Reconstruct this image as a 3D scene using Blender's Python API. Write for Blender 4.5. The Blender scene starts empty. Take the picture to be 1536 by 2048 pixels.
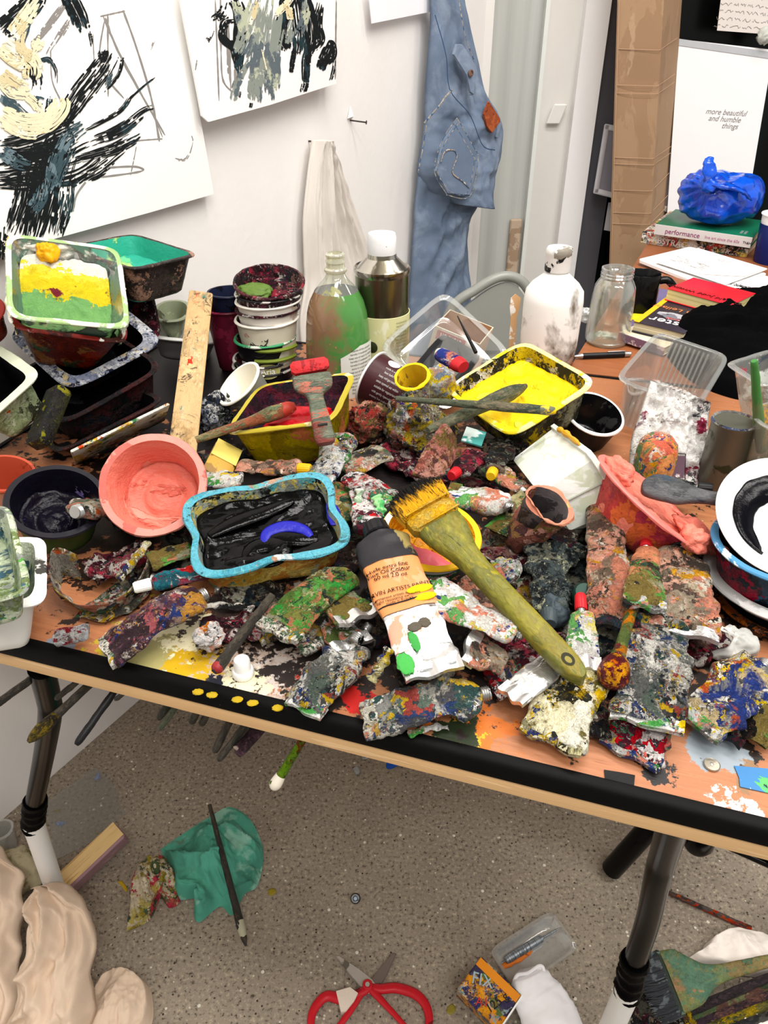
import bpy, bmesh, math, random, zlib
import numpy as np
from mathutils import Vector, Matrix, noise, kdtree

# ---------------------------------------------------------------- camera, light, exposure
S = bpy.context.scene
COL = S.collection
FPX, CX, CY = 1500.0, 768.0, 1024.0
PITCH = math.radians(33.0)
CAMP = Vector((0, 0, 1.22))
cam = bpy.data.objects.new('camera', bpy.data.cameras.new('camera'))
COL.objects.link(cam)
cam.location = CAMP
cam.rotation_euler = (math.radians(90) - PITCH, 0, 0)
cam.data.sensor_fit = 'VERTICAL'
cam.data.sensor_height = 36.0
cam.data.lens = FPX / 2048 * 36.0
cam.data.clip_start = 0.02
S.camera = cam
S.view_settings.view_transform = 'Standard'
S.view_settings.look = 'None'
S.view_settings.gamma = 1.0
S.view_settings.use_curve_mapping = False
S.view_settings.exposure = 0.25
wd = bpy.data.worlds.new('world'); S.world = wd; wd.use_nodes = True
wd.node_tree.nodes['Background'].inputs[0].default_value = (1.0, 0.97, 0.94, 1)
wd.node_tree.nodes['Background'].inputs[1].default_value = 0.50

def ceiling_or_fill_lamp(x, y, rz, watts, sx=1.2, sy=0.3):
    l = bpy.data.lights.new('ceiling_or_fill_light', 'AREA')
    l.shape = 'RECTANGLE'; l.size = sx; l.size_y = sy; l.energy = watts
    l.color = (1.0, 0.965, 0.92)
    o = bpy.data.objects.new('ceiling_or_fill_light', l); COL.objects.link(o)
    o.location = (x, y, 2.78); o.rotation_euler = (0, 0, rz)
ceiling_or_fill_lamp(0.55, 1.05, -0.3, 26)
ceiling_or_fill_lamp(0.30, 0.05, -0.3, 24)
ceiling_or_fill_lamp(1.5, 0.1, -0.3, 20)
ceiling_or_fill_lamp(1.5, 1.7, -0.3, 10)
ceiling_or_fill_lamp(0.2, -1.1, -0.3, 24)  # added fill behind the camera, brightens the floor under the table
ceiling_or_fill_lamp(1.6, -1.1, -0.3, 14)  # second added fill behind the camera, for the same floor

# ---------------------------------------------------------------- pixel <-> world (pinhole of the camera above)
T = 0.74
SP, CP = math.sin(PITCH), math.cos(PITCH)
def ray(px, py):
    x = (px - CX) / FPX; y = -(py - CY) / FPX
    return Vector((x, y * SP + CP, y * CP - SP))
def at(px, py, z):
    d = ray(px, py); return CAMP + d * ((z - CAMP.z) / d.z)
def tab(px, py, hh=0.0): return at(px, py, T + hh)
def onplane(px, py, p0, n):
    d = ray(px, py); return CAMP + d * ((p0 - CAMP).dot(n) / d.dot(n))
def depth(p): return (p - CAMP).dot(Vector((0, CP, -SP)))
def mpp(p): return depth(p) / FPX
def proj(p):
    v = p - CAMP; z = v.y * CP - v.z * SP; y = v.y * SP + v.z * CP
    return (CX + v.x / z * FPX, CY - y / z * FPX)
def up(p0, py):
    """height over p0 that shows at image row py"""
    lo, hi = -0.5, 1.1
    for _ in range(40):
        m = (lo + hi) / 2
        if proj(p0 + Vector((0, 0, m)))[1] > py: lo = m
        else: hi = m
    return lo
UP = Vector((0, 0, 1))
def basis(o, x, z):
    z = z.normalized(); x = (x - z * x.dot(z)).normalized(); y = z.cross(x)
    m = Matrix((x, y, z)).transposed().to_4x4(); m.translation = o; return m
def along(o, x, z):
    """frame whose X axis is exactly x, Z as near z as it can be"""
    x = x.normalized(); return basis(o, x, z - x * z.dot(x))
def flat(px, py, hh=0.0, yaw=0.0):
    """frame standing upright on the table at a pixel"""
    return Matrix.Translation(tab(px, py, hh)) @ Matrix.Rotation(math.radians(yaw), 4, 'Z')
def disc(px, py, z, ratio, ang, yaw=0.0):
    """frame whose Z axis shows a circle with this minor/major ratio, its axis pointing along the image angle"""
    p = at(px, py, z); e = (CAMP - p).normalized()
    r = Vector((1, 0, 0)); r = (r - e * r.dot(e)).normalized(); u = e.cross(r)
    a = math.radians(ang); s = math.sqrt(max(0, 1 - ratio * ratio))
    n = e * ratio + (r * math.cos(a) + u * math.sin(a)) * s
    return basis(p, Vector((1, 0, 0)), n) @ Matrix.Rotation(math.radians(yaw), 4, 'Z')
def quad(pxs, z, wt=0.6, wz=1.0, tilt0=None, size=None):
    """least-squares rectangle in space whose corners show at four pixels: (frame, width, depth)"""
    P = np.array(pxs, float)
    c0 = at(float(P[:, 0].mean()), float(P[:, 1].mean()), z)
    w3 = [at(float(a), float(b), z) for a, b in P]
    x = (w3[1] - w3[0]) + (w3[2] - w3[3]); y = (w3[3] - w3[0]) + (w3[2] - w3[1])
    m0 = basis(c0, x, UP)
    if tilt0: m0 = m0 @ Matrix.Rotation(math.radians(tilt0[0]), 4, 'X') @ Matrix.Rotation(math.radians(tilt0[1]), 4, 'Y')
    sgn = np.array([[-1, -1], [1, -1], [1, 1], [-1, 1]]) * 0.5
    M0 = np.array(m0.to_3x3()); C0 = np.array(c0)
    def frame(q):
        ang = Vector(q[:3]); R = np.eye(3)
        if ang.length > 1e-9: R = np.array(Matrix.Rotation(ang.length, 3, ang.normalized()))
        return M0 @ R, C0 + q[3:6] * 0.1
    def res(q):
        R, c = frame(q); out = []
        for (a, b), t in zip(sgn, P):
            p = proj(Vector(c + R @ np.array([a * q[6], b * q[7], 0]))); out += [(p[0] - t[0]) / 6, (p[1] - t[1]) / 6]
        out += [q[0] * wt * 2, q[1] * wt * 2, (c[2] - z) * 100 * wz]
        if size: out += [(abs(q[6]) / size[0] - 1) * 6, (abs(q[7]) / size[1] - 1) * 6]
        return np.array(out)
    q = np.array([0, 0, 0, 0, 0, 0, *(size or (x.length / 2, y.length / 2))])
    lam = 1e-2; r = res(q)
    for _ in range(120):
        J = np.array([(res(q + np.eye(8)[i] * 1e-5) - r) / 1e-5 for i in range(8)]).T
        d = np.linalg.solve(J.T @ J + lam * np.diag(np.diag(J.T @ J) + 1e-9), -J.T @ r)
        r2 = res(q + d)
        if r2 @ r2 < r @ r: q = q + d; r = r2; lam *= 0.5
        else: lam *= 3
    R, c = frame(q)
    m = Matrix(R.tolist()).to_4x4(); m.translation = Vector(c)
    return m, abs(q[6]), abs(q[7])

# ---------------------------------------------------------------- objects
def build(name, V, F, mats, mi=None, parent=None, frame=None, smooth=True, sharp=40):
    me = bpy.data.meshes.new(name); me.from_pydata([tuple(v) for v in V], [], F)
    for m in (mats if isinstance(mats, (list, tuple)) else [mats]): me.materials.append(m)
    if mi: me.polygons.foreach_set('material_index', mi)
    me.polygons.foreach_set('use_smooth', [smooth] * len(me.polygons))
    me.validate(); bm_ = bmesh.new(); bm_.from_mesh(me)
    if all(len(e.link_faces) == 2 for e in bm_.edges): bmesh.ops.recalc_face_normals(bm_, faces=bm_.faces); bm_.to_mesh(me)
    bm_.free(); me.update()
    if smooth and sharp: me.set_sharp_from_angle(angle=math.radians(sharp))
    o = bpy.data.objects.new(name, me); COL.objects.link(o)
    if frame is not None: o.matrix_world = frame
    if parent: o.parent = parent
    return o
def thing(name, label, cat, frame, group=None):
    o = bpy.data.objects.new(name, None); COL.objects.link(o); o.empty_display_size = 0.02
    o.matrix_world = frame; return tag(o, label, cat, group)
def tag(o, label, cat, group=None):
    o['label'] = label; o['category'] = cat
    if group: o['group'] = group
    return o
def struct(o): o['kind'] = 'structure'; return o
def crumple(o, amp, freq, seed=0, ridged=False, keep=None):
    me = o.data; me.update(); N = [v.normal.copy() for v in me.vertices]; off = Vector((seed * 7.13, seed * 3.7, seed * 1.9))
    for v, n in zip(me.vertices, N):
        if keep and keep(v.co): continue
        p = v.co * freq + off
        h = (noise.ridged_multi_fractal(p, 0.8, 2.1, 4, 1.0, 2.0) - 1.2) * 0.6 if ridged else noise.fractal(p, 0.8, 2.1, 4)
        v.co += n * (h * amp)
    me.update(); return o
def rest(o, z=T + 0.0008):
    """press what would sink into the surface flat against it"""
    m = o.matrix_world.copy(); inv = m.inverted()
    for v in o.data.vertices:
        w = m @ v.co
        if w.z < z: w.z = z + 0.0002 * random.random(); v.co = inv @ w
    o.data.update(); return o
def ringmesh(rings, cap0=True, cap1=True, closed=True):
    V = [p for r in rings for p in r]; n = len(rings[0]); F = []
    for i in range(len(rings) - 1):
        for j in range(n if closed else n - 1):
            k = (j + 1) % n
            F.append((i * n + j, i * n + k, (i + 1) * n + k, (i + 1) * n + j))
    if cap0: F.append(tuple(reversed(range(n))))
    if cap1: F.append(tuple(range((len(rings) - 1) * n, len(rings) * n)))
    return V, F
def join(*parts):
    V, F = [], []
    for v, f in parts:
        b = len(V); V += list(v); F += [tuple(i + b for i in q) for q in f]
    return V, F
def moved(vf, m): return [m @ Vector(v) for v in vf[0]], vf[1]
def box(a, b, c, bev=0.0, at_=(0, 0, 0)):
    """a box with chamfered edges, centred"""
    a, b, c = a / 2, b / 2, c / 2; e = min(bev, a, b, c)
    if e <= 0:
        rings = [[(-a, -b, z), (a, -b, z), (a, b, z), (-a, b, z)] for z in (-c, c)]
    else:
        def rr(x, y, z): return [(-x + e, -y, z), (x - e, -y, z), (x, -y + e, z), (x, y - e, z), (x - e, y, z), (-x + e, y, z), (-x, y - e, z), (-x, -y + e, z)]
        rings = [rr(a - e, b - e, -c), rr(a, b, -c + e), rr(a, b, c - e), rr(a - e, b - e, c)]
    V, F = ringmesh(rings)
    return [(x + at_[0], y + at_[1], z + at_[2]) for x, y, z in V], F
def circ(r, z, n=40): return [(r * math.cos(2 * math.pi * i / n), r * math.sin(2 * math.pi * i / n), z) for i in range(n)]
def lathe(prof, n=40, cap0=True, cap1=True): return ringmesh([circ(max(r, 1e-5), z, n) for r, z in prof], cap0, cap1)
def smoothline(pts, n):
    """Catmull-Rom resampling of points (any dimension)"""
    P = [Vector(p) for p in pts]
    if len(P) == 2: return [P[0].lerp(P[1], i / (n - 1)) for i in range(n)]
    out = []
    for i in range(n):
        t = i / (n - 1) * (len(P) - 1); k = min(int(t), len(P) - 2); f = t - k
        a, b, c, d = P[max(k - 1, 0)], P[k], P[k + 1], P[min(k + 2, len(P) - 1)]
        out.append(0.5 * ((2 * b) + (c - a) * f + (2 * a - 5 * b + 4 * c - d) * f * f + (3 * b - a - 3 * c + d) * f ** 3))
    return out
def pipe(pts, rad, n=12, flatten=1.0, updir=None):
    """swept tube through points; rad a number or a list"""
    P = [Vector(p) for p in pts]; R = rad if isinstance(rad, (list, tuple)) else [rad] * len(P); rings = []
    t0 = (P[1] - P[0]).normalized(); u = updir or (UP if abs(t0.z) < 0.9 else Vector((0, 1, 0)))
    for i, p in enumerate(P):
        t = (P[min(i + 1, len(P) - 1)] - P[max(i - 1, 0)]).normalized()
        a = (u - t * u.dot(t)).normalized(); b = a.cross(t); u = a
        rings.append([p + (a * math.sin(q) * flatten + b * math.cos(q)) * R[i] for q in (2 * math.pi * k / n for k in range(n))])
    return ringmesh(rings)
def ball(r, sub=3):
    """sphere as rings, poles capped"""
    m = 8 * sub; return lathe([(r * math.sin(math.pi * (i + 0.02) / (m + 0.04)), -r * math.cos(math.pi * (i + 0.02) / (m + 0.04))) for i in range(m + 1)], 12 * sub)

# ---------------------------------------------------------------- materials
def lin(h):
    if not isinstance(h, str): return (*h[:3], 1)
    h = h.lstrip('#'); c = [int(h[i:i + 2], 16) / 255 for i in (0, 2, 4)]
    return (*[(x / 12.92 if x <= 0.04045 else ((x + 0.055) / 1.055) ** 2.4) for x in c], 1)
_seed = [0]
class NT:
    def __init__(s, name):
        _seed[0] = zlib.crc32(name.encode()) % 99991
        s.m = bpy.data.materials.new(name); s.m.use_nodes = True; s.t = s.m.node_tree; s.t.nodes.clear()
        s.out = s.n('ShaderNodeOutputMaterial'); s.tc = None
    def n(s, typ, props=None, **inp):
        nd = s.t.nodes.new(typ)
        for k, v in (props or {}).items(): setattr(nd, k, v)
        for k, v in inp.items():
            key = int(k[1:]) if k[0] == 'i' and k[1:].isdigit() else k.replace('_', ' ')
            s.put(nd.inputs[key], v)
        return nd
    def put(s, sock, v):
        if isinstance(v, bpy.types.NodeSocket): s.t.links.new(v, sock)
        elif v is not None: sock.default_value = v
    def co(s, scale=(1, 1, 1), loc=(0, 0, 0), rot=(0, 0, 0), kind='Object'):
        if not s.tc: s.tc = s.n('ShaderNodeTexCoord')
        return s.n('ShaderNodeMapping', Vector=s.tc.outputs[kind], Scale=scale, Location=loc, Rotation=rot).outputs[0]
    def noise(s, vec, scale, detail=4, rough=0.6, dist=0.0): return s.n('ShaderNodeTexNoise', Vector=vec, Scale=scale, Detail=detail, Roughness=rough, Distortion=dist)
    def math(s, op, a, b=None, clamp=False): return s.n('ShaderNodeMath', {'operation': op, 'use_clamp': clamp}, i0=a, i1=b).outputs[0]
    def step(s, v, thr, soft=0.02): return s.n('ShaderNodeMapRange', i0=v, i1=thr - soft, i2=thr + soft, i3=0.0, i4=1.0).outputs[0]
    def mix(s, f, a, b): 
        nd = s.n('ShaderNodeMix', {'data_type': 'RGBA'}); s.put(nd.inputs[0], f); s.put(nd.inputs[6], a); s.put(nd.inputs[7], b); return nd.outputs[2]
    def ramp(s, v, cols, const=True):
        nd = s.n('ShaderNodeValToRGB', i0=v); r = nd.color_ramp; r.interpolation = 'CONSTANT' if const else 'LINEAR'
        while len(r.elements) < len(cols): r.elements.new(0.5)
        for i, (e, c) in enumerate(zip(r.elements, cols)): e.position = i / (len(cols) if const else len(cols) - 1); e.color = lin(c)
        return nd.outputs[0]
    def bsdf(s, col, rough=0.5, metal=0.0, bump=None, dist=0.002, strength=0.6, **kw):
        nrm = s.n('ShaderNodeBump', Strength=strength, Distance=dist, Height=bump).outputs[0] if bump is not None else None
        kw.setdefault('Specular_IOR_Level', .2); b = s.n('ShaderNodeBsdfPrincipled', Base_Color=col, Roughness=rough, Metallic=metal, **kw)
        if nrm: s.t.links.new(nrm, b.inputs['Normal'])
        return b
    def done(s, sh): s.t.links.new(sh.outputs[0] if hasattr(sh, 'outputs') else sh, s.out.inputs[0]); return s.m
def sd():
    _seed[0] += 1; r = random.Random(_seed[0]); return (r.uniform(-9, 9), r.uniform(-9, 9), r.uniform(-9, 9))
def thr(cover):
    """noise threshold above which this share of a surface lies"""
    c = min(max(cover, 0.005), 0.995); lo, hi = -4.0, 4.0
    for _ in range(40):
        m = (lo + hi) / 2
        if 0.5 * math.erfc(m / math.sqrt(2)) > c: lo = m
        else: hi = m
    return 0.5 + 0.115 * lo
def M(name, base, rough=0.5, metal=0.0, blobs=(), bs=40, bd=0.0012, bst=0.5, var=0.12, stretch=(1, 1, 1), coat=0.0, soft=0.012, warp=0.35, **kw):
    """a base colour with slight tone variation, paint blobs [(colour, scale, cover)] and fine relief"""
    s = NT(name); v = s.co(stretch, sd()); big = s.noise(v, 18, 3)
    c = lin(base); col = s.mix(big.outputs[0], [x * (1 - var) for x in c[:3]] + [1], [min(1, x * (1 + var)) for x in c[:3]] + [1])
    h = None
    for (bc, sc, cov) in blobs:
        v2 = s.co(stretch, sd()); nz = s.noise(v2, sc, 5, 0.62, warp); f = s.step(nz.outputs[0], thr(cov), soft)
        col = s.mix(f, col, lin(bc)); h = f if h is None else s.math('ADD', h, f)
    fine = s.noise(v, bs, 6, 0.62).outputs[0]
    bump = fine if h is None else s.math('ADD', s.math('MULTIPLY', h, 0.35), fine)
    return s.done(s.bsdf(col, rough, metal, bump, bd, bst, Coat_Weight=coat, **kw))
def mess(name, pal, scale=26,  rough=0.42, metal=0.0, stretch=(1, 1, 1), base=None, cover=0.5, bd=0.004, bst=0.75, speck=0.3):
    """thick dried paint of many colours: warped patches at three sizes, scraped over each other"""
    s = NT(name); v = s.co(stretch, sd())
    w = s.noise(v, scale * 1.1, 5, 0.65); wv = s.n('ShaderNodeVectorMath', {'operation': 'MULTIPLY_ADD'}, i0=w.outputs[1], i1=(2.6 / scale,) * 3, i2=v).outputs[0]
    rnd = random.Random(_seed[0]); p = list(pal)
    def vor(sc, cols):
        x = s.n('ShaderNodeTexVoronoi', Vector=wv, Scale=sc); y = s.n('ShaderNodeSeparateColor', i0=x.outputs['Color'])
        return s.ramp(y.outputs[0], cols), y.outputs[1]
    c1, h1 = vor(scale * 1.05, p); rnd.shuffle(p); c2, h2 = vor(scale * 2.9, p); rnd.shuffle(p); c3, h3 = vor(scale * 8, p)
    m2 = s.step(s.noise(v, scale * 1.3, 6, 0.7, 0.6).outputs[0], 0.5, 0.03); m3 = s.step(s.noise(s.co(stretch, sd()), scale * 1.9, 6, 0.75, 0.5).outputs[0], thr(speck), 0.03)
    col = s.mix(m3, s.mix(m2, c1, c2), c3)
    fine = s.noise(wv, scale * 5, 6, 0.72).outputs[0]
    tone = s.noise(wv, scale * 3.2, 5, 0.7, 0.8).outputs[0]
    hs = s.n('ShaderNodeHueSaturation', Saturation=1.06, Value=s.n('ShaderNodeMapRange', i0=tone, i1=0.3, i2=0.7, i3=0.50, i4=1.22).outputs[0], Color=col).outputs[0]
    f = None
    if base is not None:
        f = s.step(s.noise(s.co(stretch, sd()), scale * 0.8, 6, 0.65, 0.4).outputs[0], thr(cover), 0.02); hs = s.mix(f, lin(base), hs)
    gv = s.co((stretch[0] * .45, stretch[1], stretch[2]), sd()); grime = s.step(s.noise(gv, scale * 4.2, 8, 0.8, 1.4).outputs[0], thr(.19), 0.015); hs = s.mix(s.math('MULTIPLY', grime, .8), hs, lin('#1d1b18'))
    pale = s.step(s.noise(s.co((stretch[0] * .6, stretch[1], stretch[2]), sd()), scale * 6, 7, 0.78, .8).outputs[0], thr(.05), 0.012); hs = s.mix(s.math('MULTIPLY', pale, .85), hs, lin('#e6e2d6'))
    bump = s.math('ADD', s.math('ADD', s.math('MULTIPLY', fine, 1.1), s.math('MULTIPLY', m2, 0.35)), s.math('ADD', s.math('MULTIPLY', m3, 0.3), s.math('MULTIPLY', tone, 0.8)))
    mt = metal if f is None else s.math('MULTIPLY', s.math('SUBTRACT', 1.0, f), metal)
    rg = s.n('ShaderNodeMapRange', i0=tone, i1=0.3, i2=0.7, i3=rough * .55, i4=rough * 1.15).outputs[0]; return s.done(s.bsdf(hs, rg, mt, bump, bd, min(1, bst * 1.25)))
def clear(name, tint=(0.93, 0.95, 0.94), gloss=0.06, rough=0.08, haze=0.0, blobs=(), edge=0.5):
    """thin clear plastic or glass: passes light straight through, reflects at grazing angles, with paint stains"""
    s = NT(name); lw = s.n('ShaderNodeLayerWeight', Blend=0.25)
    f = s.math('ADD', s.math('MULTIPLY', lw.outputs[1], edge), gloss, True)
    tr = s.n('ShaderNodeBsdfTransparent', Color=(*tint, 1)); gl = s.n('ShaderNodeBsdfGlossy', Color=(0.95, 0.95, 0.95, 1), Roughness=rough)
    sh = s.n('ShaderNodeMixShader', i0=f, i1=tr.outputs[0], i2=gl.outputs[0]).outputs[0]
    if haze: sh = s.n('ShaderNodeMixShader', i0=haze, i1=sh, i2=s.n('ShaderNodeBsdfDiffuse', Color=(0.8, 0.82, 0.8, 1)).outputs[0]).outputs[0]
    for (c, sc, cov) in blobs:
        nz = s.noise(s.co((1, 1, 1), sd()), sc, 5, 0.62, 0.3); k = s.step(nz.outputs[0], thr(cov), 0.02)
        sh = s.n('ShaderNodeMixShader', i0=k, i1=sh, i2=s.n('ShaderNodeBsdfPrincipled', Base_Color=lin(c), Roughness=0.5).outputs[0]).outputs[0]
    return s.done(sh)

PAL = dict(
    multi=['#6d6a60', '#2a2a2a', '#dcd9cc', '#b8963c', '#cf8a74', '#4a6a4c', '#6a2f38', '#34406a', '#b9b3a0', '#f0ede2', '#857a60', '#c4603a', '#222224', '#9a958a', '#c8c4b4', '#5a5850', '#e4e0d4', '#7a7666', '#45443f', '#a8a080'],
    wine=['#3a1420', '#5a2030', '#1d1216', '#7a3a45', '#8a6a60', '#2a2a30', '#b04050', '#1a1012', '#d0c8c0'],
    salmon=['#dc9a86', '#cf8a76', '#c4b49c', '#776a5a', '#e4b4a0', '#d09a3c', '#5a4a42', '#ddd5c5', '#3a342e', '#d89078', '#d4a08c', '#a89a86', '#e0a690', '#8a7464'],
    green=['#5a7a3a', '#3f9a45', '#8a8a4a', '#2c4a3a', '#c9c090', '#7a6a3a', '#d08a6a', '#9a9a80', '#2a2a26', '#62a850'],
    white=['#f4f2ec', '#ffffff', '#e8e2d0', '#e0907a', '#e8c830', '#50a050', '#3a4a8a', '#c8c8c8', '#f4f4f0', '#8a8a86', '#2a2a2a'],
    dark=['#141416', '#262424', '#33231f', '#4a4a40', '#1c2a33', '#7a6a5a', '#451a28', '#0c0c0e', '#141412', '#9a9a8a'],
    plum=['#5a3a48', '#7a5060', '#43303a', '#8a6a70', '#a08878', '#3a2a30', '#c06a70', '#d09a50', '#e0d8cc', '#30407a'],
    slate=['#3a4448', '#2c3438', '#4c585a', '#d8dcb8', '#22282a', '#6a7470', '#8a8a7a', '#1c2022'],
    grey=['#8a8a86', '#6a6c6a', '#3a3c3e', '#d8d6ce', '#2f4a48', '#b8b4a8', '#c9a83c', '#4a4a4c', '#e8e6de', '#9a4a44', '#5c6a60', '#23262a', '#a8a69e', '#30406a', '#767872'],
    ywb=['#f0ece0', '#e8c820', '#2c3c7a', '#d8d4c8', '#8a8a84', '#c8b48c', '#f4f0e6', '#4a4a48', '#b85a3a', '#d8b428', '#a8a498', '#2a2c30'],
    wsp=['#f4f2ec', '#ffffff', '#e8d23c', '#e09078', '#f0eee6', '#f4f2ee', '#6aa860', '#dcd8d0', '#e8d87a', '#3a4a8a', '#f6f4f0', '#e6a890'],
    cream=['#ece4c0', '#e4dca8', '#2a2a22', '#b89a20', '#d8b020', '#f4f0dc', '#6a6030', '#f0ead0', '#30386a', '#8a8468'],
    pink=['#b06a5c', '#8a5448', '#c9867a', '#6a4438', '#a07a50', '#5a3a3a', '#d09a8a', '#7a6a3a'],
    redw=['#d8202a', '#f4f0ec', '#e8e0dc', '#b01a28', '#3a3a3e', '#e07a70', '#222226', '#5a2030', '#ffffff', '#4a8a6a'],
    silver=['#d8d8d8', '#bcbcbc', '#f0f0f0', '#8a8a8a', '#c9a23a', '#5a6a3a', '#e0907a', '#2a2a2a'])
SILVER = M('bare_foil', '#d4d4d2', 0.28, 0.9, bs=60, bd=0.0015, blobs=[('#f2f2ee', 22, 0.25), ('#3a3a38', 30, 0.06)])
WHITE = M('white_plastic', '#f1f0ec', 0.35, var=0.03, bst=0.15)
BLACKP = M('black_plastic', '#161617', 0.4, var=0.2)
INK = M('printed_ink', '#1c1c20', 0.7, var=0.0, bst=0.05)
WINK = M('white_print', '#f0efec', 0.6, var=0.0, bst=0.05)

def text(name, s, size, mat, parent=None, frame=None, wrap=None, ext=0.0003, shear=0.0, align='CENTER', sx=1.0):
    cu = bpy.data.curves.new(name, 'FONT'); cu.body = s; cu.size = size; cu.extrude = ext; cu.align_x = align; cu.align_y = 'CENTER'; cu.shear = shear; cu.space_line = 0.85
    t = bpy.data.objects.new(name, cu); COL.objects.link(t)
    me = bpy.data.meshes.new_from_object(t)
    bpy.data.objects.remove(t)
    V = [Vector((v.co.x * sx, v.co.y, v.co.z)) for v in me.vertices]; F = [tuple(p.vertices) for p in me.polygons]
    if wrap: V = [wrap(v) for v in V]
    return build(name, V, F, mat, parent=parent, frame=frame, smooth=False)
def around(r, a0=0.0, z0=0.0, taper=0.0):
    """wrap x,y onto a cylinder about Z facing -Y (a0 turns it)"""
    def f(v):
        rr = r + taper * (v.y + z0); a = -math.pi / 2 + a0 + v.x / rr
        return Vector(((rr + 0.0004 + v.z) * math.cos(a), (rr + 0.0004 + v.z) * math.sin(a), v.y + z0))
    return f

# ---------------------------------------------------------------- the room
WD = Vector((0.509, 0.861, 0)).normalized(); WN = Vector((0.861, -0.509, 0)).normalized()   # wall direction and inward normal
W0 = Vector((-0.701, 0.841, 0))
def wall(px, py, off=0.0): return onplane(px, py, W0 + WN * off, WN)
wall_paint = M('white_wall_paint', '#efece9', 0.55, var=0.02, bs=60, bd=0.0015, bst=0.4, blobs=[('#3a3a3a', 34, 0.0012)])
low_wall = M('white_wall_paint_splashed', '#e6e2dd', 0.55, var=0.03, bs=16, bd=0.004, bst=0.4, blobs=[('#2a2a2a', 26, 0.012)])
def slab(p, q, z0, z1, th, back):
    """an upright slab from p to q (thickness th towards back)"""
    d = (q - p); d.z = 0; b = back.normalized() * th
    P = [p, q, q + b, p + b]
    V = [(a.x, a.y, z) for z in (z0, z1) for a in P]
    return V, [(0, 1, 2, 3), (7, 6, 5, 4), (0, 4, 5, 1), (1, 5, 6, 2), (2, 6, 7, 3), (3, 7, 4, 0)]
WE = W0 + WD * 1.94
ZC = 2.95
struct(build('wall_left', *slab(W0 - WD * 2.4, WE, 0.0, ZC, 0.12, -WN), wall_paint, smooth=False))
s = NT('concrete_floor'); v = s.co((1, 1, 1), (0, 0, 0))
col = s.mix(s.step(s.noise(v, 5, 6, 0.6).outputs[0], 0.5, 0.2), lin('#81766a'), lin('#988d7d'))
fl = s.noise(v, 160, 4, 0.7)
col = s.mix(s.step(fl.outputs[0], 0.60, 0.05), col, lin('#aea28c')); col = s.mix(s.step(fl.outputs[0], 0.40, 0.05), lin('#4c4337'), col)
vo = s.n('ShaderNodeTexVoronoi', Vector=v, Scale=125.0); pick = s.n('ShaderNodeSeparateColor', i0=vo.outputs['Color'])
def speck(lo, hi, size, c, colr):
    a = s.math('MULTIPLY', s.math('GREATER_THAN', pick.outputs[0], lo), s.math('LESS_THAN', pick.outputs[0], hi))
    return s.mix(s.math('MULTIPLY', a, s.math('LESS_THAN', vo.outputs['Distance'], size)), c, lin(colr))
col = speck(0.0, 0.08, 0.20, col, '#c8c2b0'); col = speck(0.3, 0.42, 0.2, col, '#38322a'); col = speck(0.7, 0.712, 0.32, col, '#d0cdbc')
sp = s.noise(s.co((1, 1, 1), (4, 2, 1)), 9, 6, 0.7); col = s.mix(s.step(sp.outputs[0], 0.735, 0.01), col, lin('#dcdcd6'))
sp = s.noise(s.co((1, 1, 1), (14, 7, 1)), 11, 5, 0.65); col = s.mix(s.step(sp.outputs[0], 0.75, 0.01), col, lin('#7a8a9a'))
FLOORM = s.done(s.bsdf(col, 0.75, 0, fl.outputs[0], 0.0015, 0.5))
def rect(x0, y0, x1, y1, z): return [(x0, y0, z), (x1, y0, z), (x1, y1, z), (x0, y1, z)], [(0, 1, 2, 3)]
struct(build('floor', *box(6.4, 5.6, 0.1, at_=(0.6, 1.0, -0.05)), FLOORM, smooth=False))
struct(build('ceiling', *box(6.4, 5.6, 0.1, at_=(0.6, 1.0, ZC + 0.05)), M('ceiling_paint', '#eeece8', 0.8, var=0.02), smooth=False))
BY = 2.62
def bx(px, py=300, y=BY):
    d = ray(px, py); return d.x / d.y * y
grey_panel = NT('grey_metal_panel'); v = grey_panel.co((9, 1, 0.25), sd())
GREY = grey_panel.done(grey_panel.bsdf(grey_panel.mix(grey_panel.noise(v, 3, 3).outputs[0], lin('#a9aca8'), lin('#d4d6d2')), 0.35, 0.15))  # pale and dark upright streaks put the metal's reflections into its colour
frame_white = M('frame_white_paint', '#dedbd6', 0.5, var=0.03, blobs=[('#3a3a3a', 60, 0.006)])
frame_bright = M('frame_bright_paint', '#f4f4f4', 0.45, var=0.01)
frame_grey = M('frame_grey_side', '#62626a', 0.5, var=0.05)
def post(name, xa, xb, ya, yb, mats):
    V = [(x, y, z) for z in (0, ZC) for x, y in ((xa, ya), (xb, ya), (xb, yb), (xa, yb))]
    F = [(0, 4, 5, 1), (1, 5, 6, 2), (2, 6, 7, 3), (3, 7, 4, 0), (0, 1, 2, 3), (7, 6, 5, 4)]
    return struct(build(name, V, [tuple(reversed(f)) for f in F], mats, smooth=False))
xA, xB, xC, xD = bx(958), bx(1068), bx(1128), bx(1172)
post('wall_back', WE.x - 0.04, xB, BY, BY + 0.1, GREY)
post('trim_1', WE.x - 0.015, WE.x + 0.02, WE.y - 0.005, BY + 0.02, frame_white)
post('trim_2', xB, xC, BY - 0.03, BY + 0.1, frame_white)
post('trim_3', xB - 0.012, xB, BY - 0.036, BY + 0.1, M('frame_edge_paint', '#e4e8e4', 0.4, var=0.02))
post('trim_4', xC, xD, BY - 0.07, BY + 0.1, frame_bright)
post('trim_5', xD, xD + 0.085, BY - 0.02, BY + 0.1, frame_grey)
s = NT('dark_window_glass'); v = s.co((1, 1, 0.15), (3.1, 0, 0)); nz = s.noise(v, 3.2, 2)
GL = s.done(s.bsdf(s.mix(s.step(nz.outputs[0], 0.52, 0.09), lin('#050606'), lin('#0c2322')), 0.25))
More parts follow.
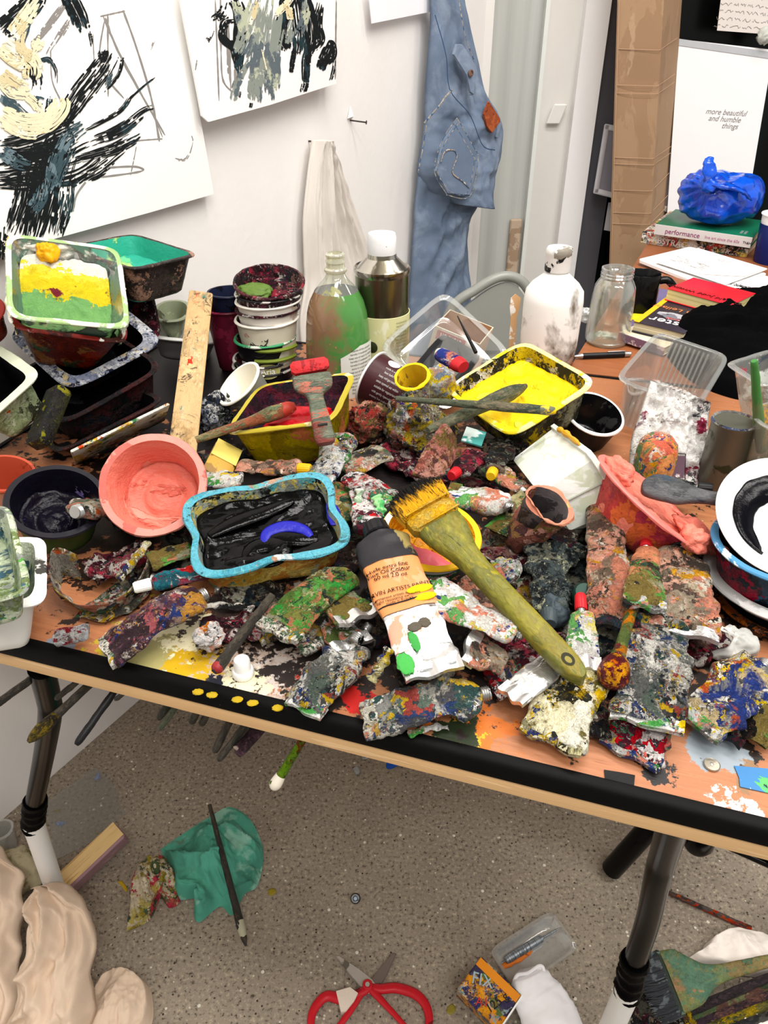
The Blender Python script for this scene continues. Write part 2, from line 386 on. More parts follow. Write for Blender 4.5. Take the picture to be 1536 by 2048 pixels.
struct(build('window_1', *box(2.6, 0.02, ZC, at_=(xD + 0.085 + 1.3, BY + 0.06, ZC / 2)), GL, smooth=False))
struct(build('trim_6', *box(0.04, 0.05, ZC, at_=(bx(1265, 200, BY) + 0.02, BY + 0.03, ZC / 2)), M('window_dark_frame', '#0a0b0b', 0.4), smooth=False))

# the beige clip board strip on the grey panel, and the bit of torn tape on the post
p = Vector((bx(1024, 500, BY - 0.012), BY - 0.012, at(1024, 500, 1).z))
def backpt(px, py, y): return onplane(px, py, Vector((0, y, 0)), Vector((0, -1, 0)))
p = backpt(1027, 500, BY - 0.012)
o = tag(build('tape_strip', *box(0.038, 0.02, 0.2, 0.004), M('beige_tape', '#c4ae98', 0.6, blobs=[('#a58c74', 20, 0.4)]), frame=Matrix.Translation(p)), 'beige tape strip stuck upright on the grey panel beside the white post', 'tape')
p = backpt(1113, 228, BY - 0.045)
V, F = box(0.04, 0.012, 0.055, 0.003); V = [(x + 0.3 * z, y - 0.15 * (z + 0.02), z) for x, y, z in V]
tag(build('paper_scrap', V, F, WHITE, frame=Matrix.Translation(p)), 'tiny folded scrap of white paper stuck on the pale post', 'paper')

# ---------------------------------------------------------------- paintings on the wall
paper_m = M('heavy_white_paper', '#f6f4f1', 0.6, var=0.015, bs=30, bst=0.15)
def wframe(px, py, off):
    """frame on the wall: X along the wall, Y up, Z into the room"""
    return basis(wall(px, py, off), WD, WN)
def sheet(name, pxs, off, th, mat, fr, n=1, wav=0.0):
    inv = fr.inverted(); P = [inv @ wall(a, b, off) for a, b in pxs]; k = len(P)
    V = [(p.x, p.y, 0) for p in P] + [(p.x, p.y, -th) for p in P]
    F = [tuple(range(k))[::-1], tuple(range(k, 2 * k))] + [(i, (i + 1) % k, (i + 1) % k + k, i + k) for i in range(k)]
    if sum((V[i][0] * V[(i + 1) % k][1] - V[(i + 1) % k][0] * V[i][1]) for i in range(k)) > 0: F = [tuple(reversed(f)) for f in F]
    return V, F
rs = random.Random(5)
def strokes(name, lines, mat, parent, conv, lift, seed=1):
    """dry brush marks: each stroke is a bundle of thin paint threads; lines = [(points px, width px, threads, raggedness)]"""
    r = random.Random(seed); V, F = [], []; q = 0
    for pts, w, nb, rag in lines:
        P = smoothline([(a, b, 0) for a, b in pts], 26)
        for b in range(nb):
            o = (b + 0.5) / nb - 0.5 + r.uniform(-0.5, 0.5) / nb; bw = w / nb * r.uniform(0.7, 2.0)
            t0 = int(r.uniform(0, 26 * rag * 0.4)); t1 = 26 - int(r.uniform(0, 26 * rag)); 
            if t1 - t0 < 3: continue
            ph = r.uniform(0, 99); row = None; q += 1; z = lift + (q % 40) * 4e-6 + 2e-4 * r.random()
            for i in range(t0, t1):
                d = P[min(i + 1, 25)] - P[max(i - 1, 0)]; d = d.normalized() if d.length > 1e-6 else Vector((1, 0, 0))
                nrm = Vector((-d.y, d.x, 0)); c = P[i] + nrm * (o * w * (0.75 + 0.25 * math.sin(math.pi * i / 25)) + noise.noise(Vector((i * 0.22, ph, 1))) * w * 0.06)
                h = bw * (0.5 + 0.35 * noise.noise(Vector((i * 0.5, ph, 7)))); 
                if i in (t0, t1 - 1): h *= 0.3
                a, e = conv(c + nrm * h), conv(c - nrm * h); a.z = e.z = z
                k = len(V); V += [a, e]
                if row is not None and r.random() > rag * 0.16: F.append((row, row + 1, k + 1, k))
                row = k
    return build(name, V, F, mat, parent=parent, smooth=False)
ink_black = M('black_ink_paint', '#14191a', 0.35, blobs=[('#22363c', 14, 0.25)], bst=0.4)
ink_teal = M('blue_grey_paint', '#3c5058', 0.4, blobs=[('#6b7f88', 14, 0.35), ('#182022', 20, 0.2)])
ink_cream = M('cream_oil_paint', '#eee2c0', 0.4, blobs=[('#d8caa0', 18, 0.3), ('#f6efda', 26, 0.2)], bd=0.003)
ink_sage = M('sage_grey_oil_paint', '#8c948c', 0.4, blobs=[('#b8bea6', 18, 0.3), ('#5f6a70', 16, 0.3)])
pencil = M('pencil_line', '#8d8986', 0.8)
def painting(name, label, pxs, off, sets, tilt=0):
    fr = wframe(*pxs[1], off); inv = fr.inverted()
    t = thing(name, label, 'painting', fr)
    V, F = sheet('paper', pxs, off, 0.0035, paper_m, fr); build('paper_sheet', V, F, paper_m, parent=t, smooth=False)
    conv = lambda c: inv @ wall(c.x, c.y, off)
    for i, (nm, lines, m, lift, seed) in enumerate(sets): strokes(nm, lines, m, t, conv, lift, seed)
    return t
B1 = [([(0, 60), (60, 10), (80, -20)], 40, 14, .3), ([(130, -20), (150, 20), (168, 62)], 34, 14, .35), ([(10, 70), (30, 50), (38, 36)], 22, 9, .5),
      ([(62, 180), (75, 130), (95, 118), (110, 140), (112, 170)], 10, 7, .6), ([(95, 235), (102, 190)], 14, 7, .4), ([(30, 120), (70, 150), (75, 180)], 24, 12, .6),
      ([(120, 250), (160, 190), (200, 140), (222, 105)], 44, 20, .75), ([(170, 260), (235, 225), (265, 190), (312, 150)], 9, 6, .5), ([(180, 285), (240, 260), (285, 225), (308, 216)], 26, 16, .6),
      ([(150, 320), (220, 300), (260, 280), (280, 268)], 24, 16, .6), ([(140, 370), (200, 335), (255, 290)], 30, 14, .8), ([(0, 300), (60, 290), (130, 260), (150, 255)], 60, 30, .4),
      ([(60, 480), (85, 390), (100, 320), (120, 270)], 60, 30, .45), ([(20, 470), (45, 400), (60, 330), (80, 290)], 40, 22, .6), ([(110, 470), (125, 410), (130, 360), (150, 300)], 40, 22, .7),
      ([(-10, 350), (60, 340), (140, 330), (190, 300)], 80, 40, .5), ([(8, 520), (12, 450)], 24, 10, .5), ([(178, 62), (184, 95)], 7, 4, .5), ([(198, 100), (205, 125)], 10, 4, .5), ([(215, 100), (205, 130)], 10, 4, .5), ([(245, 110), (235, 150), (200, 190)], 8, 5, .8), ([(122, 440), (125, 470)], 8, 4, .5)]
T1 = [([(60, 20), (40, 80), (30, 90)], 20, 10, .4), ([(0, 190), (30, 215), (60, 245)], 22, 12, .5), ([(100, 380), (115, 330), (140, 280), (170, 255)], 40, 18, .6), ([(0, 300), (30, 320), (60, 330)], 30, 14, .6), ([(60, 420), (75, 400), (85, 360)], 30, 14, .6), ([(60, 200), (90, 205)], 20, 8, .5), ([(212, 175), (222, 140)], 10, 6, .6)]
C1 = [([(20, 70), (45, 40), (80, -10)], 30, 12, .3), ([(45, 60), (40, 90), (60, 115), (80, 90)], 20, 9, .3), ([(0, 90), (30, 110), (60, 130), (62, 160)], 50, 16, .3), ([(0, 150), (30, 175), (60, 180)], 44, 16, .3), ([(0, 225), (40, 245), (90, 245), (120, 215), (122, 195)], 40, 16, .3), ([(0, 240), (40, 262), (80, 268)], 26, 10, .4), ([(65, 265), (90, 250), (100, 225)], 24, 9, .3), ([(70, 100), (80, 70)], 26, 7, .5), ([(50, 190), (75, 215), (65, 240)], 16, 6, .4)]
P1 = [([(205, 30), (225, 80), (300, 220), (325, 275)], 2, 1, .0), ([(245, 20), (270, 90), (300, 190), (318, 283)], 2, 1, 0), ([(200, 33), (250, 22)], 2, 1, 0), ([(325, 278), (260, 283)], 2, 1, 0), ([(330, 270), (245, 120), (210, 35)], 2, 1, 0), ([(215, 20), (216, 200)], 2, 1, .2), ([(135, 0), (90, 60), (60, 90)], 14, 8, .5), ([(140, 40), (120, 70), (95, 110)], 12, 6, .6), ([(100, 100), (103, 160), (120, 200)], 2, 1, 0), ([(205, 335), (270, 332), (282, 343), (200, 355)], 2, 1, 0), ([(260, 350), (272, 290)], 2, 1, .3), ([(345, 315), (370, 318), (383, 285), (380, 270)], 5, 3, .9), ([(145, 425), (155, 385), (200, 330)], 2, 1, .2), ([(250, 200), (200, 130), (210, 30)], 2, 1, .2), ([(185, 60), (190, 160)], 2, 1, .5), ([(300, 100), (340, 8)], 3, 2, .9)]
painting('painting', 'larger white paper painting with black, blue-grey and cream brush strokes on the wall', [(353, -30), (428, 388), (300, 425), (115, 476), (-260, 590), (-260, -30)], 0.02,
         [('black_paint_pattern', B1, ink_black, 0.0006, 1), ('blue_grey_paint_pattern', T1, ink_teal, 0.0010, 2), ('cream_paint_pattern', C1, ink_cream, 0.0014, 3), ('pencil_line_pattern', P1, pencil, 0.0004, 4)])
B2 = [([(470, 100), (445, 75), (450, 45), (470, 40)], 16, 9, .4), ([(470, 95), (480, 60), (468, 50)], 10, 6, .5), ([(425, 40), (445, 25), (455, 0)], 18, 9, .7), ([(412, 85), (425, 60)], 12, 5, .8), ([(480, 140), (470, 100), (460, 70)], 18, 9, .6), ([(600, -10), (610, 60), (605, 110)], 50, 24, .2), ([(575, 100), (560, 60), (580, 0)], 26, 12, .3), ([(582, 145), (590, 90)], 10, 5, .3), ([(610, 165), (612, 120), (618, 90)], 18, 9, .3), ([(640, 5), (635, 50), (640, 80), (620, 100)], 20, 10, .4), ([(640, 140), (650, 110), (665, 75)], 22, 10, .4), ([(652, 130), (668, 110), (662, 85), (640, 105)], 9, 6, .4), ([(660, 165), (668, 130), (670, 85)], 6, 4, .5), ([(605, 185), (612, 160)], 14, 6, .6), ([(470, 140), (500, 60)], 16, 7, .8), ([(500, 215), (502, 205)], 6, 3, .2), ([(478, 195), (482, 180)], 5, 3, .5), ([(475, 150), (480, 30), (460, -10)], 24, 10, .5), ([(570, -10), (575, 50)], 30, 10, .3)]
S2 = [([(480, 110), (500, 60), (520, -10)], 44, 18, .3), ([(530, 190), (525, 130), (535, 60), (545, -10)], 50, 20, .4), ([(550, 180), (548, 120), (560, 50)], 24, 10, .5), ([(505, 200), (515, 140), (530, 90)], 30, 12, .6), ([(465, 200), (475, 160), (500, 110)], 16, 7, .5), ([(520, 205), (515, 150)], 8, 3, .3), ([(545, 200), (540, 150)], 8, 3, .3), ([(595, 70), (610, 30), (612, -10)], 20, 8, .5), ([(575, 90), (585, 40)], 16, 8, .5), ([(485, 60), (470, 0)], 20, 8, .3)]
C2 = [([(550, 30), (570, 10), (585, -10)], 12, 5, .3), ([(500, 50), (520, -10)], 10, 4, .5), ([(580, 40), (575, 5)], 12, 5, .3), ([(532, 140), (520, 90)], 4, 2, .3)]
P2 = [([(440, -10), (441, 100), (445, 160), (465, 185)], 2, 1, 0), ([(430, 0), (438, 210)], 2, 1, .1), ([(672, 0), (670, 165)], 2, 1, .1), ([(455, 40), (460, 180)], 8, 4, .5), ([(470, 60), (472, 200)], 8, 4, .5), ([(393, 120), (390, 140)], 2, 1, 0)]
painting('painting', 'smaller white paper painting with grey-green and black drips on the wall', [(668, -30), (673, 167), (540, 210), (417, 244), (404, 232), (355, -30)], 0.035,
         [('black_paint_pattern', B2, ink_black, 0.0006, 11), ('sage_paint_pattern', S2, ink_sage, 0.0010, 12), ('cream_paint_pattern', C2, ink_cream, 0.0014, 13), ('pencil_line_pattern', P2, pencil, 0.0004, 14)])
fr = wframe(800, 20, 0.02); V, F = sheet('p', [(736, -30), (744, 47), (864, 23), (858, -30)], 0.02, 0.002, None, fr)
tag(build('paper_sheet', V, F, M('copy_paper', '#f4f4f8', 0.6, var=0.01), frame=fr, smooth=False), 'small plain white paper sheet pinned beside the jeans', 'paper')
# nail with the torn white chip above it
fr = wframe(699, 240, 0.0); t = thing('nail', 'bare steel nail jutting from the white wall above the hanging rag', 'nail', fr)
V, F = join(pipe([(0, 0, -0.01), (0.012, -0.004, 0.036)], 0.0016, 8), moved(lathe([(0.0001, 0), (0.0042, 0.0002), (0.0042, 0.0016), (0.0001, 0.0018)], 14), basis(Vector((0.012, -0.004, 0.036)), Vector((1, 0, 0)), Vector((0.3, -0.1, 1)))))
build('shank', V, F, M('dark_steel', '#4a4644', 0.35, 0.8), parent=t)
build('torn_plaster', [(-0.012, 0.004, 0.003), (0.008, 0.002, 0.002), (0.010, 0.02, 0.001), (0.002, 0.028, 0.001), (-0.002, 0.008, 0.012)], [(0, 1, 4), (1, 2, 4), (2, 3, 4), (3, 0, 4)], WHITE, parent=t, smooth=False)

# ---------------------------------------------------------------- cloth as a strip between two outlines
def strip(name, L, R, p0, n, th, mat, nr=60, nc=36, fold=None, parent=None, frame=None, bulge=None, inv=None):
    """cloth between two outline curves (pixels) in an upright plane, bulging th towards n; fold(s,t) adds relief"""
    Lp = smoothline([(a, b, 0) for a, b in L], nr); Rp = smoothline([(a, b, 0) for a, b in R], nr)
    n = n.normalized(); rings = []
    for i in range(nr):
        t = i / (nr - 1); A = onplane(Lp[i].x, Lp[i].y, p0, n); B = onplane(Rp[i].x, Rp[i].y, p0, n); b = bulge(t) if bulge else 1.0
        front = []
        for j in range(nc):
            q = j / (nc - 1); f = math.sin(math.pi * q) ** 0.55 * th * b
            if fold: f += fold(q, t) * min(1, 6 * min(q, 1 - q) + 0.15)
            front.append(A.lerp(B, q) + n * f)
        back = [A.lerp(B, j / 11) - n * 0.006 * math.sin(math.pi * j / 11) for j in range(10, 0, -1)]
        rings.append([inv @ v for v in front + back] if inv else front + back)
    V, F = ringmesh(rings)
    return build(name, V, F, mat, parent=parent, frame=frame, sharp=None)
def folds(amp, fs, ft, seed, shear=0.0, pinch=0.0):
    def f(s_, t):
        w = (s_ - 0.5) * (1 + pinch * t) + shear * t
        return amp * (noise.ridged_multi_fractal(Vector((w * fs, t * ft, seed)), 0.9, 2.0, 3, 1.0, 2.0) - 1.1)
    return f
rag_m = M('old_white_cotton', '#dcd5cd', 0.85, var=0.04, bs=220, bd=0.0006, blobs=[('#e0b8a8', 9, 0.03), ('#d8c8a8', 7, 0.07), ('#d8a070', 20, 0.006)])
p0 = wall(650, 450, 0.02)
fr = wframe(632, 282, 0.012); t = thing('rag', 'stained white cotton rag hanging on the wall from a nail', 'rag', fr)
strip('cloth', [(622, 279), (612, 350), (604, 440), (606, 520), (608, 570), (600, 640), (604, 700)], [(643, 279), (668, 320), (695, 390), (715, 440), (735, 500), (752, 580), (756, 700)], p0, WN, 0.026, rag_m, 90, 70,
      folds(0.024, 6.0, 0.7, 3, 0.1), parent=t, inv=fr.inverted())
build('nail', *pipe([(-0.01, 0.0, -0.012), (-0.012, 0.0, 0.03)], 0.0018, 8), M('dark_steel', '#4a4644', 0.35, 0.8), parent=t)

# jeans on the corner of the wall
s = NT('worn_denim'); v = s.co(); tw = s.n('ShaderNodeTexWave', Vector=s.co((1, 1, 1), (0, 0, 0), (0, 0.6, 0)), Scale=210.0, Distortion=1.0)
col = s.mix(s.noise(s.co((1, 1, .6), sd()), 9, 5, 0.6).outputs[0], lin('#46576f'), lin('#8393a9')); col = s.mix(s.math('MULTIPLY', s.step(s.noise(v, 11, 6, 0.65, 0.6).outputs[0], 0.60, 0.1), .6), col, lin('#9dabbd'))
col = s.mix(s.math('MULTIPLY', tw.outputs[1], 0.30), col, lin('#586880'))
DENIM = s.done(s.bsdf(col, 0.85, 0, s.noise(v, 260, 4).outputs[0], 0.001, 0.4))
SEAM = M('pale_seam_thread', '#8a8680', 0.8, blobs=[('#b4aca0', 120, 0.35), ('#3f5878', 90, 0.42)])
JN = Vector((0.62, -0.78, 0)).normalized(); JP = wall(848, 250, 0.03)
fr = basis(onplane(900, 250, JP, JN), UP.cross(JN), JN); inv = fr.inverted()
t = thing('jeans', 'faded blue denim jeans with tan leather patch hanging at the wall corner', 'jeans', fr)
def jf(q, tt): return 0.010 * (noise.fractal(Vector((q * 4, tt * 7, 2)), 0.9, 2, 3)) - 0.010 * abs(noise.noise(Vector((q * 3 + tt * 4, tt * 9 - q * 4, 6)))) + 0.02 * max(0, tt - 0.75) * math.sin(q * 3)
strip('leg', [(842, 300), (832, 380), (825, 470), (818, 580), (812, 720)], [(985, 330), (960, 400), (933, 450), (935, 530), (938, 620), (915, 720)], JP, JN, 0.045, DENIM, 70, 44,
      lambda q, tt: 0.020 * (noise.ridged_multi_fractal(Vector((q * 2.2 + tt, tt * 3.5, 4)), .9, 2, 3, 1, 2) - 1.1), parent=t, inv=inv)
SL = [(861, -40), (860, 40), (852, 140), (848, 220), (846, 260), (838, 310), (834, 345), (850, 380), (870, 400)]
SR = [(912, -40), (932, 30), (948, 100), (965, 180), (992, 225), (1001, 262), (996, 310), (980, 350), (976, 412)]
strip('seat_panel', SL, SR, JP, JN, 0.085, DENIM, 80, 50, jf, parent=t, inv=inv, bulge=lambda q: 0.45 + 0.6 * q)
JP2 = JP + JN * 0.088
def jq(px, py, lift=0.0): return inv @ onplane(px, py, JP + JN * (0.062 + 0.03 * (py / 400) + lift), JN)
def patch(name, pts, mat, lift, th=0.004, parent=t):
    P = [jq(a, b, lift) for a, b in pts]; k = len(P); c = sum(P, Vector()) / k; c.z += th * 0.8
    V = P + [p + Vector((0, 0, th)) + (c - p) * 0.04 for p in P] + [c + Vector((0, 0, th * 0.4))]
    F = [(i, (i + 1) % k, (i + 1) % k + k, i + k) for i in range(k)] + [(i + k, (i + 1) % k + k, 2 * k) for i in range(k)]
    return build(name, V, F, mat, parent=parent, sharp=30)
def seam(name, pts, r=0.0018, lift=0.004, parent=t, mat=SEAM): return build(name, *pipe([jq(p.x, p.y, lift) for p in smoothline([(a, b, 0) for a, b in pts], 24)], r, 8, 0.6), mat, parent=parent)
pk = [(914, 236), (958, 312), (940, 392), (893, 388), (869, 342), (884, 282)]
pocket = patch('back_pocket', pk, DENIM, 0.004)
for a in (pk[:2], [(908, 246), (952, 322)], [pk[1], pk[2], (893, 390)], [(950, 315), (934, 386), (897, 383)], [pk[0], pk[5], pk[4], pk[3]], [(918, 246), (890, 286), (875, 342), (897, 381)]):
    seam('seam', a, 0.0010, 0.008)
seam('pocket_stitching', [(882, 325), (890, 303), (908, 300), (914, 315), (905, 345), (925, 362), (938, 375)], 0.0018, 0.010, mat=M('frayed_stitching', '#a89a8a', 0.9, blobs=[('#5a6a80', 90, 0.45), ('#e0d8c8', 100, 0.2)]))
seam('seam', [(905, 180), (890, 195), (880, 210), (848, 247)], 0.0024, 0.0); seam('seam', [(853, 250), (845, 300), (836, 345)], 0.0015, -0.008)
seam('seam', [(870, 30), (892, 110), (900, 180), (940, 230), (965, 290), (990, 300)], 0.0012, 0.0, mat=M('dark_seam', '#2f4566', 0.9))
seam('seam', [(918, 0), (930, 70), (948, 120)], 0.0014, -0.004)
patch('leather_patch', [(965, 228), (975, 202), (997, 236), (998, 243), (981, 266), (970, 252)], M('tan_leather', '#8e4426', 0.5, blobs=[('#a4552f', 40, 0.35), ('#6a2c16', 60, 0.15)]), -0.012, 0.006)
patch('waist_tab', [(904, 108), (910, 88), (922, 88), (948, 130), (945, 190), (938, 185), (930, 150)], DENIM, -0.002, 0.006)
fr2 = Matrix.Translation(jq(940, 146, 0.006)); build('button', *moved(lathe([(0.0001, 0), (0.007, 0.001), (0.008, 0.004), (0.005, 0.005), (0.0045, 0.003), (0.0001, 0.003)], 20), fr2), M('worn_copper', '#9a7a6a', 0.35, 0.8), parent=t)
seam('belt_loop', [(941, 190), (945, 212)], 0.006, -0.004, mat=DENIM); seam('belt_loop', [(1000, 243), (993, 275)], 0.006, -0.03, mat=DENIM)

# ---------------------------------------------------------------- leaning things by the dark window
card = M('corrugated_card', '#a68769', 0.75, var=0.06, bs=14, bd=0.003, bst=0.4, stretch=(1, 1, .4), blobs=[('#9c7d60', 8, 0.25), ('#b09274', 14, 0.15)])
crease = M('creased_card_edge', '#b8967a', 0.8)
def bp(px, py, y): return backpt(px, py, y)
y0 = 2.38
A0, A1 = bp(1218, 545, y0), bp(1236, -40, y0); B0, B1_ = bp(1296, 545, y0 - 0.03), bp(1334, -40, y0 - 0.03); C0, C1 = bp(1334, 430, y0 + 0.2), bp(1364, -40, y0 + 0.2)
ax = (A1 - A0) / (A1.z - A0.z)
def ext(p, z): return p + ax * (z - p.z)
fr = Matrix.Translation(ext(A0, 0.0)); inv = fr.inverted(); rings = []
for i in range(60):
    z = 2.5 * i / 59; a, b, c = ext(A0, z), ext(B0, z), ext(B0, z) + (C0 - ext(B0, C0.z)); d = a + (c - b)
    w = 0.003 * noise.noise(Vector((i * 0.9, 0, 0))) - (0.006 if i % 11 in (3, 4) else 0)
    n1 = Vector((0, -1, 0)); ring = []
    for (p, q) in ((a, b), (b, c), (c, d), (d, a)):
        for k in range(6): ring.append(inv @ (p.lerp(q, k / 6) + n1 * w * math.sin(math.pi * k / 6)))
    rings.append(ring)
t = thing('cardboard_box', 'tall creased brown cardboard box standing on end against the dark window', 'box', fr)
build('carton', *ringmesh(rings), card, parent=t, sharp=25)
for py in (98, 170, 186, 315, 328, 380, 425, 447):
    l, m_ = bp(1241 - py * 0.036, py, y0 - 0.0035), bp(1326 - py * 0.06, py + 2, y0 - 0.036); r_ = bp(1360 - py * 0.058, py - 22 - (py > 370) * 12, y0 + 0.14)
    build('crease', *pipe([inv @ l, inv @ l.lerp(m_, 0.5), inv @ m_, inv @ r_], 0.0009, 6), crease, parent=t)
build('crease', *pipe([inv @ bp(1238, 0, y0 - 0.006), inv @ bp(1229, 300, y0 - 0.006), inv @ bp(1222, 540, y0 - 0.006)], 0.0012, 6), crease, parent=t)

def leaning(name, label, cat, pxs, yb, yt, th, mat, parent=None):
    """flat board through four pixels; lower corners at depth yb, upper at yt; pxs = bottom-left, bottom-right, top-right, top-left"""
    P = [bp(*pxs[0], yb), bp(*pxs[1], yb), bp(*pxs[2], yt), bp(*pxs[3], yt)]
    m = basis(sum(P, Vector()) / 4, P[1] - P[0], (P[1] - P[0]).cross(P[3] - P[0])); iv = m.inverted()
    V = [iv @ p for p in P]; V = [(v.x, v.y, 0) for v in V] + [(v.x, v.y, -th) for v in V]
    return m, V, [(0, 1, 2, 3), (7, 6, 5, 4), (0, 4, 5, 1), (1, 5, 6, 2), (2, 6, 7, 3), (3, 7, 4, 0)]
board = M('white_board', '#eeeef0', 0.5, var=0.01)
m, V, F = leaning('', '', '', [(1330, 500), (1480, 500), (1546, 100), (1358, 78)], 2.50, 2.585, 0.004, board)
t = thing('drawing_board', 'large white drawing board with faint handwriting leaning behind the blue bag', 'board', m); build('board', V, F, board, parent=t, smooth=False)
iv = m.inverted(); P = [iv @ bp(*q, 2.575) for q in ((1358, 90), (1545, 118), (1540, 103), (1358, 76))]
build('tape', [(p.x, p.y, 0.002) for p in P] + [(p.x, p.y, -0.008) for p in P], F, M('frosted_tape', '#b4b8bc', 0.3), parent=t, smooth=False)
pt = iv @ bp(1452, 238, 2.545)
text('handwriting', 'more beautiful\nand humble\n       things', 0.021, pencil, t, Matrix.Translation((pt.x, pt.y, 0.0006)) @ Matrix.Rotation(-0.06, 4, 'Z'), shear=0.3)
m, V, F = leaning('', '', '', [(1192, 382), (1340, 420), (1376, 285), (1213, 254)], 2.54, 2.57, 0.006, board)
t = thing('picture_frame', 'grey translucent frame with white border leaning behind the cardboard box', 'frame', m)
build('sheet', V, F, M('grey_tracing_paper', '#8e8e9a', 0.3, var=0.03), parent=t, smooth=False)
vv = [Vector(v) for v in V[:4]]
for i in range(4):
    a, b = vv[i], vv[(i + 1) % 4]; build('border', *moved(box((b - a).length + 0.014, 0.016, 0.008, 0.002), basis((a + b) / 2, b - a, Vector((0, 0, 1)))), M('white_border', '#d0d0d6', 0.5), parent=t)
m, V, F = leaning('', '', '', [(1208, 460), (1260, 470), (1262, 405), (1217, 405)], 2.54, 2.57, 0.003, board)
tag(build('paper_sheet', V, F, M('grey_white_paper', '#c8c8cc', 0.6), frame=m, smooth=False), 'small white paper propped low behind the cardboard box', 'paper')
m, V, F = leaning('', '', '', [(1434, 61), (1580, 72), (1590, -60), (1449, -60)], 2.58, 2.585, 0.002, board)
t = thing('written_note', 'paper sheet covered in dense handwriting stuck high on the dark window', 'note', m); build('paper_sheet', V, F, M('note_paper', '#dcd6d0', 0.6, var=0.02), parent=t, smooth=False)
r7 = random.Random(4); hV, hF = [], []
for row in range(11):
    y = V[0][1] + 0.012 + row * 0.0175; x = -0.105 + 0.004 * row / 3
    while x < 0.10:
        w = r7.uniform(0.012, 0.035); pts = [(x + w * k / 7, y + r7.uniform(-0.004, 0.004), 0.0006) for k in range(8)]
        v_, f_ = pipe(pts, 0.0006, 4, 0.3); hV, hF = join((hV, hF), (v_, f_)); x += w + 0.006
build('handwriting', hV, hF, M('grey_ink', '#77706e', 0.8), parent=t)
# bit of crumpled plastic stuck on the glass beside the note
m = Matrix.Translation(bp(1530, 72, 2.57)); o = build('plastic_scrap', *ball(0.022, 2), M('pale_plastic_film', '#c8ccc4', 0.3), frame=m); crumple(o, 0.012, 60, 3, True); tag(o, 'crumpled pale plastic scrap on the window under the handwritten note', 'scrap')

# grey folding chair behind the table
p = bp(985, 640, 2.0); m = basis(Vector((bp(1000, 600, 1.98).x, 1.98, 0)), Vector((1, 0.12, 0)), UP); iv = m.inverted()
t = thing('folding_chair', 'grey metal folding chair standing behind the table by the hanging jeans', 'chair', m)
def cl(px, py): return iv @ onplane(px, py, m.translation, Vector((0.12, -1, 0)).normalized())
cm = M('grey_chair_enamel', '#9a9c96', 0.35, 0.1, var=0.04, blobs=[('#b8b8b0', 30, 0.05)])
arc = [cl(*q) for q in ((870, 700), (905, 615), (950, 580), (990, 557), (1022, 553), (1050, 570), (1075, 620), (1090, 700))]
build('frame_tube', *pipe(smoothline(arc, 60), 0.013, 14), cm, parent=t)
k = len(arc); inn = [cl(*q) for q in ((890, 700), (918, 628), (955, 594), (992, 571), (1020, 566), (1042, 582), (1062, 625), (1075, 700))]
inn = smoothline(inn, 40); V = [p - Vector((0, 0.004, 0)) for p in inn] + [p + Vector((0, 0.006, 0)) for p in inn]; n = len(inn)
build('backrest', V, [tuple(range(n)), tuple(range(2 * n - 1, n - 1, -1))] + [(i, i + n, (i + 1) % n + n, (i + 1) % n) for i in range(n)], cm, parent=t, sharp=30)
for a in (arc[0], arc[-1]): build('leg', *pipe([a, Vector((a.x * 1.03, -0.08, 0.002))], 0.012, 12), cm, parent=t)
build('seat', *box(0.26, 0.24, 0.02, 0.008, at_=((arc[0].x + arc[-1].x) / 2 + .045, 0.13, 0.44)), cm, parent=t)
for sx in (arc[0].x + 0.10, arc[-1].x - 0.01): build('leg', *pipe([(sx, 0.20, 0.43), (sx, 0.24, 0.002)], 0.012, 12), cm, parent=t)

# ---------------------------------------------------------------- tables
TA = -17.3; TU = Vector((math.cos(math.radians(TA)), math.sin(math.radians(TA)), 0)); TV = Vector((-TU.y, TU.x, 0))
corner = tab(1538, 1648); back = tab(640, 690)
TD = (back - corner).dot(TV); TL = 1.033; corner = corner + TU * .10
TO = corner - TU * TL                                  # front left corner of the top
tfr = basis(TO, TU, UP); tinv = tfr.inverted()
def splat(s, col, v, px, py, r, colr, sc=60, cov=0.5):
    p = tinv @ tab(px, py); d = s.n('ShaderNodeVectorMath', {'operation': 'DISTANCE'}, i0=v, i1=(p.x, p.y, 0)).outputs['Value']
    nz = s.noise(v, sc, 5, 0.65).outputs[0]
    f = s.step(s.math('SUBTRACT', s.math('ADD', nz, (cov - 0.5) * 0.5), s.math('MULTIPLY', d, 0.28 / r)), 0.30, 0.015)
    return s.mix(f, col, lin(colr))
s = NT('orange_brown_table_veneer'); v = s.co(); g = s.noise(s.co((3, 55, 1), sd()), 5, 5, 0.65).outputs[0]
col = s.mix(g, lin('#8f5839'), lin('#bd8058')); col = s.mix(s.step(s.noise(s.co((8, 160, 1), sd()), 6, 3).outputs[0], 0.66, 0.03), col, lin('#8a5032'))
spk = s.noise(v, 130, 3); col = s.mix(s.step(spk.outputs[0], 0.73, 0.01), col, lin('#e8dcc8')); spk2 = s.noise(s.co((1, 1, 1), (5, 5, 5)), 95, 3); col = s.mix(s.step(spk2.outputs[0], 0.745, 0.01), col, lin('#2a2620'))
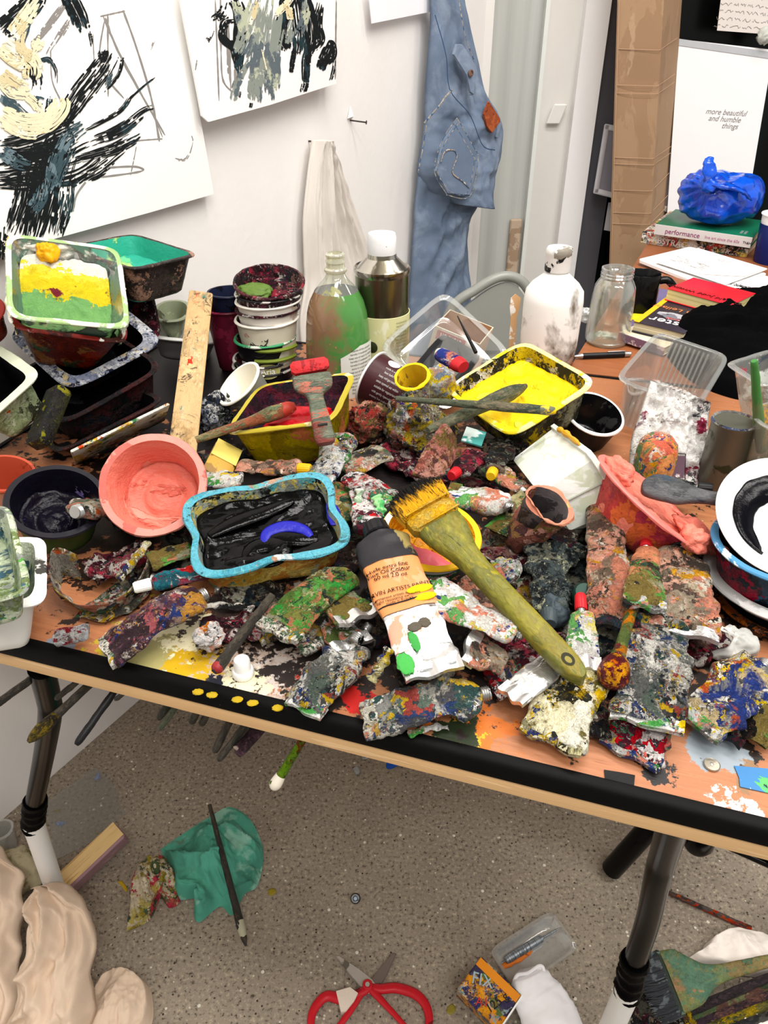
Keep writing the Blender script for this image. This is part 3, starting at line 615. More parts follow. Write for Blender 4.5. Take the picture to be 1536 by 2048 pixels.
for a in [(310, 1310, .075, '#b09a28', 45), (340, 1290, .06, '#ece4bc', 40), (270, 1330, .05, '#a8a068', 60), (395, 1330, .04, '#c8a01c', 60), (600, 1290, .09, '#b09a90', 110, .40), (520, 1320, .08, '#bca898', 130, .36), (560, 1340, .05, '#c8bcb4', 150, .33), (640, 1240, .03, '#3c3632', 60), (715, 1400, .014, '#b82420', 40, .7), (640, 1360, .03, '#c04a38', 70, .4), (950, 1465, .04, '#c86a24', 40, .5), (920, 1475, .02, '#d8a820', 60), (905, 1460, .022, '#26301c', 50), (1310, 1538, .013, '#1e1c1c', 60, .7), (1465, 1495, .022, '#241a14', 60, .55), (1440, 1500, .018, '#8a949c', 40, .75), (1505, 1560, .02, '#8a6a4a', 60, .4), (1190, 1370, .03, '#3a2a24', 50), (1510, 1622, .010, '#e8e8e4', 80, .5), (1460, 1605, .022, '#d8c8c8', 110, .3), (100, 1300, .02, '#7a8490', 50, .6), (75, 1325, .012, '#9aa0a8', 40, .7), (450, 1370, .015, '#1c1e2c', 40, .8), (490, 1365, .02, '#e4dcb8', 50, .6), (470, 1235, .06, '#3a2c26', 60, .45), (750, 1200, .15, '#2a2220', 45, .55), (1000, 1150, .16, '#2a2220', 40, .6), (1250, 1150, .15, '#2e2420', 45, .55), (850, 950, .2, '#241c1a', 40, .6), (300, 1000, .2, '#2a1c16', 40, .5), (550, 950, .2, '#1c1818', 40, .6), (350, 760, .25, '#141214', 30, .65), (1000, 1250, .1, '#2a2220', 45, .5), (1280, 1260, .1, '#2a201c', 45, .5), (1330, 1300, .07, '#2a201c', 45, .5)]:
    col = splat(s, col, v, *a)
TABLE = s.done(s.bsdf(col, 0.42, 0, s.math('ADD', g, spk.outputs[0]), 0.0008, 0.35))
edge_wood = M('pale_wood_lipping', '#cfa878', 0.5, var=0.05, stretch=(0.3, 6, 6), blobs=[('#dcb88a', 14, 0.3)])
edge_black = M('black_rubber_edging', '#060606', 0.5, var=0.2, Specular_IOR_Level=.08, blobs=[('#c8a020', 26, 0.006), ('#d8d8d4', 90, 0.01)])
t = thing('work_table', 'folding work table with black edging holding the heap of paint tubes', 'table', tfr)
build('table_top', *box(TL, TD, 0.006, 0.002, at_=(TL / 2, TD / 2, -0.003)), TABLE, parent=t)
def roundrect(x0, y0, x1, y1, r, n=10):
    out = []
    for cx, cy, a in ((x1 - r, y0 + r, -90), (x1 - r, y1 - r, 0), (x0 + r, y1 - r, 90), (x0 + r, y0 + r, 180)):
        out += [(cx + r * math.cos(math.radians(a + 90 * i / n)), cy + r * math.sin(math.radians(a + 90 * i / n))) for i in range(n + 1)]
    return out
def edging(z0, z1, grow, mat, name, r=0.012):
    o_ = roundrect(-grow, -grow, TL + grow, TD + grow, r + grow); i_ = roundrect(0.004, 0.004, TL - 0.004, TD - 0.004, r)
    e = (z1 - z0) * 0.25; m_ = roundrect(-grow + e, -grow + e, TL + grow - e, TD + grow - e, r + grow)
    R = [[(a, b, z0) for a, b in i_], [(a, b, z0) for a, b in o_], [(a, b, z1 - e) for a, b in o_], [(a, b, z1) for a, b in m_], [(a, b, z1) for a, b in i_]]
    return build(name, *ringmesh(R, False, False), mat, parent=t, sharp=50)
edging(-0.016, 0.0012, 0.007, edge_black, 'black_edging')
edging(-0.034, -0.0162, 0.0045, edge_wood, 'wood_lipping')
build('underside', *box(TL - 0.01, TD - 0.01, 0.02, at_=(TL / 2, TD / 2, -0.024)), edge_wood, parent=t, smooth=False)
legblack = M('black_leg_enamel', '#040404', 0.2, var=0.2, bst=.02, Specular_IOR_Level=.4, IOR=1.14)
legwhite = M('white_plastic_pipe', '#e9e9e6', 0.4, var=0.02); tapem = M('black_tape', '#050506', 0.4, IOR=1.15, bs=30, bd=0.003)
def leg(pts, tape, foot):
    P = smoothline([tinv @ at(a, b, z) for a, b, z in pts], 40); build('leg', *pipe(P, 0.0125, 18), legblack, parent=t)
    Q = smoothline([tinv @ at(a, b, z) for a, b, z in tape], 16); o = build('tape_wrap', *pipe(Q, [0.0155 + 0.0014 * math.sin(i * 1.7) for i in range(16)], 18), tapem, parent=t); crumple(o, 0.002, 60, 3)
    Q = [tinv @ at(a, b, z) for a, b, z in foot]; build('leg_extension', *pipe(Q, 0.0148, 18), legwhite, parent=t)
leg([(82, 1335, .705), (97, 1395, .63), (100, 1430, .59), (88, 1510, .47), (68, 1610, .31)], [(70, 1600, .325), (65, 1650, .255)], [(66, 1645, .262), (118, 1800, 0.005)])
leg([(1350, 1635, .706), (1328, 1710, .60), (1316, 1750, .55), (1296, 1840, .43), (1268, 1925, .31)], [(1270, 1918, .32), (1254, 1985, .24)], [(1256, 1978, .25), (1190, 2130, 0.005)])
for (x, y) in ((0.12, TD - 0.1), (TL - 0.1, TD - 0.1)): build('leg', *pipe([(x, y, -0.035), (x, y, -T + 0.003)], 0.0125, 14), legblack, parent=t)

e0 = tab(1168, 690); e1 = tab(1302, 476); dv = (e1 - e0).normalized(); du = Vector((dv.y, -dv.x, 0))
s0 = tab(1215, 768); yb = e0 + dv * ((s0 - e0).dot(dv) - 0.035)
dfr = basis(yb, du, UP)
s = NT('reddish_desk_veneer'); v = s.co(); g = s.noise(s.co((3, 40, 1), sd()), 5, 5, 0.6).outputs[0]
col = s.mix(g, lin('#7c4428'), lin('#a5673f')); col = s.mix(s.step(s.noise(v, 90, 3).outputs[0], 0.74, 0.01), col, lin('#d8c8b0')); col = s.mix(s.step(s.noise(s.co((1, 1, 1), (3, 3, 3)), 30, 4).outputs[0], 0.73, 0.01), col, lin('#3a2a22'))
DESK = s.done(s.bsdf(col, 0.4, 0, g, 0.0006, 0.3))
t2 = thing('desk', 'brown wooden desk behind the work table holding books and papers', 'desk', dfr)
di = dfr.inverted(); bk = [di @ (corner + TV * (TD + .009) + TU * q) for q in (-TL, .9)]; sl_ = (bk[1] - bk[0]).y / (bk[1] - bk[0]).x
DP = [(0, bk[0].y - bk[0].x * sl_), (1.3, bk[0].y + (1.3 - bk[0].x) * sl_), (1.3, 1.13), (0, 1.13)]
build('desk_top', *ringmesh([[(a, b, -.03) for a, b in DP], [(a, b, 0) for a, b in DP]]), DESK, parent=t2, smooth=False)
for x in (0.10, 1.2):
    for y in (0.06, 1.06): build('leg', *pipe([(x, y, -0.03), (x, y, -T + 0.003)], 0.015, 14), legblack, parent=t2)

# ---------------------------------------------------------------- vessels
def outline(w, d, r, n=96, pinch=0.0, lobes=0):
    """closed outline by equal angle steps: rounded rectangle, ellipse (r=None) or pinched four-lobed tray"""
    out = []
    for i in range(n):
        a = 2 * math.pi * (i + 0.5) / n; c, s_ = math.cos(a), math.sin(a)
        if r is None: out.append((w / 2 * c, d / 2 * s_)); continue
        e = 2 + 9 * (1 - min(1, 2 * r / min(w, d)))
        k = (abs(c) ** e + abs(s_) ** e) ** (-1 / e); x, y = w / 2 * k * c, d / 2 * k * s_
        if pinch:
            q = math.exp(-((x / (w * 0.13)) ** 2)) * pinch; y *= 1 - q
            q = math.exp(-((y / (d * 0.14)) ** 2)) * pinch * 0.7; x *= 1 - q
        out.append((x, y))
    return out
def ringat(o, inset, z, w, d):
    kx, ky = max(0.0, 1 - 2 * inset / w), max(0.0, 1 - 2 * inset / d)
    return [(x * kx, y * ky, z) for x, y in o]
def vessel(parent, w, d, h, taper, mats, r=0.03, flange=0.006, wall_t=0.0018, name='body', n=96, pinch=0.0, sub=6, foot=0.0, lump=0.0, seed=0, lip=0.003, crum=0.0, frq=30):
    """open tray or tub hanging below z=0; mats = outside, rim, inside"""
    o = outline(w, d, r, n, pinch); R, MI = [], []
    def add(i, z, m): R.append(ringat(o, i, z, w, d)); MI.append(m)
    add(min(w, d) * 0.35, -h + foot, 0); add(taper + flange + 0.008, -h + foot, 0)
    if foot: add(taper + flange + 0.007, -h, 0)
    add(taper + flange + 0.004, -h, 0); add(taper + flange, -h + 0.004, 0)
    for i in range(1, sub): f = i / sub; add(flange + taper * (1 - f), -h + 0.004 + (h - 0.004 - lip) * f, 0)
    add(flange, -lip, 0); add(0.0006, -lip, 1); add(0, -lip * 0.5, 1); add(0.001, 0, 1); add(flange + wall_t * 0.6, 0, 1)
    for i in range(1, sub): f = i / sub; add(flange + wall_t + taper * f, -(h - wall_t) * f * 0.97 - 0.001, 2)
    add(flange + wall_t + taper, -h + wall_t + foot + 0.001, 2); add(taper + flange + 0.012, -h + wall_t + foot, 2); add(min(w, d) * 0.35, -h + wall_t + foot, 2)
    V, F = ringmesh(R); mi = []
    for i in range(len(R) - 1): mi += [MI[i + 1]] * n
    mi += [0, 2]
    o_ = build(name, V, F, mats, mi, parent=parent, sharp=50)
    if lump: crumple(o_, lump, frq, seed)
    return o_
def fill(parent, w, d, level, taper, h, mat, r=0.03, flange=0.006, pinch=0.0, amp=0.002, freq=30, seed=0, name='paint', n=96, swirl=0.0, rings=14, tiltx=0.0, tilty=0.0, clampv=None):
    """paint lying in a vessel: heaped up slightly at the wall, ridged by the brush"""
    ins = flange + 0.0012 + taper * (-level / h); o = outline(w, d, r, n, pinch); V, F = [], []
    for k in range(rings + 1):
        q = (k / rings) ** 0.8
        for x, y in o:
            kx, ky = 1 - 2 * ins / w, 1 - 2 * ins / d; X, Y = x * kx * q, y * ky * q
            rad = math.hypot(X, Y); ang = math.atan2(Y, X)
            if swirl: p = Vector((rad * freq * 2.6, math.cos(ang + rad * 22) * swirl * .4 * min(1, rad / .04), math.sin(ang + rad * 22) * swirl * .4 * min(1, rad / .04) + seed))
            else: p = Vector((X * freq, Y * freq * 1.6, seed))
            z = level + amp * noise.fractal(p, 0.8, 2.1, 4) + (0.004 * q ** 6 if k < rings else 0.0) + tiltx * X + tilty * Y
            V.append((X, Y, max(z, clampv) if clampv is not None else z))
    for k in range(rings):
        for j in range(n): F.append((k * n + j, (k + 1) * n + j, (k + 1) * n + (j + 1) % n, k * n + (j + 1) % n))
    return build(name, V, F, mat, parent=parent, sharp=None)
def tray(name, label, cat, pxs, hh, h, mats, taper=0.012, r=0.03, level=None, pm=None, group=None, wt=0.6, amp=0.003, freq=30, pinch=0.0, flange=0.006, lump=0.0008, seed=0, tilt0=None, swirl=0.0, frq=30, sub=8, tiltx=0.0, tilty=0.0, clampv=None, size=None):
    m, w, d = quad(pxs, T + hh, wt=wt, tilt0=tilt0, size=size)
    t_ = thing(name, label, cat, m, group)

    vessel(t_, w, d, h, taper, mats, r, flange, pinch=pinch, lump=lump, seed=seed, frq=frq, sub=sub)
    if level is not None: fill(t_, w, d, level, taper, h, pm, r, flange, pinch, amp, freq, seed, swirl=swirl, tiltx=tiltx, tilty=tilty, clampv=clampv)
    return t_, w, d
def tub(name, label, cat, m, rad, h, mats, taper=0.008, level=None, pm=None, group=None, amp=0.003, freq=30, seed=0, swirl=0.0, flange=0.003, lump=0.0004, foot=0.002, lip=0.003, tiltx=0.0, tilty=0.0, clampv=None, frq=40):
    t_ = thing(name, label, cat, m, group)
    vessel(t_, 2 * rad, 2 * rad, h, taper, mats, None, flange, foot=foot, lump=lump, seed=seed, lip=lip, frq=frq)
    if level is not None: fill(t_, 2 * rad, 2 * rad, level, taper, h, pm, None, flange, 0, amp, freq, seed, swirl=swirl, tiltx=tiltx, tilty=tilty, clampv=clampv)
    return t_
G_TR = 'stacked plastic food trays crusted with paint'

# the crowd of trays by the wall
clr_dirty = clear('clear_tray_plastic', blobs=[('#5a7a6a', 16, 0.3), ('#c8c8c0', 30, 0.06)], haze=0.05)
s = NT('yellow_white_green_impasto'); v = s.co(); w_ = s.noise(v, 19, 6, 0.65); wv = s.n('ShaderNodeVectorMath', {'operation': 'MULTIPLY_ADD'}, i0=w_.outputs[1], i1=(0.11, 0.11, 0.05), i2=v).outputs[0]
sep = s.n('ShaderNodeSeparateXYZ', i0=wv); gy = sep.outputs[1]; gz = sep.outputs[2]
colr = s.ramp(s.n('ShaderNodeMapRange', i0=gy, i1=0.005, i2=0.145).outputs[0], ['#78b068', '#7fb86a', '#7cb46a', '#e8d024', '#eed522', '#f4e440', '#f4f2e4', '#f6f4ea', '#f4f2e8'])
spots = s.step(s.noise(v, 30, 4, 0.6).outputs[0], 0.66, 0.02); colr = s.mix(s.math('MULTIPLY', spots, s.step(gy, 0.03, 0.01)), colr, lin('#7a2430'))
colr = s.mix(s.step(s.noise(s.co((1, 1, 1), (1, 2, 3)), 55, 4).outputs[0], 0.68, 0.02), colr, lin('#b8b48a'))
IMP = s.done(s.bsdf(colr, 0.4, 0, s.math('ADD', w_.outputs[0], s.noise(wv, 160, 5, 0.7).outputs[0]), 0.006, 0.8))
black_wet = M('wet_black_paint', '#0a0a0c', 0.22, bs=34, bd=0.006, bst=0.7, var=0.3)
dark_tray = mess('dark_tray_crust', ['#121214', '#1a1718', '#2a1614', '#0e0e10', '#3a2420', '#161822', '#401c1c', '#0c0c0c'], 22, 0.35, bd=0.002)
black_in = M('black_tray_inside', '#050506', 0.4, Specular_IOR_Level=.1, bs=30, bd=0.003, var=0.3, blobs=[('#26262a', 20, 0.15)])
redbrown = mess('red_brown_paint_film', ['#5a1c14', '#6e2418', '#7a2a1c', '#54180f', '#2c4a34', '#8a5a34', '#661f14', '#70261a'], 12, 0.3, bd=0.0015, speck=0.2)
redrim = M('red_brown_rim', '#7a2018', 0.35, blobs=[('#3a1410', 20, 0.3), ('#e8e4de', 40, 0.06)])
t_, w, d = tray('black_tray', 'lowest dark tray under the leaning pile beside the wooden strip', 'tray', [(60, 860), (110, 905), (335, 800), (250, 760)], 0.026, 0.022, (dark_tray, dark_tray, black_in), group=G_TR, wt=.8, size=(.17, .15))
tray('black_tray', 'dark maroon-sided tray just beneath the blue-white rimmed tray', 'tray', [(0, 760), (115, 855), (335, 735), (210, 650)], 0.066, 0.055, (dark_tray, dark_tray, black_in), group=G_TR, wt=.8, r=0.05, size=(.17, .15))
bluewhite = mess('blue_white_rim_crust', ['#c8ccd8', '#8890a8', '#3a4260', '#e0e2e6', '#1c2038', '#a8acb8', '#c0b088'], 30, 0.35, stretch=(1, 1, 1), bd=0.002)
tray('black_tray', 'wide black tray with a streaky blue and white rim under the red-brown tray', 'tray', [(5, 655), (140, 795), (330, 672), (205, 585)], 0.098, 0.045, (dark_tray, bluewhite, black_in), group=G_TR, wt=.6, r=0.045, size=(.165, .15), flange=0.016, level=-0.035, pm=black_wet)
tray('red_brown_tray', 'deep translucent red-brown tray under the yellow and green paint tray', 'tray', [(20, 655), (258, 690), (240, 555), (20, 520)], 0.160, 0.078, (redbrown, redrim, redbrown), taper=0.026, group=G_TR, wt=1.5, tilt0=(14, 0), size=(.178, .165))
t_, w, d = tray('paint_tray', 'clear tray thick with green, yellow and white paint, topmost of the pile', 'tray', [(14, 640), (262, 655), (240, 500), (10, 460)], 0.192, 0.055, (clr_dirty, M('white_crusted_rim', '#e6e8dc', 0.4, blobs=[('#9ab87a', 14, 0.45), ('#b8c0b8', 20, 0.2)], bd=0.003), clr_dirty), taper=0.018, group=G_TR, wt=1.2, tilt0=(16, 0), size=(.18, .168), level=-0.030, pm=IMP, amp=0.008, freq=45, r=0.022, tilty=.16)
# thick paint smeared up the back and end walls of that tray
def smear(parent, pts, mat, name='paint_smear', th=0.006, seed=3, amp=0.004, n=40):
    """thick paint slab over a four-sided patch given in the parent's frame"""
    a, b, c, d_ = [Vector(p) for p in pts]; nrm = (b - a).cross(d_ - a).normalized(); V, F = [], []
    for i in range(n):
        for j in range(n):
            u_, v_ = i / (n - 1), j / (n - 1); p = a.lerp(b, u_).lerp(d_.lerp(c, u_), v_)
            e = min(u_, 1 - u_, v_, 1 - v_) * 8 + 0.6 * noise.noise(Vector((u_ * 5, v_ * 5, seed)))
            V.append(p + nrm * (th * min(1, max(-0.3, e)) + amp * noise.fractal(Vector((u_ * 6, v_ * 6, seed)), .8, 2, 4)))
    for i in range(n - 1):
        for j in range(n - 1): F.append((i * n + j, (i + 1) * n + j, (i + 1) * n + j + 1, i * n + j + 1))
    if th < 0: F = [f[::-1] for f in F]
    return build(name, V, F, mat, parent=parent, sharp=None)
smear(t_, [(-w * .44, d * .40, -.045), (w * .08, d * .42, -.045), (w * .10, d * .47, -.002), (-w * .46, d * .47, -.002)], IMP, th=0.005)
smear(t_, [(-w * .42, -d * .40, -.045), (-w * .42, d * .42, -.045), (-w * .475, d * .46, 0), (-w * .475, -d * .46, 0)], M('yellow_white_smear', '#f0e8b8', 0.4, blobs=[('#ecd020', 14, 0.5), ('#f6f6f0', 20, 0.3)], bd=0.004), th=-0.004)
smear(t_, [(w * .42, -d * .42, -.045), (w * .42, d * .1, -.045), (w * .47, d * .15, 0), (w * .475, -d * .46, 0)], M('green_white_smear', '#8cb878', 0.4, blobs=[('#eef0e4', 20, 0.45)], stretch=(1, .3, 1), bd=0.004), th=0.004)
o = build('paint_dollop', *ball(0.014, 3), M('egg_yolk_paint', '#eda812', 0.35, bs=60, bd=0.003), parent=t_); o.location = (-w * .16, d * .40, -.012); crumple(o, 0.008, 60, 4)
teal = M('teal_green_paint', '#2fa38a', 0.4, bs=60, bd=0.004, blobs=[('#6ac08a', 12, 0.2), ('#a8cc78', 14, 0.14)])
tealside = mess('dark_tray_side_paint', ['#3a3230', '#2a2426', '#5a4a44', '#b08a74', '#28201c', '#463a36', '#3a3a28'], 14, 0.4, bd=0.002)
tray('teal_tray', 'dark tray with bright teal green paint inside, balanced against the wall', 'tray', [(140, 492), (252, 540), (418, 508), (250, 466)], 0.186, 0.06, (tealside, tealside, teal), group=G_TR, wt=.3, size=(.12, .145), level=-0.03, pm=teal, r=0.025)
winecrust = mess('wine_crust', PAL['wine'], 24, 0.35)
tray('maroon_tray', 'maroon crusted tray standing on its edge beneath the teal tray', 'tray', [(262, 700), (332, 672), (290, 530), (232, 545)], 0.118, 0.04, (winecrust, winecrust, winecrust), group=G_TR, wt=0.05, tilt0=(50, -20), size=(.075, .14))
palegreen = mess('pale_green_paint_film', ['#b4c0a0', '#a4b48c', '#c4ccb0', '#9aa880', '#c05a28', '#3a3e30', '#b8c4a4', '#8a9a70'], 13, 0.4, bd=0.002, speck=0.15)
pgrim = M('pale_green_rim', '#ccd2ba', 0.45, blobs=[('#2a2c26', 26, 0.12), ('#a83a30', 14, 0.05)])
tray('green_tray', 'pale green tray with a black inside tilted beside the black trays', 'tray', [(-130, 800), (-60, 858), (92, 755), (-20, 672)], 0.095, 0.055, (palegreen, pgrim, black_in), group=G_TR, wt=.6, r=0.02, flange=0.012, size=(.15, .12))
tray('orange_tray', 'rust-orange tray end behind the tilted pale green tray', 'tray', [(-120, 650), (-60, 680), (28, 625), (-40, 560)], 0.165, 0.05, (redbrown, redrim, redbrown), group=G_TR, wt=1.0)
yb_ = mess('black_yellow_crust', ['#141414', '#1c1a14', '#5a5a1c', '#7a7622', '#101010', '#2a2a14', '#161614', '#121212'], 12, 0.4, bd=0.002)
m, w, d = quad([(60, 880), (90, 900), (135, 790), (105, 770)], T + 0.07, wt=0.1)
tag(build('scraper', *box(w, d, 0.03, 0.004), yb_, frame=m), 'black and yellow paint scraper poking out below the green tray', 'scraper')
whitebox = M('dirty_white_tub_plastic', '#c9c9c2', 0.45, blobs=[('#8a8a80', 12, 0.2), ('#5a6a50', 18, 0.12)])
tray('white_tub', 'grey-white plastic storage tub with a lip behind the wooden strip', 'tub', [(290, 672), (440, 690), (445, 640), (310, 625)], 0.048, 0.046, (M('grey_tub_side', '#6f6a6c', 0.5), WHITE, whitebox), wt=2.5, size=(.11, .10))
tray('green_tub', 'small pale green translucent tub sitting in the grey-white tub', 'tub', [(300, 645), (380, 640), (385, 600), (310, 600)], 0.080, 0.04, (M('murky_green_plastic', '#8c9478', 0.3, blobs=[('#4a4a38', 14, 0.3), ('#b8c0a8', 16, 0.3)]),) * 3, wt=2.0)
# splashed white card on edge
card_m = mess('splashed_white_card', ['#e8e4da', '#f0ece2', '#e4dccc', '#3a7a4a', '#e8c830', '#d8552a', '#ece8de', '#f0eee6', '#2a2a2a'], 20, 0.5, bd=0.0015, base='#ece8dc', cover=.7)
m, w, d = quad([(150, 925), (330, 840), (338, 806), (142, 905)], T + 0.045, wt=0.05, tilt0=(60, 0))
tag(build('palette_card', *box(w, d, 0.004, 0.001), card_m, frame=m), 'white card splashed with colours standing on edge behind the salmon tub', 'card')
# the long wooden strip
plank = mess('stained_pine_strip', ['#c9a676', '#d4b488', '#bf9c6c', '#cbaa7c', '#d8bc94', '#8f9a86', '#2f8a84', '#b89a70', '#c84a3a', '#4a463c', '#cdae82'], 15, 0.55, stretch=(1, .45, 1), base='#c9a878', cover=0.45, bd=0.0015, speck=0.12)
pa, pb = tab(402, 590, 0.135), tab(364, 912, 0.022); ax = (pa - pb)
m = basis((pa + pb) / 2, Vector((1, 0.1, 0.12)), Vector((0, -ax.z, ax.y)).normalized()) 
m = basis((pa + pb) / 2, ax.cross(Vector((0.25, -0.9, 0.6))), ax.cross(ax.cross(Vector((0.25, -0.9, 0.6)))) * -1)
iv = m.inverted(); L = ax.length
wd_ = 50 * mpp((pa + pb) / 2)
o = build('wooden_strip', *box(wd_, L, 0.016, 0.002), plank, frame=m)
tag(o, 'long paint-marked pine strip leaning upright among the trays', 'strip')

# ---------------------------------------------------------------- tubs and the tall stack
mar = M('maroon_plastic', '#7a1f38', 0.35, var=0.08, blobs=[('#5a1428', 14, 0.25), ('#c8a0a8', 10, 0.05)])
b0 = tab(468, 735); r = 42 * mpp(b0)
fr = Matrix.Translation(b0 + Vector((0, 0, up(b0, 612)))); hh = up(b0, 612)
tub('bucket', 'maroon plastic bucket between the wooden strip and the tall stack of tubs', 'bucket', fr, 46 * mpp(b0), hh, (mar, mar, mar), taper=0.012)
fr = Matrix.Translation(tab(473, 735) + Vector((0, 0, up(tab(473, 735), 582)))); navy = M('navy_crust', '#161c34', 0.4, blobs=[('#0a0a14', 18, 0.4)])
tub('blue_tub', 'navy-blue crusted tub sitting inside the maroon bucket', 'tub', fr, 40 * mpp(b0), 0.07, (navy, navy, navy), taper=0.01)
G_ST = 'yoghurt tubs in one tall nested stack'
b0 = tab(528, 757)
def stackfr(px, py, ang=0, tl=0.0):
    h_ = up(b0, py); p = b0 + Vector((0, 0, h_)); p.x += (px - proj(p)[0]) * mpp(p)
    return Matrix.Translation(p) @ Matrix.Rotation(tl, 4, 'X') @ Matrix.Rotation(math.radians(ang), 4, 'Y'), h_
k = mpp(b0)
wh = M('white_tub_plastic', '#e6e2d8', 0.4, blobs=[('#c8b8a8', 14, 0.2), ('#8a5a5a', 22, 0.06)]); whr = M('white_tub_rim', '#ece8de', 0.4, blobs=[('#3a1a24', 24, 0.12)])
cr = M('cream_tub_side', '#ddd6c0', 0.45, blobs=[('#c4b890', 12, 0.2), ('#d09a90', 20, 0.05)]); winer = mess('wine_white_rim', ['#4a1626', '#6a2236', '#e8e4de', '#2a1018', '#3a1420', '#5a1c30'], 34, 0.35)
grr = M('green_rim_paint', '#3c9a68', 0.4, blobs=[('#dfe6d8', 16, 0.45)]); blk = M('black_tub_label', '#18171a', 0.4, blobs=[('#4a2430', 14, 0.2)])
darkrim = M('black_white_rim', '#1c1a1c', 0.4, blobs=[('#dcd8d0', 18, 0.35)])
seq = [(527, 727, 62, 0.030, blk, darkrim, 'lowest tub of the tall stack, white under black drips'), (527, 712, 61, 0.045, wh, darkrim, 'second tub up in the tall stack, rim black and white'),
       (530, 672, 61, 0.075, blk, grr, 'tub with green rim and black label low in the tall stack'), (533, 634, 62, 0.075, cr, whr, 'cream tub with a printed badge halfway up the tall stack'),
       (535, 613, 62, 0.05, wh, winer, 'tub showing a thin purplish rim above the cream tub of the stack'), (536, 597, 63, 0.05, wh, whr, 'tub showing a clean white rim, third down the tall stack'), (537, 583, 64, 0.05, winer, darkrim, 'tub second from the top of the tall stack, rim dark and crusted')]
for px, py, rr, h_, body, rim, lab in seq:
    m, z = stackfr(px, py, random.Random(py).uniform(-2, 2)); hgt = min(h_, z - 0.001)
    tt = tub('yoghurt_tub', lab, 'tub', m, rr * k, hgt, (body, rim, winecrust), taper=0.009 if hgt > 0.03 else 0.004, group=G_ST, lump=0.0008, foot=0.001)
    if 'cream' in lab:
        f = around(rr * k - 0.0105, -0.25, -0.035, -0.12)
        text('printed_badge', '30%', 0.016, INK, tt, wrap=f)
        ringp = [f(Vector((0.014 * math.cos(a), 0.014 * math.sin(a) * .95, 0))) for a in [i * 2 * math.pi / 32 for i in range(33)]]; build('badge_ring', *pipe(ringp, 0.0007, 6), INK, parent=tt)
        build('green_band', *pipe([around(rr * k - 0.0115, 0.25, -0.055, -.12)(Vector((x / 100, 0, 0))) for x in range(-3, 5)], 0.003, 6), M('green_print', '#7a8a30', 0.6), parent=tt)
    if 'black label' in lab:
        f = around(rr * k - 0.0095, 0.12, -0.042, -.1)
        V, F = lathe([(0.0001, 0), (0.017, 0), (0.017, 0.0004), (0.0001, 0.0006)], 28); V = [f(Vector((x * 1.15, y * .7, z))) for x, y, z in V]; build('label_oval', V, F, M('label_olive', '#a8a468', 0.6), parent=tt)
        text('brand_lettering', 'Aria', 0.013, WINK, tt, wrap=lambda v, f=f: f(Vector((v.x, v.y, v.z + 0.0012))))
        for q in range(9):
            a = math.radians(20 + q * 17.5); build('ray_mark', *pipe([f(Vector((0.021 * math.cos(a), 0.015 * math.sin(a), 0))), f(Vector((0.026 * math.cos(a), 0.020 * math.sin(a), 0)))], 0.0006, 5), WINK, parent=tt)
        build('barcode_panel', *box(0.014, 0.001, 0.022), M('grey_barcode', '#b8b8b4', 0.6, stretch=(.1, .1, 20), blobs=[('#2a2a2a', 20, 0.4)]), parent=tt, frame=None).matrix_local = Matrix.Translation(f(Vector((-0.038, 0.002, 0.0003)))) @ Matrix.Rotation(-0.75, 4, 'Z')
m, z = stackfr(538, 561, 2, 0.22)
tt = tub('yoghurt_tub', 'topmost tub of the tall stack, maroon inside with a green dab', 'tub', m, 67 * k, 0.05, (winer, winecrust, winecrust), taper=0.009, group=G_ST, level=-0.02, pm=winecrust, amp=0.004, lump=0.0012)
o = build('green_dab', *ball(0.026, 3), M('olive_green_paint', '#55702c', 0.4, bs=60, bd=0.004, blobs=[('#3c8a58', 16, .2)]), parent=tt); o.scale = (1, .8, .35); o.location = (-0.022, -0.008, -0.014); crumple(o, 0.006, 70, 2)

def pxlathe(p0, rows, n=48):
    """bottle profile from (image row, half width in pixels) pairs over the base point"""
    out = []
    for py, hw in rows:
        z = up(p0, py); out.append((hw * mpp(p0 + Vector((0, 0, z))), z))
    return out
# tall bottle smeared green
b0 = tab(679, 772); fr = Matrix.Translation(b0)
t_ = thing('bottle', 'open clear bottle smeared green and pinkish brown beside the metal can', 'bottle', fr)
P = pxlathe(b0, [(778, 55), (772, 62), (740, 64), (690, 64), (650, 63), (622, 60), (600, 54), (580, 44)]); P[0] = (P[0][0], 0.0008)
s = NT('bottle_green_brown_film'); v = s.co(); nz = s.noise(v, 22, 5, .62, .6).outputs[0]; gx = s.n('ShaderNodeSeparateXYZ', i0=v)
br = s.mix(s.noise(s.co((1, 1, .5), sd()), 16, 5, .6).outputs[0], lin('#5e4a34'), lin('#a88060')); gr = s.mix(s.noise(s.co((1, 1, .5), sd()), 14, 4).outputs[0], lin('#4a6a38'), lin('#4c9447'))
f_ = s.step(s.math('ADD', nz, s.math('MULTIPLY', gx.outputs[0], 5.5)), .50, .09); col = s.mix(f_, br, gr); col = s.mix(s.step(s.noise(s.co((1, 1, 1), sd()), 45, 4, .7).outputs[0], .68, .02), col, lin('#c8785c')); col = s.mix(s.step(s.noise(s.co((1, 1, 1), sd()), 30, 4).outputs[0], .72, .02), col, lin('#33303c'))
build('body', *lathe(P, 56, True, False), s.done(s.bsdf(col, .16, 0, nz, .001, .3, Coat_Weight=.6)), parent=t_, sharp=None)
P2 = pxlathe(b0, [(580, 44), (568, 34), (558, 25), (549, 19.5), (543, 19)])
build('shoulder', *lathe(P2, 56, False, False), clear('clear_bottle_plastic', (.9, .92, .82), haze=0.12, blobs=[('#d8a030', 40, 0.04), ('#8a8a5a', 20, 0.2)]), parent=t_, sharp=None)
nk = clear('yellowed_neck_plastic', (.85, .84, .62), haze=0.25, gloss=0.12)
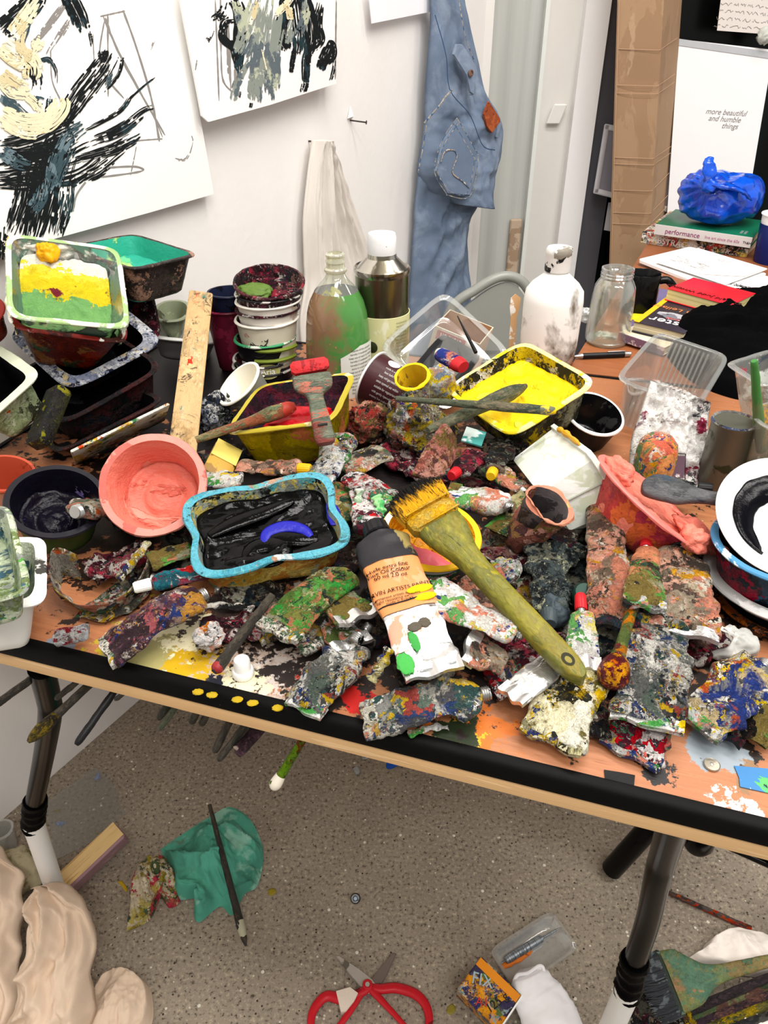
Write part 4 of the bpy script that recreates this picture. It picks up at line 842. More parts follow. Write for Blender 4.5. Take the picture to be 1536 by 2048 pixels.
P3 = pxlathe(b0, [(545, 20), (541, 23), (537, 23), (534, 19), (526, 18), (524, 20), (521, 20), (518, 18), (513, 18), (511, 20), (508, 20), (506, 18), (505, 15), (512, 14), (535, 14)])
build('neck', *lathe(P3, 40, False, False), nk, parent=t_)
lab = M('white_back_label', '#dcdcd4', 0.5, blobs=[('#7ab07a', 12, 0.3)])
R_ = 64.4 * mpp(b0); f = around(R_, 0.75, 0.045)
V, F = [], []
for i in range(15):
    for j in range(6): V.append(f(Vector((-0.032 + 0.064 * i / 14, -0.042 + 0.078 * j / 5 - 0.0022 * max(0, 7 - i), 0.0001))))
for i in range(14):
    for j in range(5): F.append((i * 6 + j, (i + 1) * 6 + j, (i + 1) * 6 + j + 1, i * 6 + j + 1))
lb = build('label', V, F, lab, parent=t_)
for row in range(13): text('label_print', random.Random(row).choice(['keep out of reach of children', 'harmful if swallowed, rinse', 'store in a cool dry place', 'dispose of this container']), 0.0042, INK, lb, wrap=lambda v, row=row: f(Vector((v.x * .95 + 0.004, v.y + 0.030 - row * 0.0056, 0.0006))))
# metal can
b0 = tab(764, 752); fr = Matrix.Translation(b0)
t_ = thing('solvent_can', 'round metal can with cone top, white screw cap and stained yellow label', 'can', fr)
tin = M('shiny_tin', '#b9b5ab', 0.22, 0.95, stretch=(1, 1, .2), blobs=[('#7a7464', 12, 0.2)], bst=0.2); tind = M('dark_tin_band', '#6a6252', 0.25, 0.95, stretch=(4, 4, .2), blobs=[('#5a7a48', 14, 0.25), ('#8a5a48', 16, 0.15)], bst=.2)
P = pxlathe(b0, [(760, 50), (755, 52), (600, 53), (545, 54)]); P[0] = (P[0][0], 0.0008)
build('body', *lathe(P, 56), tind, parent=t_)
P = pxlathe(b0, [(547, 54), (540, 57), (534, 57), (531, 54), (534, 51), (514, 31), (506, 29)])
build('cone_top', *lathe(P, 56, False, True), tin, parent=t_, sharp=30)
zc = up(b0, 508); rc = 28.5 * mpp(b0 + Vector((0, 0, zc)))
rings = []
for rr, z in ((0.98, 0), (1, 0.002), (1, 0.024), (0.93, 0.030), (0.6, 0.031)):
    rings.append([(rc * rr * (1 + (0.018 if j % 2 else 0) * (0 < z < 0.027)) * math.cos(2 * math.pi * j / 96), rc * rr * (1 + (0.018 if j % 2 else 0) * (0 < z < 0.027)) * math.sin(2 * math.pi * j / 96), zc + z) for j in range(96)])
build('screw_cap', *ringmesh(rings), M('white_cap_stained', '#eceef0', 0.4, blobs=[('#2a4a78', 40, 0.06), ('#2a2a2a', 50, 0.03)]), parent=t_, sharp=25)
ylab = M('stained_yellow_label', '#d3d09c', 0.5, blobs=[('#b8a84c', 9, 0.25), ('#e4e2c4', 8, 0.3), ('#3a3a2a', 40, 0.02)], bst=.15)
z0, z1 = 0.004, up(b0, 620); Rl = 52.6 * mpp(b0) + 0.0006
lb = build('label', *lathe([(Rl - .001, z0), (Rl, z0 + .0003), (53.2 * mpp(b0), z1 - .0003), (53 * mpp(b0) - .001, z1)], 56, False, False), ylab, parent=t_)
f = around(Rl + 0.001, 0.75, 0)
for row in range(16): text('label_print', ['warning flammable liquid', 'vapour harmful to lungs', 'keep away from heat and', 'use only in well aired'][row % 4], 0.0036, INK, lb, wrap=lambda v, row=row: f(Vector((v.x * .62, v.y + z1 - 0.008 - row * 0.0052, 0.0004))))
o = build('paint_spot', *moved(lathe([(0.0001, .0012), (0.007, .001), (0.009, 0)], 20), Matrix.Translation(around(Rl, -0.35, z1 - 0.045)(Vector((0, 0, 0)))) @ Matrix.Rotation(-.35, 4, 'Z') @ Matrix.Rotation(math.pi / 2, 4, 'X')), M('dark_olive_spot', '#2c3018', 0.5), parent=t_)
# white bottle
b0 = tab(1092, 722); fr = Matrix.Translation(b0)
t_ = thing('bottle', 'white plastic bottle with paint-smudged screw cap standing at the back of the table', 'bottle', fr)
wb = M('smudged_white_bottle', '#f2f2ee', 0.4, var=0.02, blobs=[('#c8b88c', 8, 0.16), ('#6a6052', 9, 0.2), ('#241f1c', 12, 0.05)], soft=0.05, bst=.15)
P = pxlathe(b0, [(728, 46), (722, 52), (690, 56), (640, 58), (600, 59), (580, 57), (566, 47), (553, 32), (545, 23), (538, 21)]); P[0] = (P[0][0], .0008)
build('body', *lathe(P, 56), wb, parent=t_, sharp=None)
P = pxlathe(b0, [(541, 25), (537, 26), (510, 26), (507, 27), (498, 27), (494, 24)])
build('screw_cap', *lathe(P, 40), M('black_smudged_cap', '#e4e2de', 0.4, blobs=[('#1c1c1c', 24, 0.32), ('#8a8478', 20, 0.15)], bd=.002), parent=t_)
# wooden spoon-stick beside it
m = basis(tab(1030, 655, 0.05), Vector((1, 0.2, 0)), Vector((0.1, -1, 0.1)))
k = mpp(m.translation); out = [(-11, -60), (-10, 20), (-13, 40), (-12, 58), (-3, 66), (8, 58), (7, 40), (2, 20), (3, -60)]
V = [(a * k, b * k, .0012) for a, b in out] + [(a * k, b * k, -.0012) for a, b in out]; n = len(out)
tag(build('wooden_spoon', V, [tuple(range(n)), tuple(range(2 * n - 1, n - 1, -1))] + [(i, i + n, (i + 1) % n + n, (i + 1) % n) for i in range(n)], M('pale_spoon_wood', '#c8a074', 0.6, blobs=[('#e8e4dc', 14, .3)]), frame=m, smooth=False), 'flat wooden spoon standing against the white bottle', 'spoon')

# ---------------------------------------------------------------- brown-label tub, NO SUGAR carton, clear lid tray, black tray
m = disc(742, 756, T + 0.045, -0.34, 152, 0)
bl = M('brown_tub_label', '#3c1a1e', 0.4, var=.06)
k = mpp(m.translation)
t_ = thing('label_tub', 'overturned tub with dark brown printed label lying against the bottle', 'tub', m)
vessel(t_, 2 * 58 * k, 2 * 58 * k, 0.075, 0.009, (bl, WHITE, WHITE), None, 0.003)
base_a = 0
mi = m.inverted(); camdir = mi.to_3x3() @ (CAMP - m.translation); aa = math.atan2(camdir.y, camdir.x) + math.pi / 2
f = around(58 * k - 0.0035, aa + 0.1, -0.04, 0.11)
R3 = Matrix.Rotation(math.pi / 2, 3, 'Z')
for row, tx in enumerate(['creamy live yoghurt made', 'with gently ripened fruit', 'suitable for vegetarians', 'once opened eat within', 'keep refrigerated below', 'best before see lid', 'made in small batches']):
    text('label_print', tx, 0.0052, WINK, t_, wrap=lambda v, row=row: f(Vector((v.y - 0.026 + row * 0.0078, -v.x * .72, 0.0004))))
V, F = lathe([(0.0001, .0004), (0.009, .0004), (0.009, 0)], 24); build('label_badge', [f(Vector((0.036 + x, 0.012 + y, z + .0003))) for x, y, z in V], F, M('grey_white_badge', '#d8d8d4', .5), parent=t_)
carton_m = M('brown_carton_inside', '#b58660', 0.7, var=.05); cart_out = M('cream_carton_board', '#d8ccb4', 0.6, blobs=[('#e8e0d0', 12, .3), ('#8a8a80', 14, .15), ('#d07028', 20, .05)])
m, w, d = quad([(870, 650), (960, 690), (987, 655), (900, 618)], T + 0.075, wt=2.0)
t_ = thing('sugar_carton', 'open cut-down cream carton printed NO SUGAR behind the clear tray', 'carton', m)
V = [(-w / 2, -d / 2, 0), (w / 2, -d / 2, 0), (w / 2, d / 2, 0), (-w / 2, d / 2, 0)]
rings = [[(x, y, -0.074) for x, y, z in V], V, [(x * .96, y * .95, 0) for x, y, z in V], [(x * .96, y * .95, -0.07) for x, y, z in V]]
VV, FF = ringmesh(rings); build('carton', VV, FF, (cart_out, carton_m), [0] * 4 + [0] * 4 + [1] * 4 + [0, 1], parent=t_, smooth=False)
build('red_print', *box(w * .62, .0006, .016, at_=(-w * .1, -d / 2 - .0004, -.012)), M('red_print', '#b8402f', .5), parent=t_, smooth=False)
text('lettering', 'NO SUGAR', 0.0135, WINK, t_, Matrix.Translation((-w * .1, -d / 2 - .0012, -.012)) @ Matrix.Rotation(math.pi / 2, 4, 'X'), sx=1.0 * w * .58 / 0.085)
blackt = M('black_tray_plastic', '#17171a', 0.35, var=.2, blobs=[('#26262c', 20, .2)])
tray('black_tray', 'small black plastic tray tipped up behind the yellow paint tray, dirty spouts in it', 'tray', [(815, 745), (905, 790), (965, 712), (885, 662)], 0.055, 0.03, (blackt, blackt, blackt), wt=.5, r=.012, flange=.008)
m = along(tab(905, 722, 0.075), tab(940, 745, 0.07) - tab(870, 705, 0.075), Vector((0, -.3, 1))); 
bt = mess('blue_tube_paint', ['#1c2f8a', '#2440a0', '#1a2a78', '#e08a72', '#e8e4dc', '#2038a0'], 22, .4, base='#203690', cover=.5)
t_ = thing('blue_tube', 'blue and red topped paint tube lying in the small black tray', 'tube', m)
k = mpp(m.translation); build('body', *pipe([(-38 * k, 0, 0), (-10 * k, 0, 0), (12 * k, 0, 0)], [16 * k, 19 * k, 18 * k], 20, .8), bt, parent=t_)
build('collar', *pipe([(12 * k, 0, 0), (24 * k, 0, 0), (34 * k, 0, 0)], [18 * k, 17 * k, 14 * k], 20, .8), M('red_collar', '#c0262c', .4), parent=t_)
build('end_cap', *pipe([(-39 * k, 0, 0), (-46 * k, 0, 0)], [12 * k, 10 * k], 16), M('cream_cap', '#e4d8c8', .5), parent=t_)
wetb = M('wet_black_stick', '#0c0c0d', .25)
m = Matrix.Translation(tab(935, 700, .085)); iv = m.inverted()
tag(build('black_brush', *pipe([iv @ tab(915, 632, .12), iv @ tab(935, 672, .10), iv @ tab(952, 705, .085)], [.0008, .0022, .003], 10), wetb, frame=m), 'thin wet-black brush standing before the NO SUGAR carton', 'brush')
cleart = clear('clear_tray', (.95, .96, .96), haze=.06, blobs=[('#d86a5a', 40, .008), ('#e0b040', 40, .008)])
rimc = clear('clear_tray_rim', (.90, .92, .92), gloss=.16, haze=.13, rough=.12)
m, w, d = quad([(752, 702), (890, 818), (1028, 716), (890, 570)], T + 0.075, wt=.06, tilt0=(30, 0))
t_ = thing('clear_tray', 'clear plastic tray propped up on edge behind the yellow paint tray', 'tray', m)
vessel(t_, w, d, .035, .008, (cleart, rimc, cleart), .025, .007)

# yellow tray
yel = M('cadmium_yellow_paint', '#f4cd0a', .38, bs=55, bd=.004, bst=.8, var=.05, blobs=[('#e6b806', 16, .25), ('#f8dc3c', 22, .12)])
ybl = mess('black_yellow_tray_side', ['#26281f', '#1c1c18', '#34362a', '#5a5a3c', '#c8b020', '#181814', '#8a8a70', '#2a2c22', '#222420'], 18, .35, bd=.0015, speck=.2)
yrim = M('yellow_white_rim', '#e6dd8a', .4, blobs=[('#e8cc18', 14, .3), ('#f0eee0', 20, .2), ('#26261e', 20, .18)], bd=.003)
yin = mess('black_white_yellow_inside', ['#1c1c18', '#e8cc14', '#141412', '#e8e6da', '#26261e', '#ecd020', '#121210'], 22, .4)
YQ = [(884, 783), (1020, 872), (1203, 768), (1045, 672)]
t_, w, d = tray('yellow_paint_tray', 'big tray brimming with bright yellow paint, black and yellow sides', 'tray', YQ, .085, .06, (ybl, yrim, yin), level=-.018, pm=yel, taper=.014, r=.03, wt=.9, amp=.006, freq=28, lump=.0012, tilty=-0.05)

# ---------------------------------------------------------------- brushes and sticks
def rod(name, label, cat, a, b, prof, mat, group=None, n=14, flatten=1.0, parts=(), bend=0.0):
    """long thing from pixel a=(x,y,hh) to b; prof = [(fraction, radius px)]"""
    A, B = tab(a[0], a[1], a[2]), tab(b[0], b[1], b[2]); m = along(A, B - A, UP if abs((B - A).normalized().z) < .95 else Vector((0, 1, 0))); L = (B - A).length; k = mpp((A + B) / 2)
    t_ = thing(name, label, cat, m, group)
    def piece(nm, pr, mt, fl=flatten, ns=28):
        P = [(f * L, bend * L * math.sin(math.pi * f), 0) for f, r_ in pr]; Q = smoothline([(p[0], p[1], r_[1] * k) for p, r_ in zip(P, pr)], ns) if len(pr) > 2 else None
        if Q: V, F = pipe([(q.x, q.y, 0) for q in Q], [max(q.z, 1e-4) for q in Q], n, fl)
        else: V, F = pipe(P, [r_[1] * k for r_ in pr], n, fl)
        return build(nm, V, F, mt, parent=t_)
    o = piece('handle', prof, mat); crumple(o, .0006, 90, a[0])
    for nm, pr, mt, fl in parts: piece(nm, pr, mt, fl)
    return t_, m, L, k
stick = mess('grey_green_stick_paint', ['#5a5f4c', '#6a6a58', '#4a5240', '#7a705c', '#3c4a3c', '#8a8066', '#545a48'], 40, .5, stretch=(.4, 1, 1), bd=.0015)
stickd = mess('dark_stick_paint', ['#3a3630', '#2c2a28', '#4a443a', '#28262a', '#5a4c40', '#34302a'], 40, .5, stretch=(.4, 1, 1), bd=.0015)
yeltip = M('yellow_dipped_tip', '#d8b414', .4, blobs=[('#5a5f4c', 30, .35)])
rod('brush', 'thick grey-green brush lying diagonally in the yellow paint tray', 'brush', (855, 862, .085), (1052, 772, .085), [(0, 7), (.1, 10), (.45, 13), (.75, 17), (.9, 13), (1, 5)], stick)
rod('brush', 'long thin grey stick laid across the yellow paint tray', 'brush', (792, 797, .105), (1112, 822, .10), [(0, 5), (.3, 7), (.7, 10), (.9, 9), (1, 6)], stick, parts=[('tip', [(.9, 9.6), (.96, 10), (1.0, 6)], yeltip, 1)])

# red paint tray
olive = mess('olive_yellow_film', ['#8a7a10', '#9a8818', '#a08c1c', '#7a6a14', '#b06a48', '#8a7c14', '#94841a'], 12, .25, bd=.001, speck=.1)
olr = M('olive_yellow_rim', '#b0a030', .4, blobs=[('#d8d0a0', 18, .3), ('#5a3a2a', 20, .15)])
wineblack = mess('wine_black_crust', ['#2a0e18', '#1a1018', '#3c1424', '#141420', '#4a1a2c', '#1c1a2c', '#6a2030'], 26, .4)
redp = M('wet_red_paint', '#c8141c', .25, bs=40, bd=.003, blobs=[('#e02030', 16, .3)])
RQ = [(442, 872), (668, 842), (716, 742), (515, 768)]
t_, w, d = tray('red_paint_tray', 'olive-sided tray with wet red paint and a wine-black crust inside', 'tray', RQ, .085, .06, (olive, olr, wineblack), level=-.022, pm=wineblack, taper=.012, wt=.9, amp=.010, freq=34, r=.035, lump=.001)
o = build('red_paint', *ball(.03, 4), redp, parent=t_); o.scale = (1.55, .95, .42); o.location = (w * .07, -d * .17, -.015); crumple(o, .008, 40, 2)
rod('brush', 'slim green-handled brush dipped in the red paint tray', 'brush', (392, 880, .075), (590, 812, .096), [(0, 7), (.3, 9), (.55, 10), (.75, 16), (.9, 14), (1, 8)], mess('green_pink_stick', ['#7a8a68', '#6a7858', '#a89a70', '#b06a50', '#8a9a70', '#707a5c'], 30, .5, stretch=(.5, 1, 1)), parts=[('tip', [(.86, 15), (.94, 14), (1.0, 8)], M('red_tip', '#b03a2c', .4, blobs=[('#c8b080', 40, .3)]), 1)])
# flat scraper brush standing on it
def flatbrush(name, label, cat, a, b, out, th, mat, up_=Vector((0, -.35, 1)), group=None, dome=.5):
    """flat handled tool; out = [(fraction along, half width px left, half width px right)]"""
    A, B = tab(*a), tab(*b); m = along(A, B - A, up_); L = (B - A).length; k = mpp((A + B) / 2)
    t_ = thing(name, label, cat, m, group); rows = smoothline([(f, l, r_) for f, l, r_ in out], 70); rings = []
    for q in rows:
        x, l, r_ = q.x * L, -q.y * k, q.z * k; ring = []
        for i in range(24):
            an = 2 * math.pi * i / 24; c, s_ = math.cos(an), math.sin(an); e = .45
            yy = (l + r_) / 2 + (r_ - l) / 2 * math.copysign(abs(c) ** e, c); ring.append((x, yy, th / 2 * math.copysign(abs(s_) ** (.8), s_)))
        rings.append(ring)
    o = build('handle', *ringmesh(rings), mat, parent=t_, sharp=50); crumple(o, .0005, 70, 5)
    return t_, m, L, k
scr = mess('grey_green_red_scraper', ['#7a8070', '#6a7264', '#848878', '#8a4a44', '#687060', '#c07a68', '#7a8270', '#5a6056'], 16, .4, stretch=(2, .5, 1), bd=.002)
t_, m, L, k = flatbrush('scraper_brush', 'flat grey-handled paint pad brush with red pad resting on the red paint tray', 'brush', (652, 888, .08), (622, 752, .135), [(0, 12, 12), (.02, 18, 18), (.15, 20, 20), (.45, 18, 18), (.62, 16, 16), (.72, 19, 20), (.80, 36, 34), (.88, 41, 39), (.99, 40, 38), (1, 39, 37)], .011, scr)
build('red_pad', *box(.016, 78 * k, .014, .004, at_=(L + .011, -1 * k, .003)), M('red_foam_pad', '#c02a2e', .6, bs=90, bd=.004, blobs=[('#8a1c20', 20, .3)]), parent=t_)
o = build('hang_slot', *pipe([(.022, -.006, .0055), (.022, .005, .0055)], .0016, 8), M('dark_slot', '#2a2826', .7), parent=t_)
# small white bowl, foil bundle and lid beside it
bowl_in = M('cream_white_plastic', '#eeeada', .4, var=.02, bst=.1)
m = disc(476, 766, T + .07, .42, 137); k = mpp(m.translation)
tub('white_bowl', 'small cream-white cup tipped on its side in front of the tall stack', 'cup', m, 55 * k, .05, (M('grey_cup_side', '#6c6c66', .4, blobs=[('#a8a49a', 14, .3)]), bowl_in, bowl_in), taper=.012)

def crumpled(name, label, cat, px, py, hh, rx, ry, rz, mat, amp=.012, freq=36, seed=1, yaw=0, group=None, sub=4):
    p = tab(px, py, hh); k = mpp(p); m = Matrix.Translation(p) @ Matrix.Rotation(math.radians(yaw), 4, 'Z')
    V, F = ball(1.0, sub); V = [(x * rx * k, y * ry * k, z * rz * k) for x, y, z in V]
    o = build(name, V, F, mat, frame=m, sharp=None); crumple(o, amp, freq, seed, True); crumple(o, amp * .25, freq * 3, seed + 5); rest(o)
    return tag(o, label, cat, group)
foilm = mess('dark_blue_white_foil', ['#1a1e28', '#2a3448', '#d8dce0', '#121214', '#8a90a0', '#3a4a3a', '#1c1c20', '#e8e8e4'], 34, .35, .3)
crumpled('foil_wad', 'dark blue and silver foil wad between wooden strip and cream cup', 'foil', 428, 825, .03, 32, 50, 40, foilm, seed=2)
globm = mess('glob_of_all_colours', PAL['multi'] + ['#f0f0ec', '#d8d8d4', '#1c2c8a', '#c8b040'], 30, .35, .2, bd=.005)
crumpled('foil_wad', 'big silvery paint-crusted foil wad under the small yellow-mouthed pot', 'foil', 832, 850, .045, 58, 62, 62, globm, amp=.02, freq=26, seed=7, sub=6)
crumpled('foil_wad', 'small pink and olive crusted wad beside the red paint tray', 'foil', 736, 850, .03, 42, 44, 42, mess('pink_olive_crust', ['#c05a50', '#d88070', '#6a5a3a', '#2a2624', '#8a7a4a', '#b84a44', '#3a3a30', '#e0a890'], 34, .4), amp=.014, seed=9, sub=5)
m = disc(824, 752, T + .10, .72, 105); k = mpp(m.translation)
yp = M('yellow_lined_pot', '#c8a41c', .45, blobs=[('#8a6a10', 18, .3), ('#141414', 30, .04)])
tub('small_pot', 'small crusted pot with a yellow-lined mouth lying on the foil wad', 'pot', m, 37 * k, .05, (globm, yel, yp), taper=.004, lump=.002)
# silver tail between pot and yellow tray
crumpled('foil_wad', 'yellow, white and blue streaked foil wedged between small pot and yellow tray', 'foil', 878, 768, .075, 34, 30, 36, mess('yellow_white_blue_foil', ['#e8e6dc', '#e8cc20', '#c8d0d8', '#d0a89a', '#8a9ab0', '#f0ecd8'], 26, .35, .2), seed=13, amp=.01)

# salmon tub, dark purple tub, messy tube between
salm = M('salmon_paint', '#dc7866', .3, bs=46, bd=.006, bst=.9, stretch=(.5, 1, 1), blobs=[('#cc6252', 11, .22), ('#e88c7a', 16, .15), ('#8a3a34', 26, .012)])
salr = M('salmon_rim', '#d88a7e', .4, blobs=[('#c2645a', 20, .3), ('#4a3a3a', 22, .10)], bd=.003)
m = disc(305, 968, T + .085, .93, 132); k = mpp(m.translation)
tt = tub('salmon_tub', 'round tub full of smooth salmon-pink paint beside the black paint tray', 'tub', m, 108 * k, .06, (M('pink_tub_side', '#d08a78', .4, blobs=[('#b06a58', 12, .3)]), salr, salm), taper=.012, level=-.045, pm=salm, amp=.004, freq=26, swirl=2.2, flange=.007, lump=.0012, lip=.004)
pur = M('purple_black_paint', '#0d0b16', .2, bs=34, bd=.006, bst=.8, blobs=[('#2c2450', 10, .16), ('#6a5a90', 26, .05)])
m = disc(112, 1000, T + .06, .76, 96); k = mpp(m.translation)
tt = tub('dark_purple_tub', 'round tub of purple-black paint with a green printed label', 'tub', m, 97 * k, .05, (M('green_tub_label', '#3a5a2c', .4, var=.05), M('black_purple_rim', '#15141c', .35), pur), taper=.008, level=-.032, pm=pur, amp=.008, freq=26, swirl=1.6, flange=.006)
mi = m.inverted(); cd = mi.to_3x3() @ (CAMP - m.translation); f = around(97 * k - .0095, math.atan2(cd.y, cd.x) + math.pi / 2, -.026, .16)
text('label_print', '750g e   LIVE & SET', .011, WINK, tt, wrap=lambda v: f(Vector((v.x, v.y - .004, .0004))))
# orange cup behind
m = disc(8, 945, T + .07, .62, 92); k = mpp(m.translation)
oc = M('rust_orange_paint', '#a8442c', .4, blobs=[('#8a3420', 14, .3)])
tub('orange_cup', 'rust-orange lined cup behind the purple-black tub', 'cup', m, 60 * k, .06, (M('peach_cup_side', '#c89078', .4, blobs=[('#b07058', 14, .3)]), oc, oc), taper=.01)

# black and blue tray
sky = mess('turquoise_rim_paint', ['#5fb2c6', '#6cbccc', '#54a4ba', '#7cc4d0', '#5fb2c6', '#c09a82', '#dfe6e6', '#64b4c0', '#4a98b0', '#86b89a'], 16, .4, base='#60b3c6', cover=.55, bd=.003, speck=.15)
side = mess('ochre_yellow_tray_side', ['#d8bc68', '#e0c878', '#c8a048', '#d8c070', '#b8703c', '#4a7a60', '#dcc474', '#c88a48'], 13, .35, bd=.0012, speck=.12)
inside = mess('grey_yellow_teal_inside', ['#c8bc78', '#8a948e', '#c8b868', '#5aa8ac', '#141414', '#d0c478', '#9aa49c'], 15, .4, bd=.0015)
blk2 = M('glossy_black_paint', '#030304', .12, bs=28, bd=.003, bst=.4, var=.3, blobs=[('#0a0c0e', 9, .3)], Specular_IOR_Level=.4, IOR=1.25)
BQ = [(392, 1172), (708, 1092), (660, 936), (352, 988)]
t_, w, d = tray('black_paint_tray', 'turquoise-rimmed four-lobed tray of glossy black paint', 'tray', BQ, .07, .048, (side, sky, inside), level=-.014, pm=blk2, taper=.006, r=.034, pinch=.10, flange=.007, amp=.004, freq=22, lump=.0014, wt=2.2, size=(.158, .135))
def squiggle(name, pts, r_, mat, z=-.0125):
    return build(name, *pipe([(p.x * w, p.y * d, z) for i, p in enumerate(smoothline([(a, b, 0) for a, b in pts], 44))], [r_ * (.4 + .6 * math.sin(math.pi * i / 43)) for i in range(44)], 12, .32), mat, parent=t_, sharp=None)
squiggle('black_swirl', [(-.30, -.28), (-.18, -.30), (-.02, -.34), (.06, -.26), (0, -.18), (-.1, -.18), (-.14, -.26), (-.05, -.30)], .011, blk2)
squiggle('black_swirl', [(-.1, -.1), (.05, -.12), (.2, -.2), (.3, -.22)], .010, blk2)
squiggle('black_swirl', [(-.36, .05), (-.2, .13), (.05, .2), (.22, .26)], .010, blk2, -.011)
squiggle('blue_streak', [(-.04, -.2), (0, -.06), (.12, -.03), (.22, -.1), (.26, -.2)], .0075, M('ultramarine_paint', '#1c1e96', .3, bs=60, bd=.003), -.0105)
squiggle('blue_streak', [(.42, -.15), (.445, .0), (.44, .12)], .007, M('ultramarine_paint_thick', '#1c1e96', .3, bs=60, bd=.003), -.008)

# yellow and pink tub with the big brush on it
och = M('ochre_yellow_paint', '#dd9a10', .35, bs=44, bd=.004, bst=.8, blobs=[('#c8820c', 14, .3), ('#e8b020', 18, .2)])
m = disc(863, 1066, T + .055, .70, 80); k = mpp(m.translation)
grl = M('green_yoghurt_label', '#2f6a34', .4, var=.06, blobs=[('#6a5a6a', 12, .1)])
t_ = tub('yellow_tub', 'tub of ochre-yellow paint with a pink streak and green label, under the big brush', 'tub', m, 102 * k, .043, (grl, M('bright_yellow_rim', '#ecb61a', .4, blobs=[('#f0e8d0', 14, .12)]), och), taper=.010, level=-.026, pm=och, amp=.005, freq=30, flange=.006)
R_ = 102 * k
for i, (dx, mat, rr) in enumerate([(0, M('pink_paint', '#d8646e', .35, bs=50, bd=.003), .014), (.013, M('rose_paint', '#c85466', .35, bs=50, bd=.003), .010)]):
    P = smoothline([(-.66 * R_, .25 * R_ - dx, -.016), (-.42 * R_, -.18 * R_ - dx, -.0235), (.0, -.34 * R_ - dx, -.0245), (.42 * R_, -.50 * R_ - dx * .4, -.022)], 30)
    o = build('pink_streak', *pipe(P, [rr * (.35 + .65 * math.sin(math.pi * j / 29)) for j in range(30)], 12, .45), mat, parent=t_, sharp=None); crumple(o, .0015, 80, i)
mi = m.inverted(); cd = mi.to_3x3() @ (CAMP - m.translation); f = around(R_ - .0075, math.atan2(cd.y, cd.x) + math.pi / 2, -.030, .16)
for row, tx in enumerate(['a typical tub of yoghurt per 100g', 'contains 5g of milk sugars', 'made with whole milk', 'means all things nice']): text('label_print', tx, .0052, WINK, t_, wrap=lambda v, row=row: f(Vector((v.x, v.y + .010 - row * .0068, .0004))))
build('white_band', *lathe([(R_ - .0073, -.010), (R_ - .0068, -.010), (R_ - .0076, -.014), (R_ - .0082, -.014)], 60, False, False), WHITE, parent=t_)
# big brush
hm = mess('olive_green_handle', ['#77732f', '#827736', '#6a6a34', '#8c8438', '#747034', '#9c922e', '#666630'], 7, .4, stretch=(.5, 1, 1), bd=.001, speck=.12)
t_, m, L, k = flatbrush('big_brush', 'huge flat paintbrush with olive handle and black-tipped yellow bristles lying across the heap', 'brush', (1165, 1362, .045), (876, 1050, .088),
    [(0, 5, 5), (.015, 15, 11), (.06, 23, 20), (.14, 26, 24), (.3, 26, 26), (.5, 25, 26), (.66, 24, 26), (.74, 27, 28), (.82, 35, 34), (.90, 49, 44), (.97, 56, 49), (1, 57, 50)], .017, hm, up_=Vector((0, -.45, 1)))
fl = mess('ochre_ferrule', ['#c89a34', '#b08a38', '#d0a43c', '#a89048', '#c8a858', '#b89440'], 18, .35, .35, bd=.001)
fe = build('ferrule', *box(50 * k, 118 * k, .020, .005, at_=(L + 24 * k, -3 * k, 0)), fl, parent=t_)
for xx in (4, 46): build('ferrule_ridge', *pipe([(L + xx * k, -58 * k, .0102), (L + xx * k, 52 * k, .0102)], .0012, 8), fl, parent=fe)
s = NT('yellow_black_bristle'); v = s.co(); sx = s.n('ShaderNodeSeparateXYZ', i0=v).outputs[0]; nz = s.noise(s.co((.3, 6, 6), sd()), 60, 4, .7).outputs[0]
f_ = s.step(s.math('ADD', sx, s.math('MULTIPLY', s.math('SUBTRACT', nz, .5), .05)), L + 88 * k, .006); streak = s.step(nz, .56, .02)
colr = s.mix(s.math('MULTIPLY', streak, .8), lin('#d39a14'), lin('#1e1810')); colr = s.mix(f_, colr, lin('#0e0c0a'))
BR = s.done(s.bsdf(colr, .6, 0, nz, .002, .6))
r_ = random.Random(3); V, F = [], []
for i in range(900):
    u0 = r_.uniform(-1, 1); y0 = -3 * k + u0 * 57 * k; z0 = r_.uniform(-.0085, .0085); y1 = y0 + u0 * 11 * k - 12 * k + r_.uniform(-3, 3) * k; ln = (66 + 22 * (1 - u0 * u0) + r_.uniform(-7, 4)) * k
    x0 = L + 45 * k; z1 = z0 * (.8) + r_.uniform(-.002, .002) - .006
    P = [(x0, y0, z0), (x0 + ln * .5, (y0 + y1) / 2, (z0 + z1) / 2 + .001), (x0 + ln, y1, z1)]
    pv, pf = pipe(P, [.0016, .0015, .0005], 4); F += [tuple(q + len(V) for q in ff) for ff in pf]; V += pv
build('bristles', V, F, BR, parent=t_)
o = build('hang_hole', *lathe([(.0001, -.0095), (11 * k, -.0095), (12 * k, .0096), (12.6 * k, .0102), (10.5 * k, .0102), (.0001, .0085)], 24), M('dark_hole', '#2c2c1c', .7), parent=t_); o.location = (42 * k, 0, -.0012); o.scale = (1.15, .85, 1)

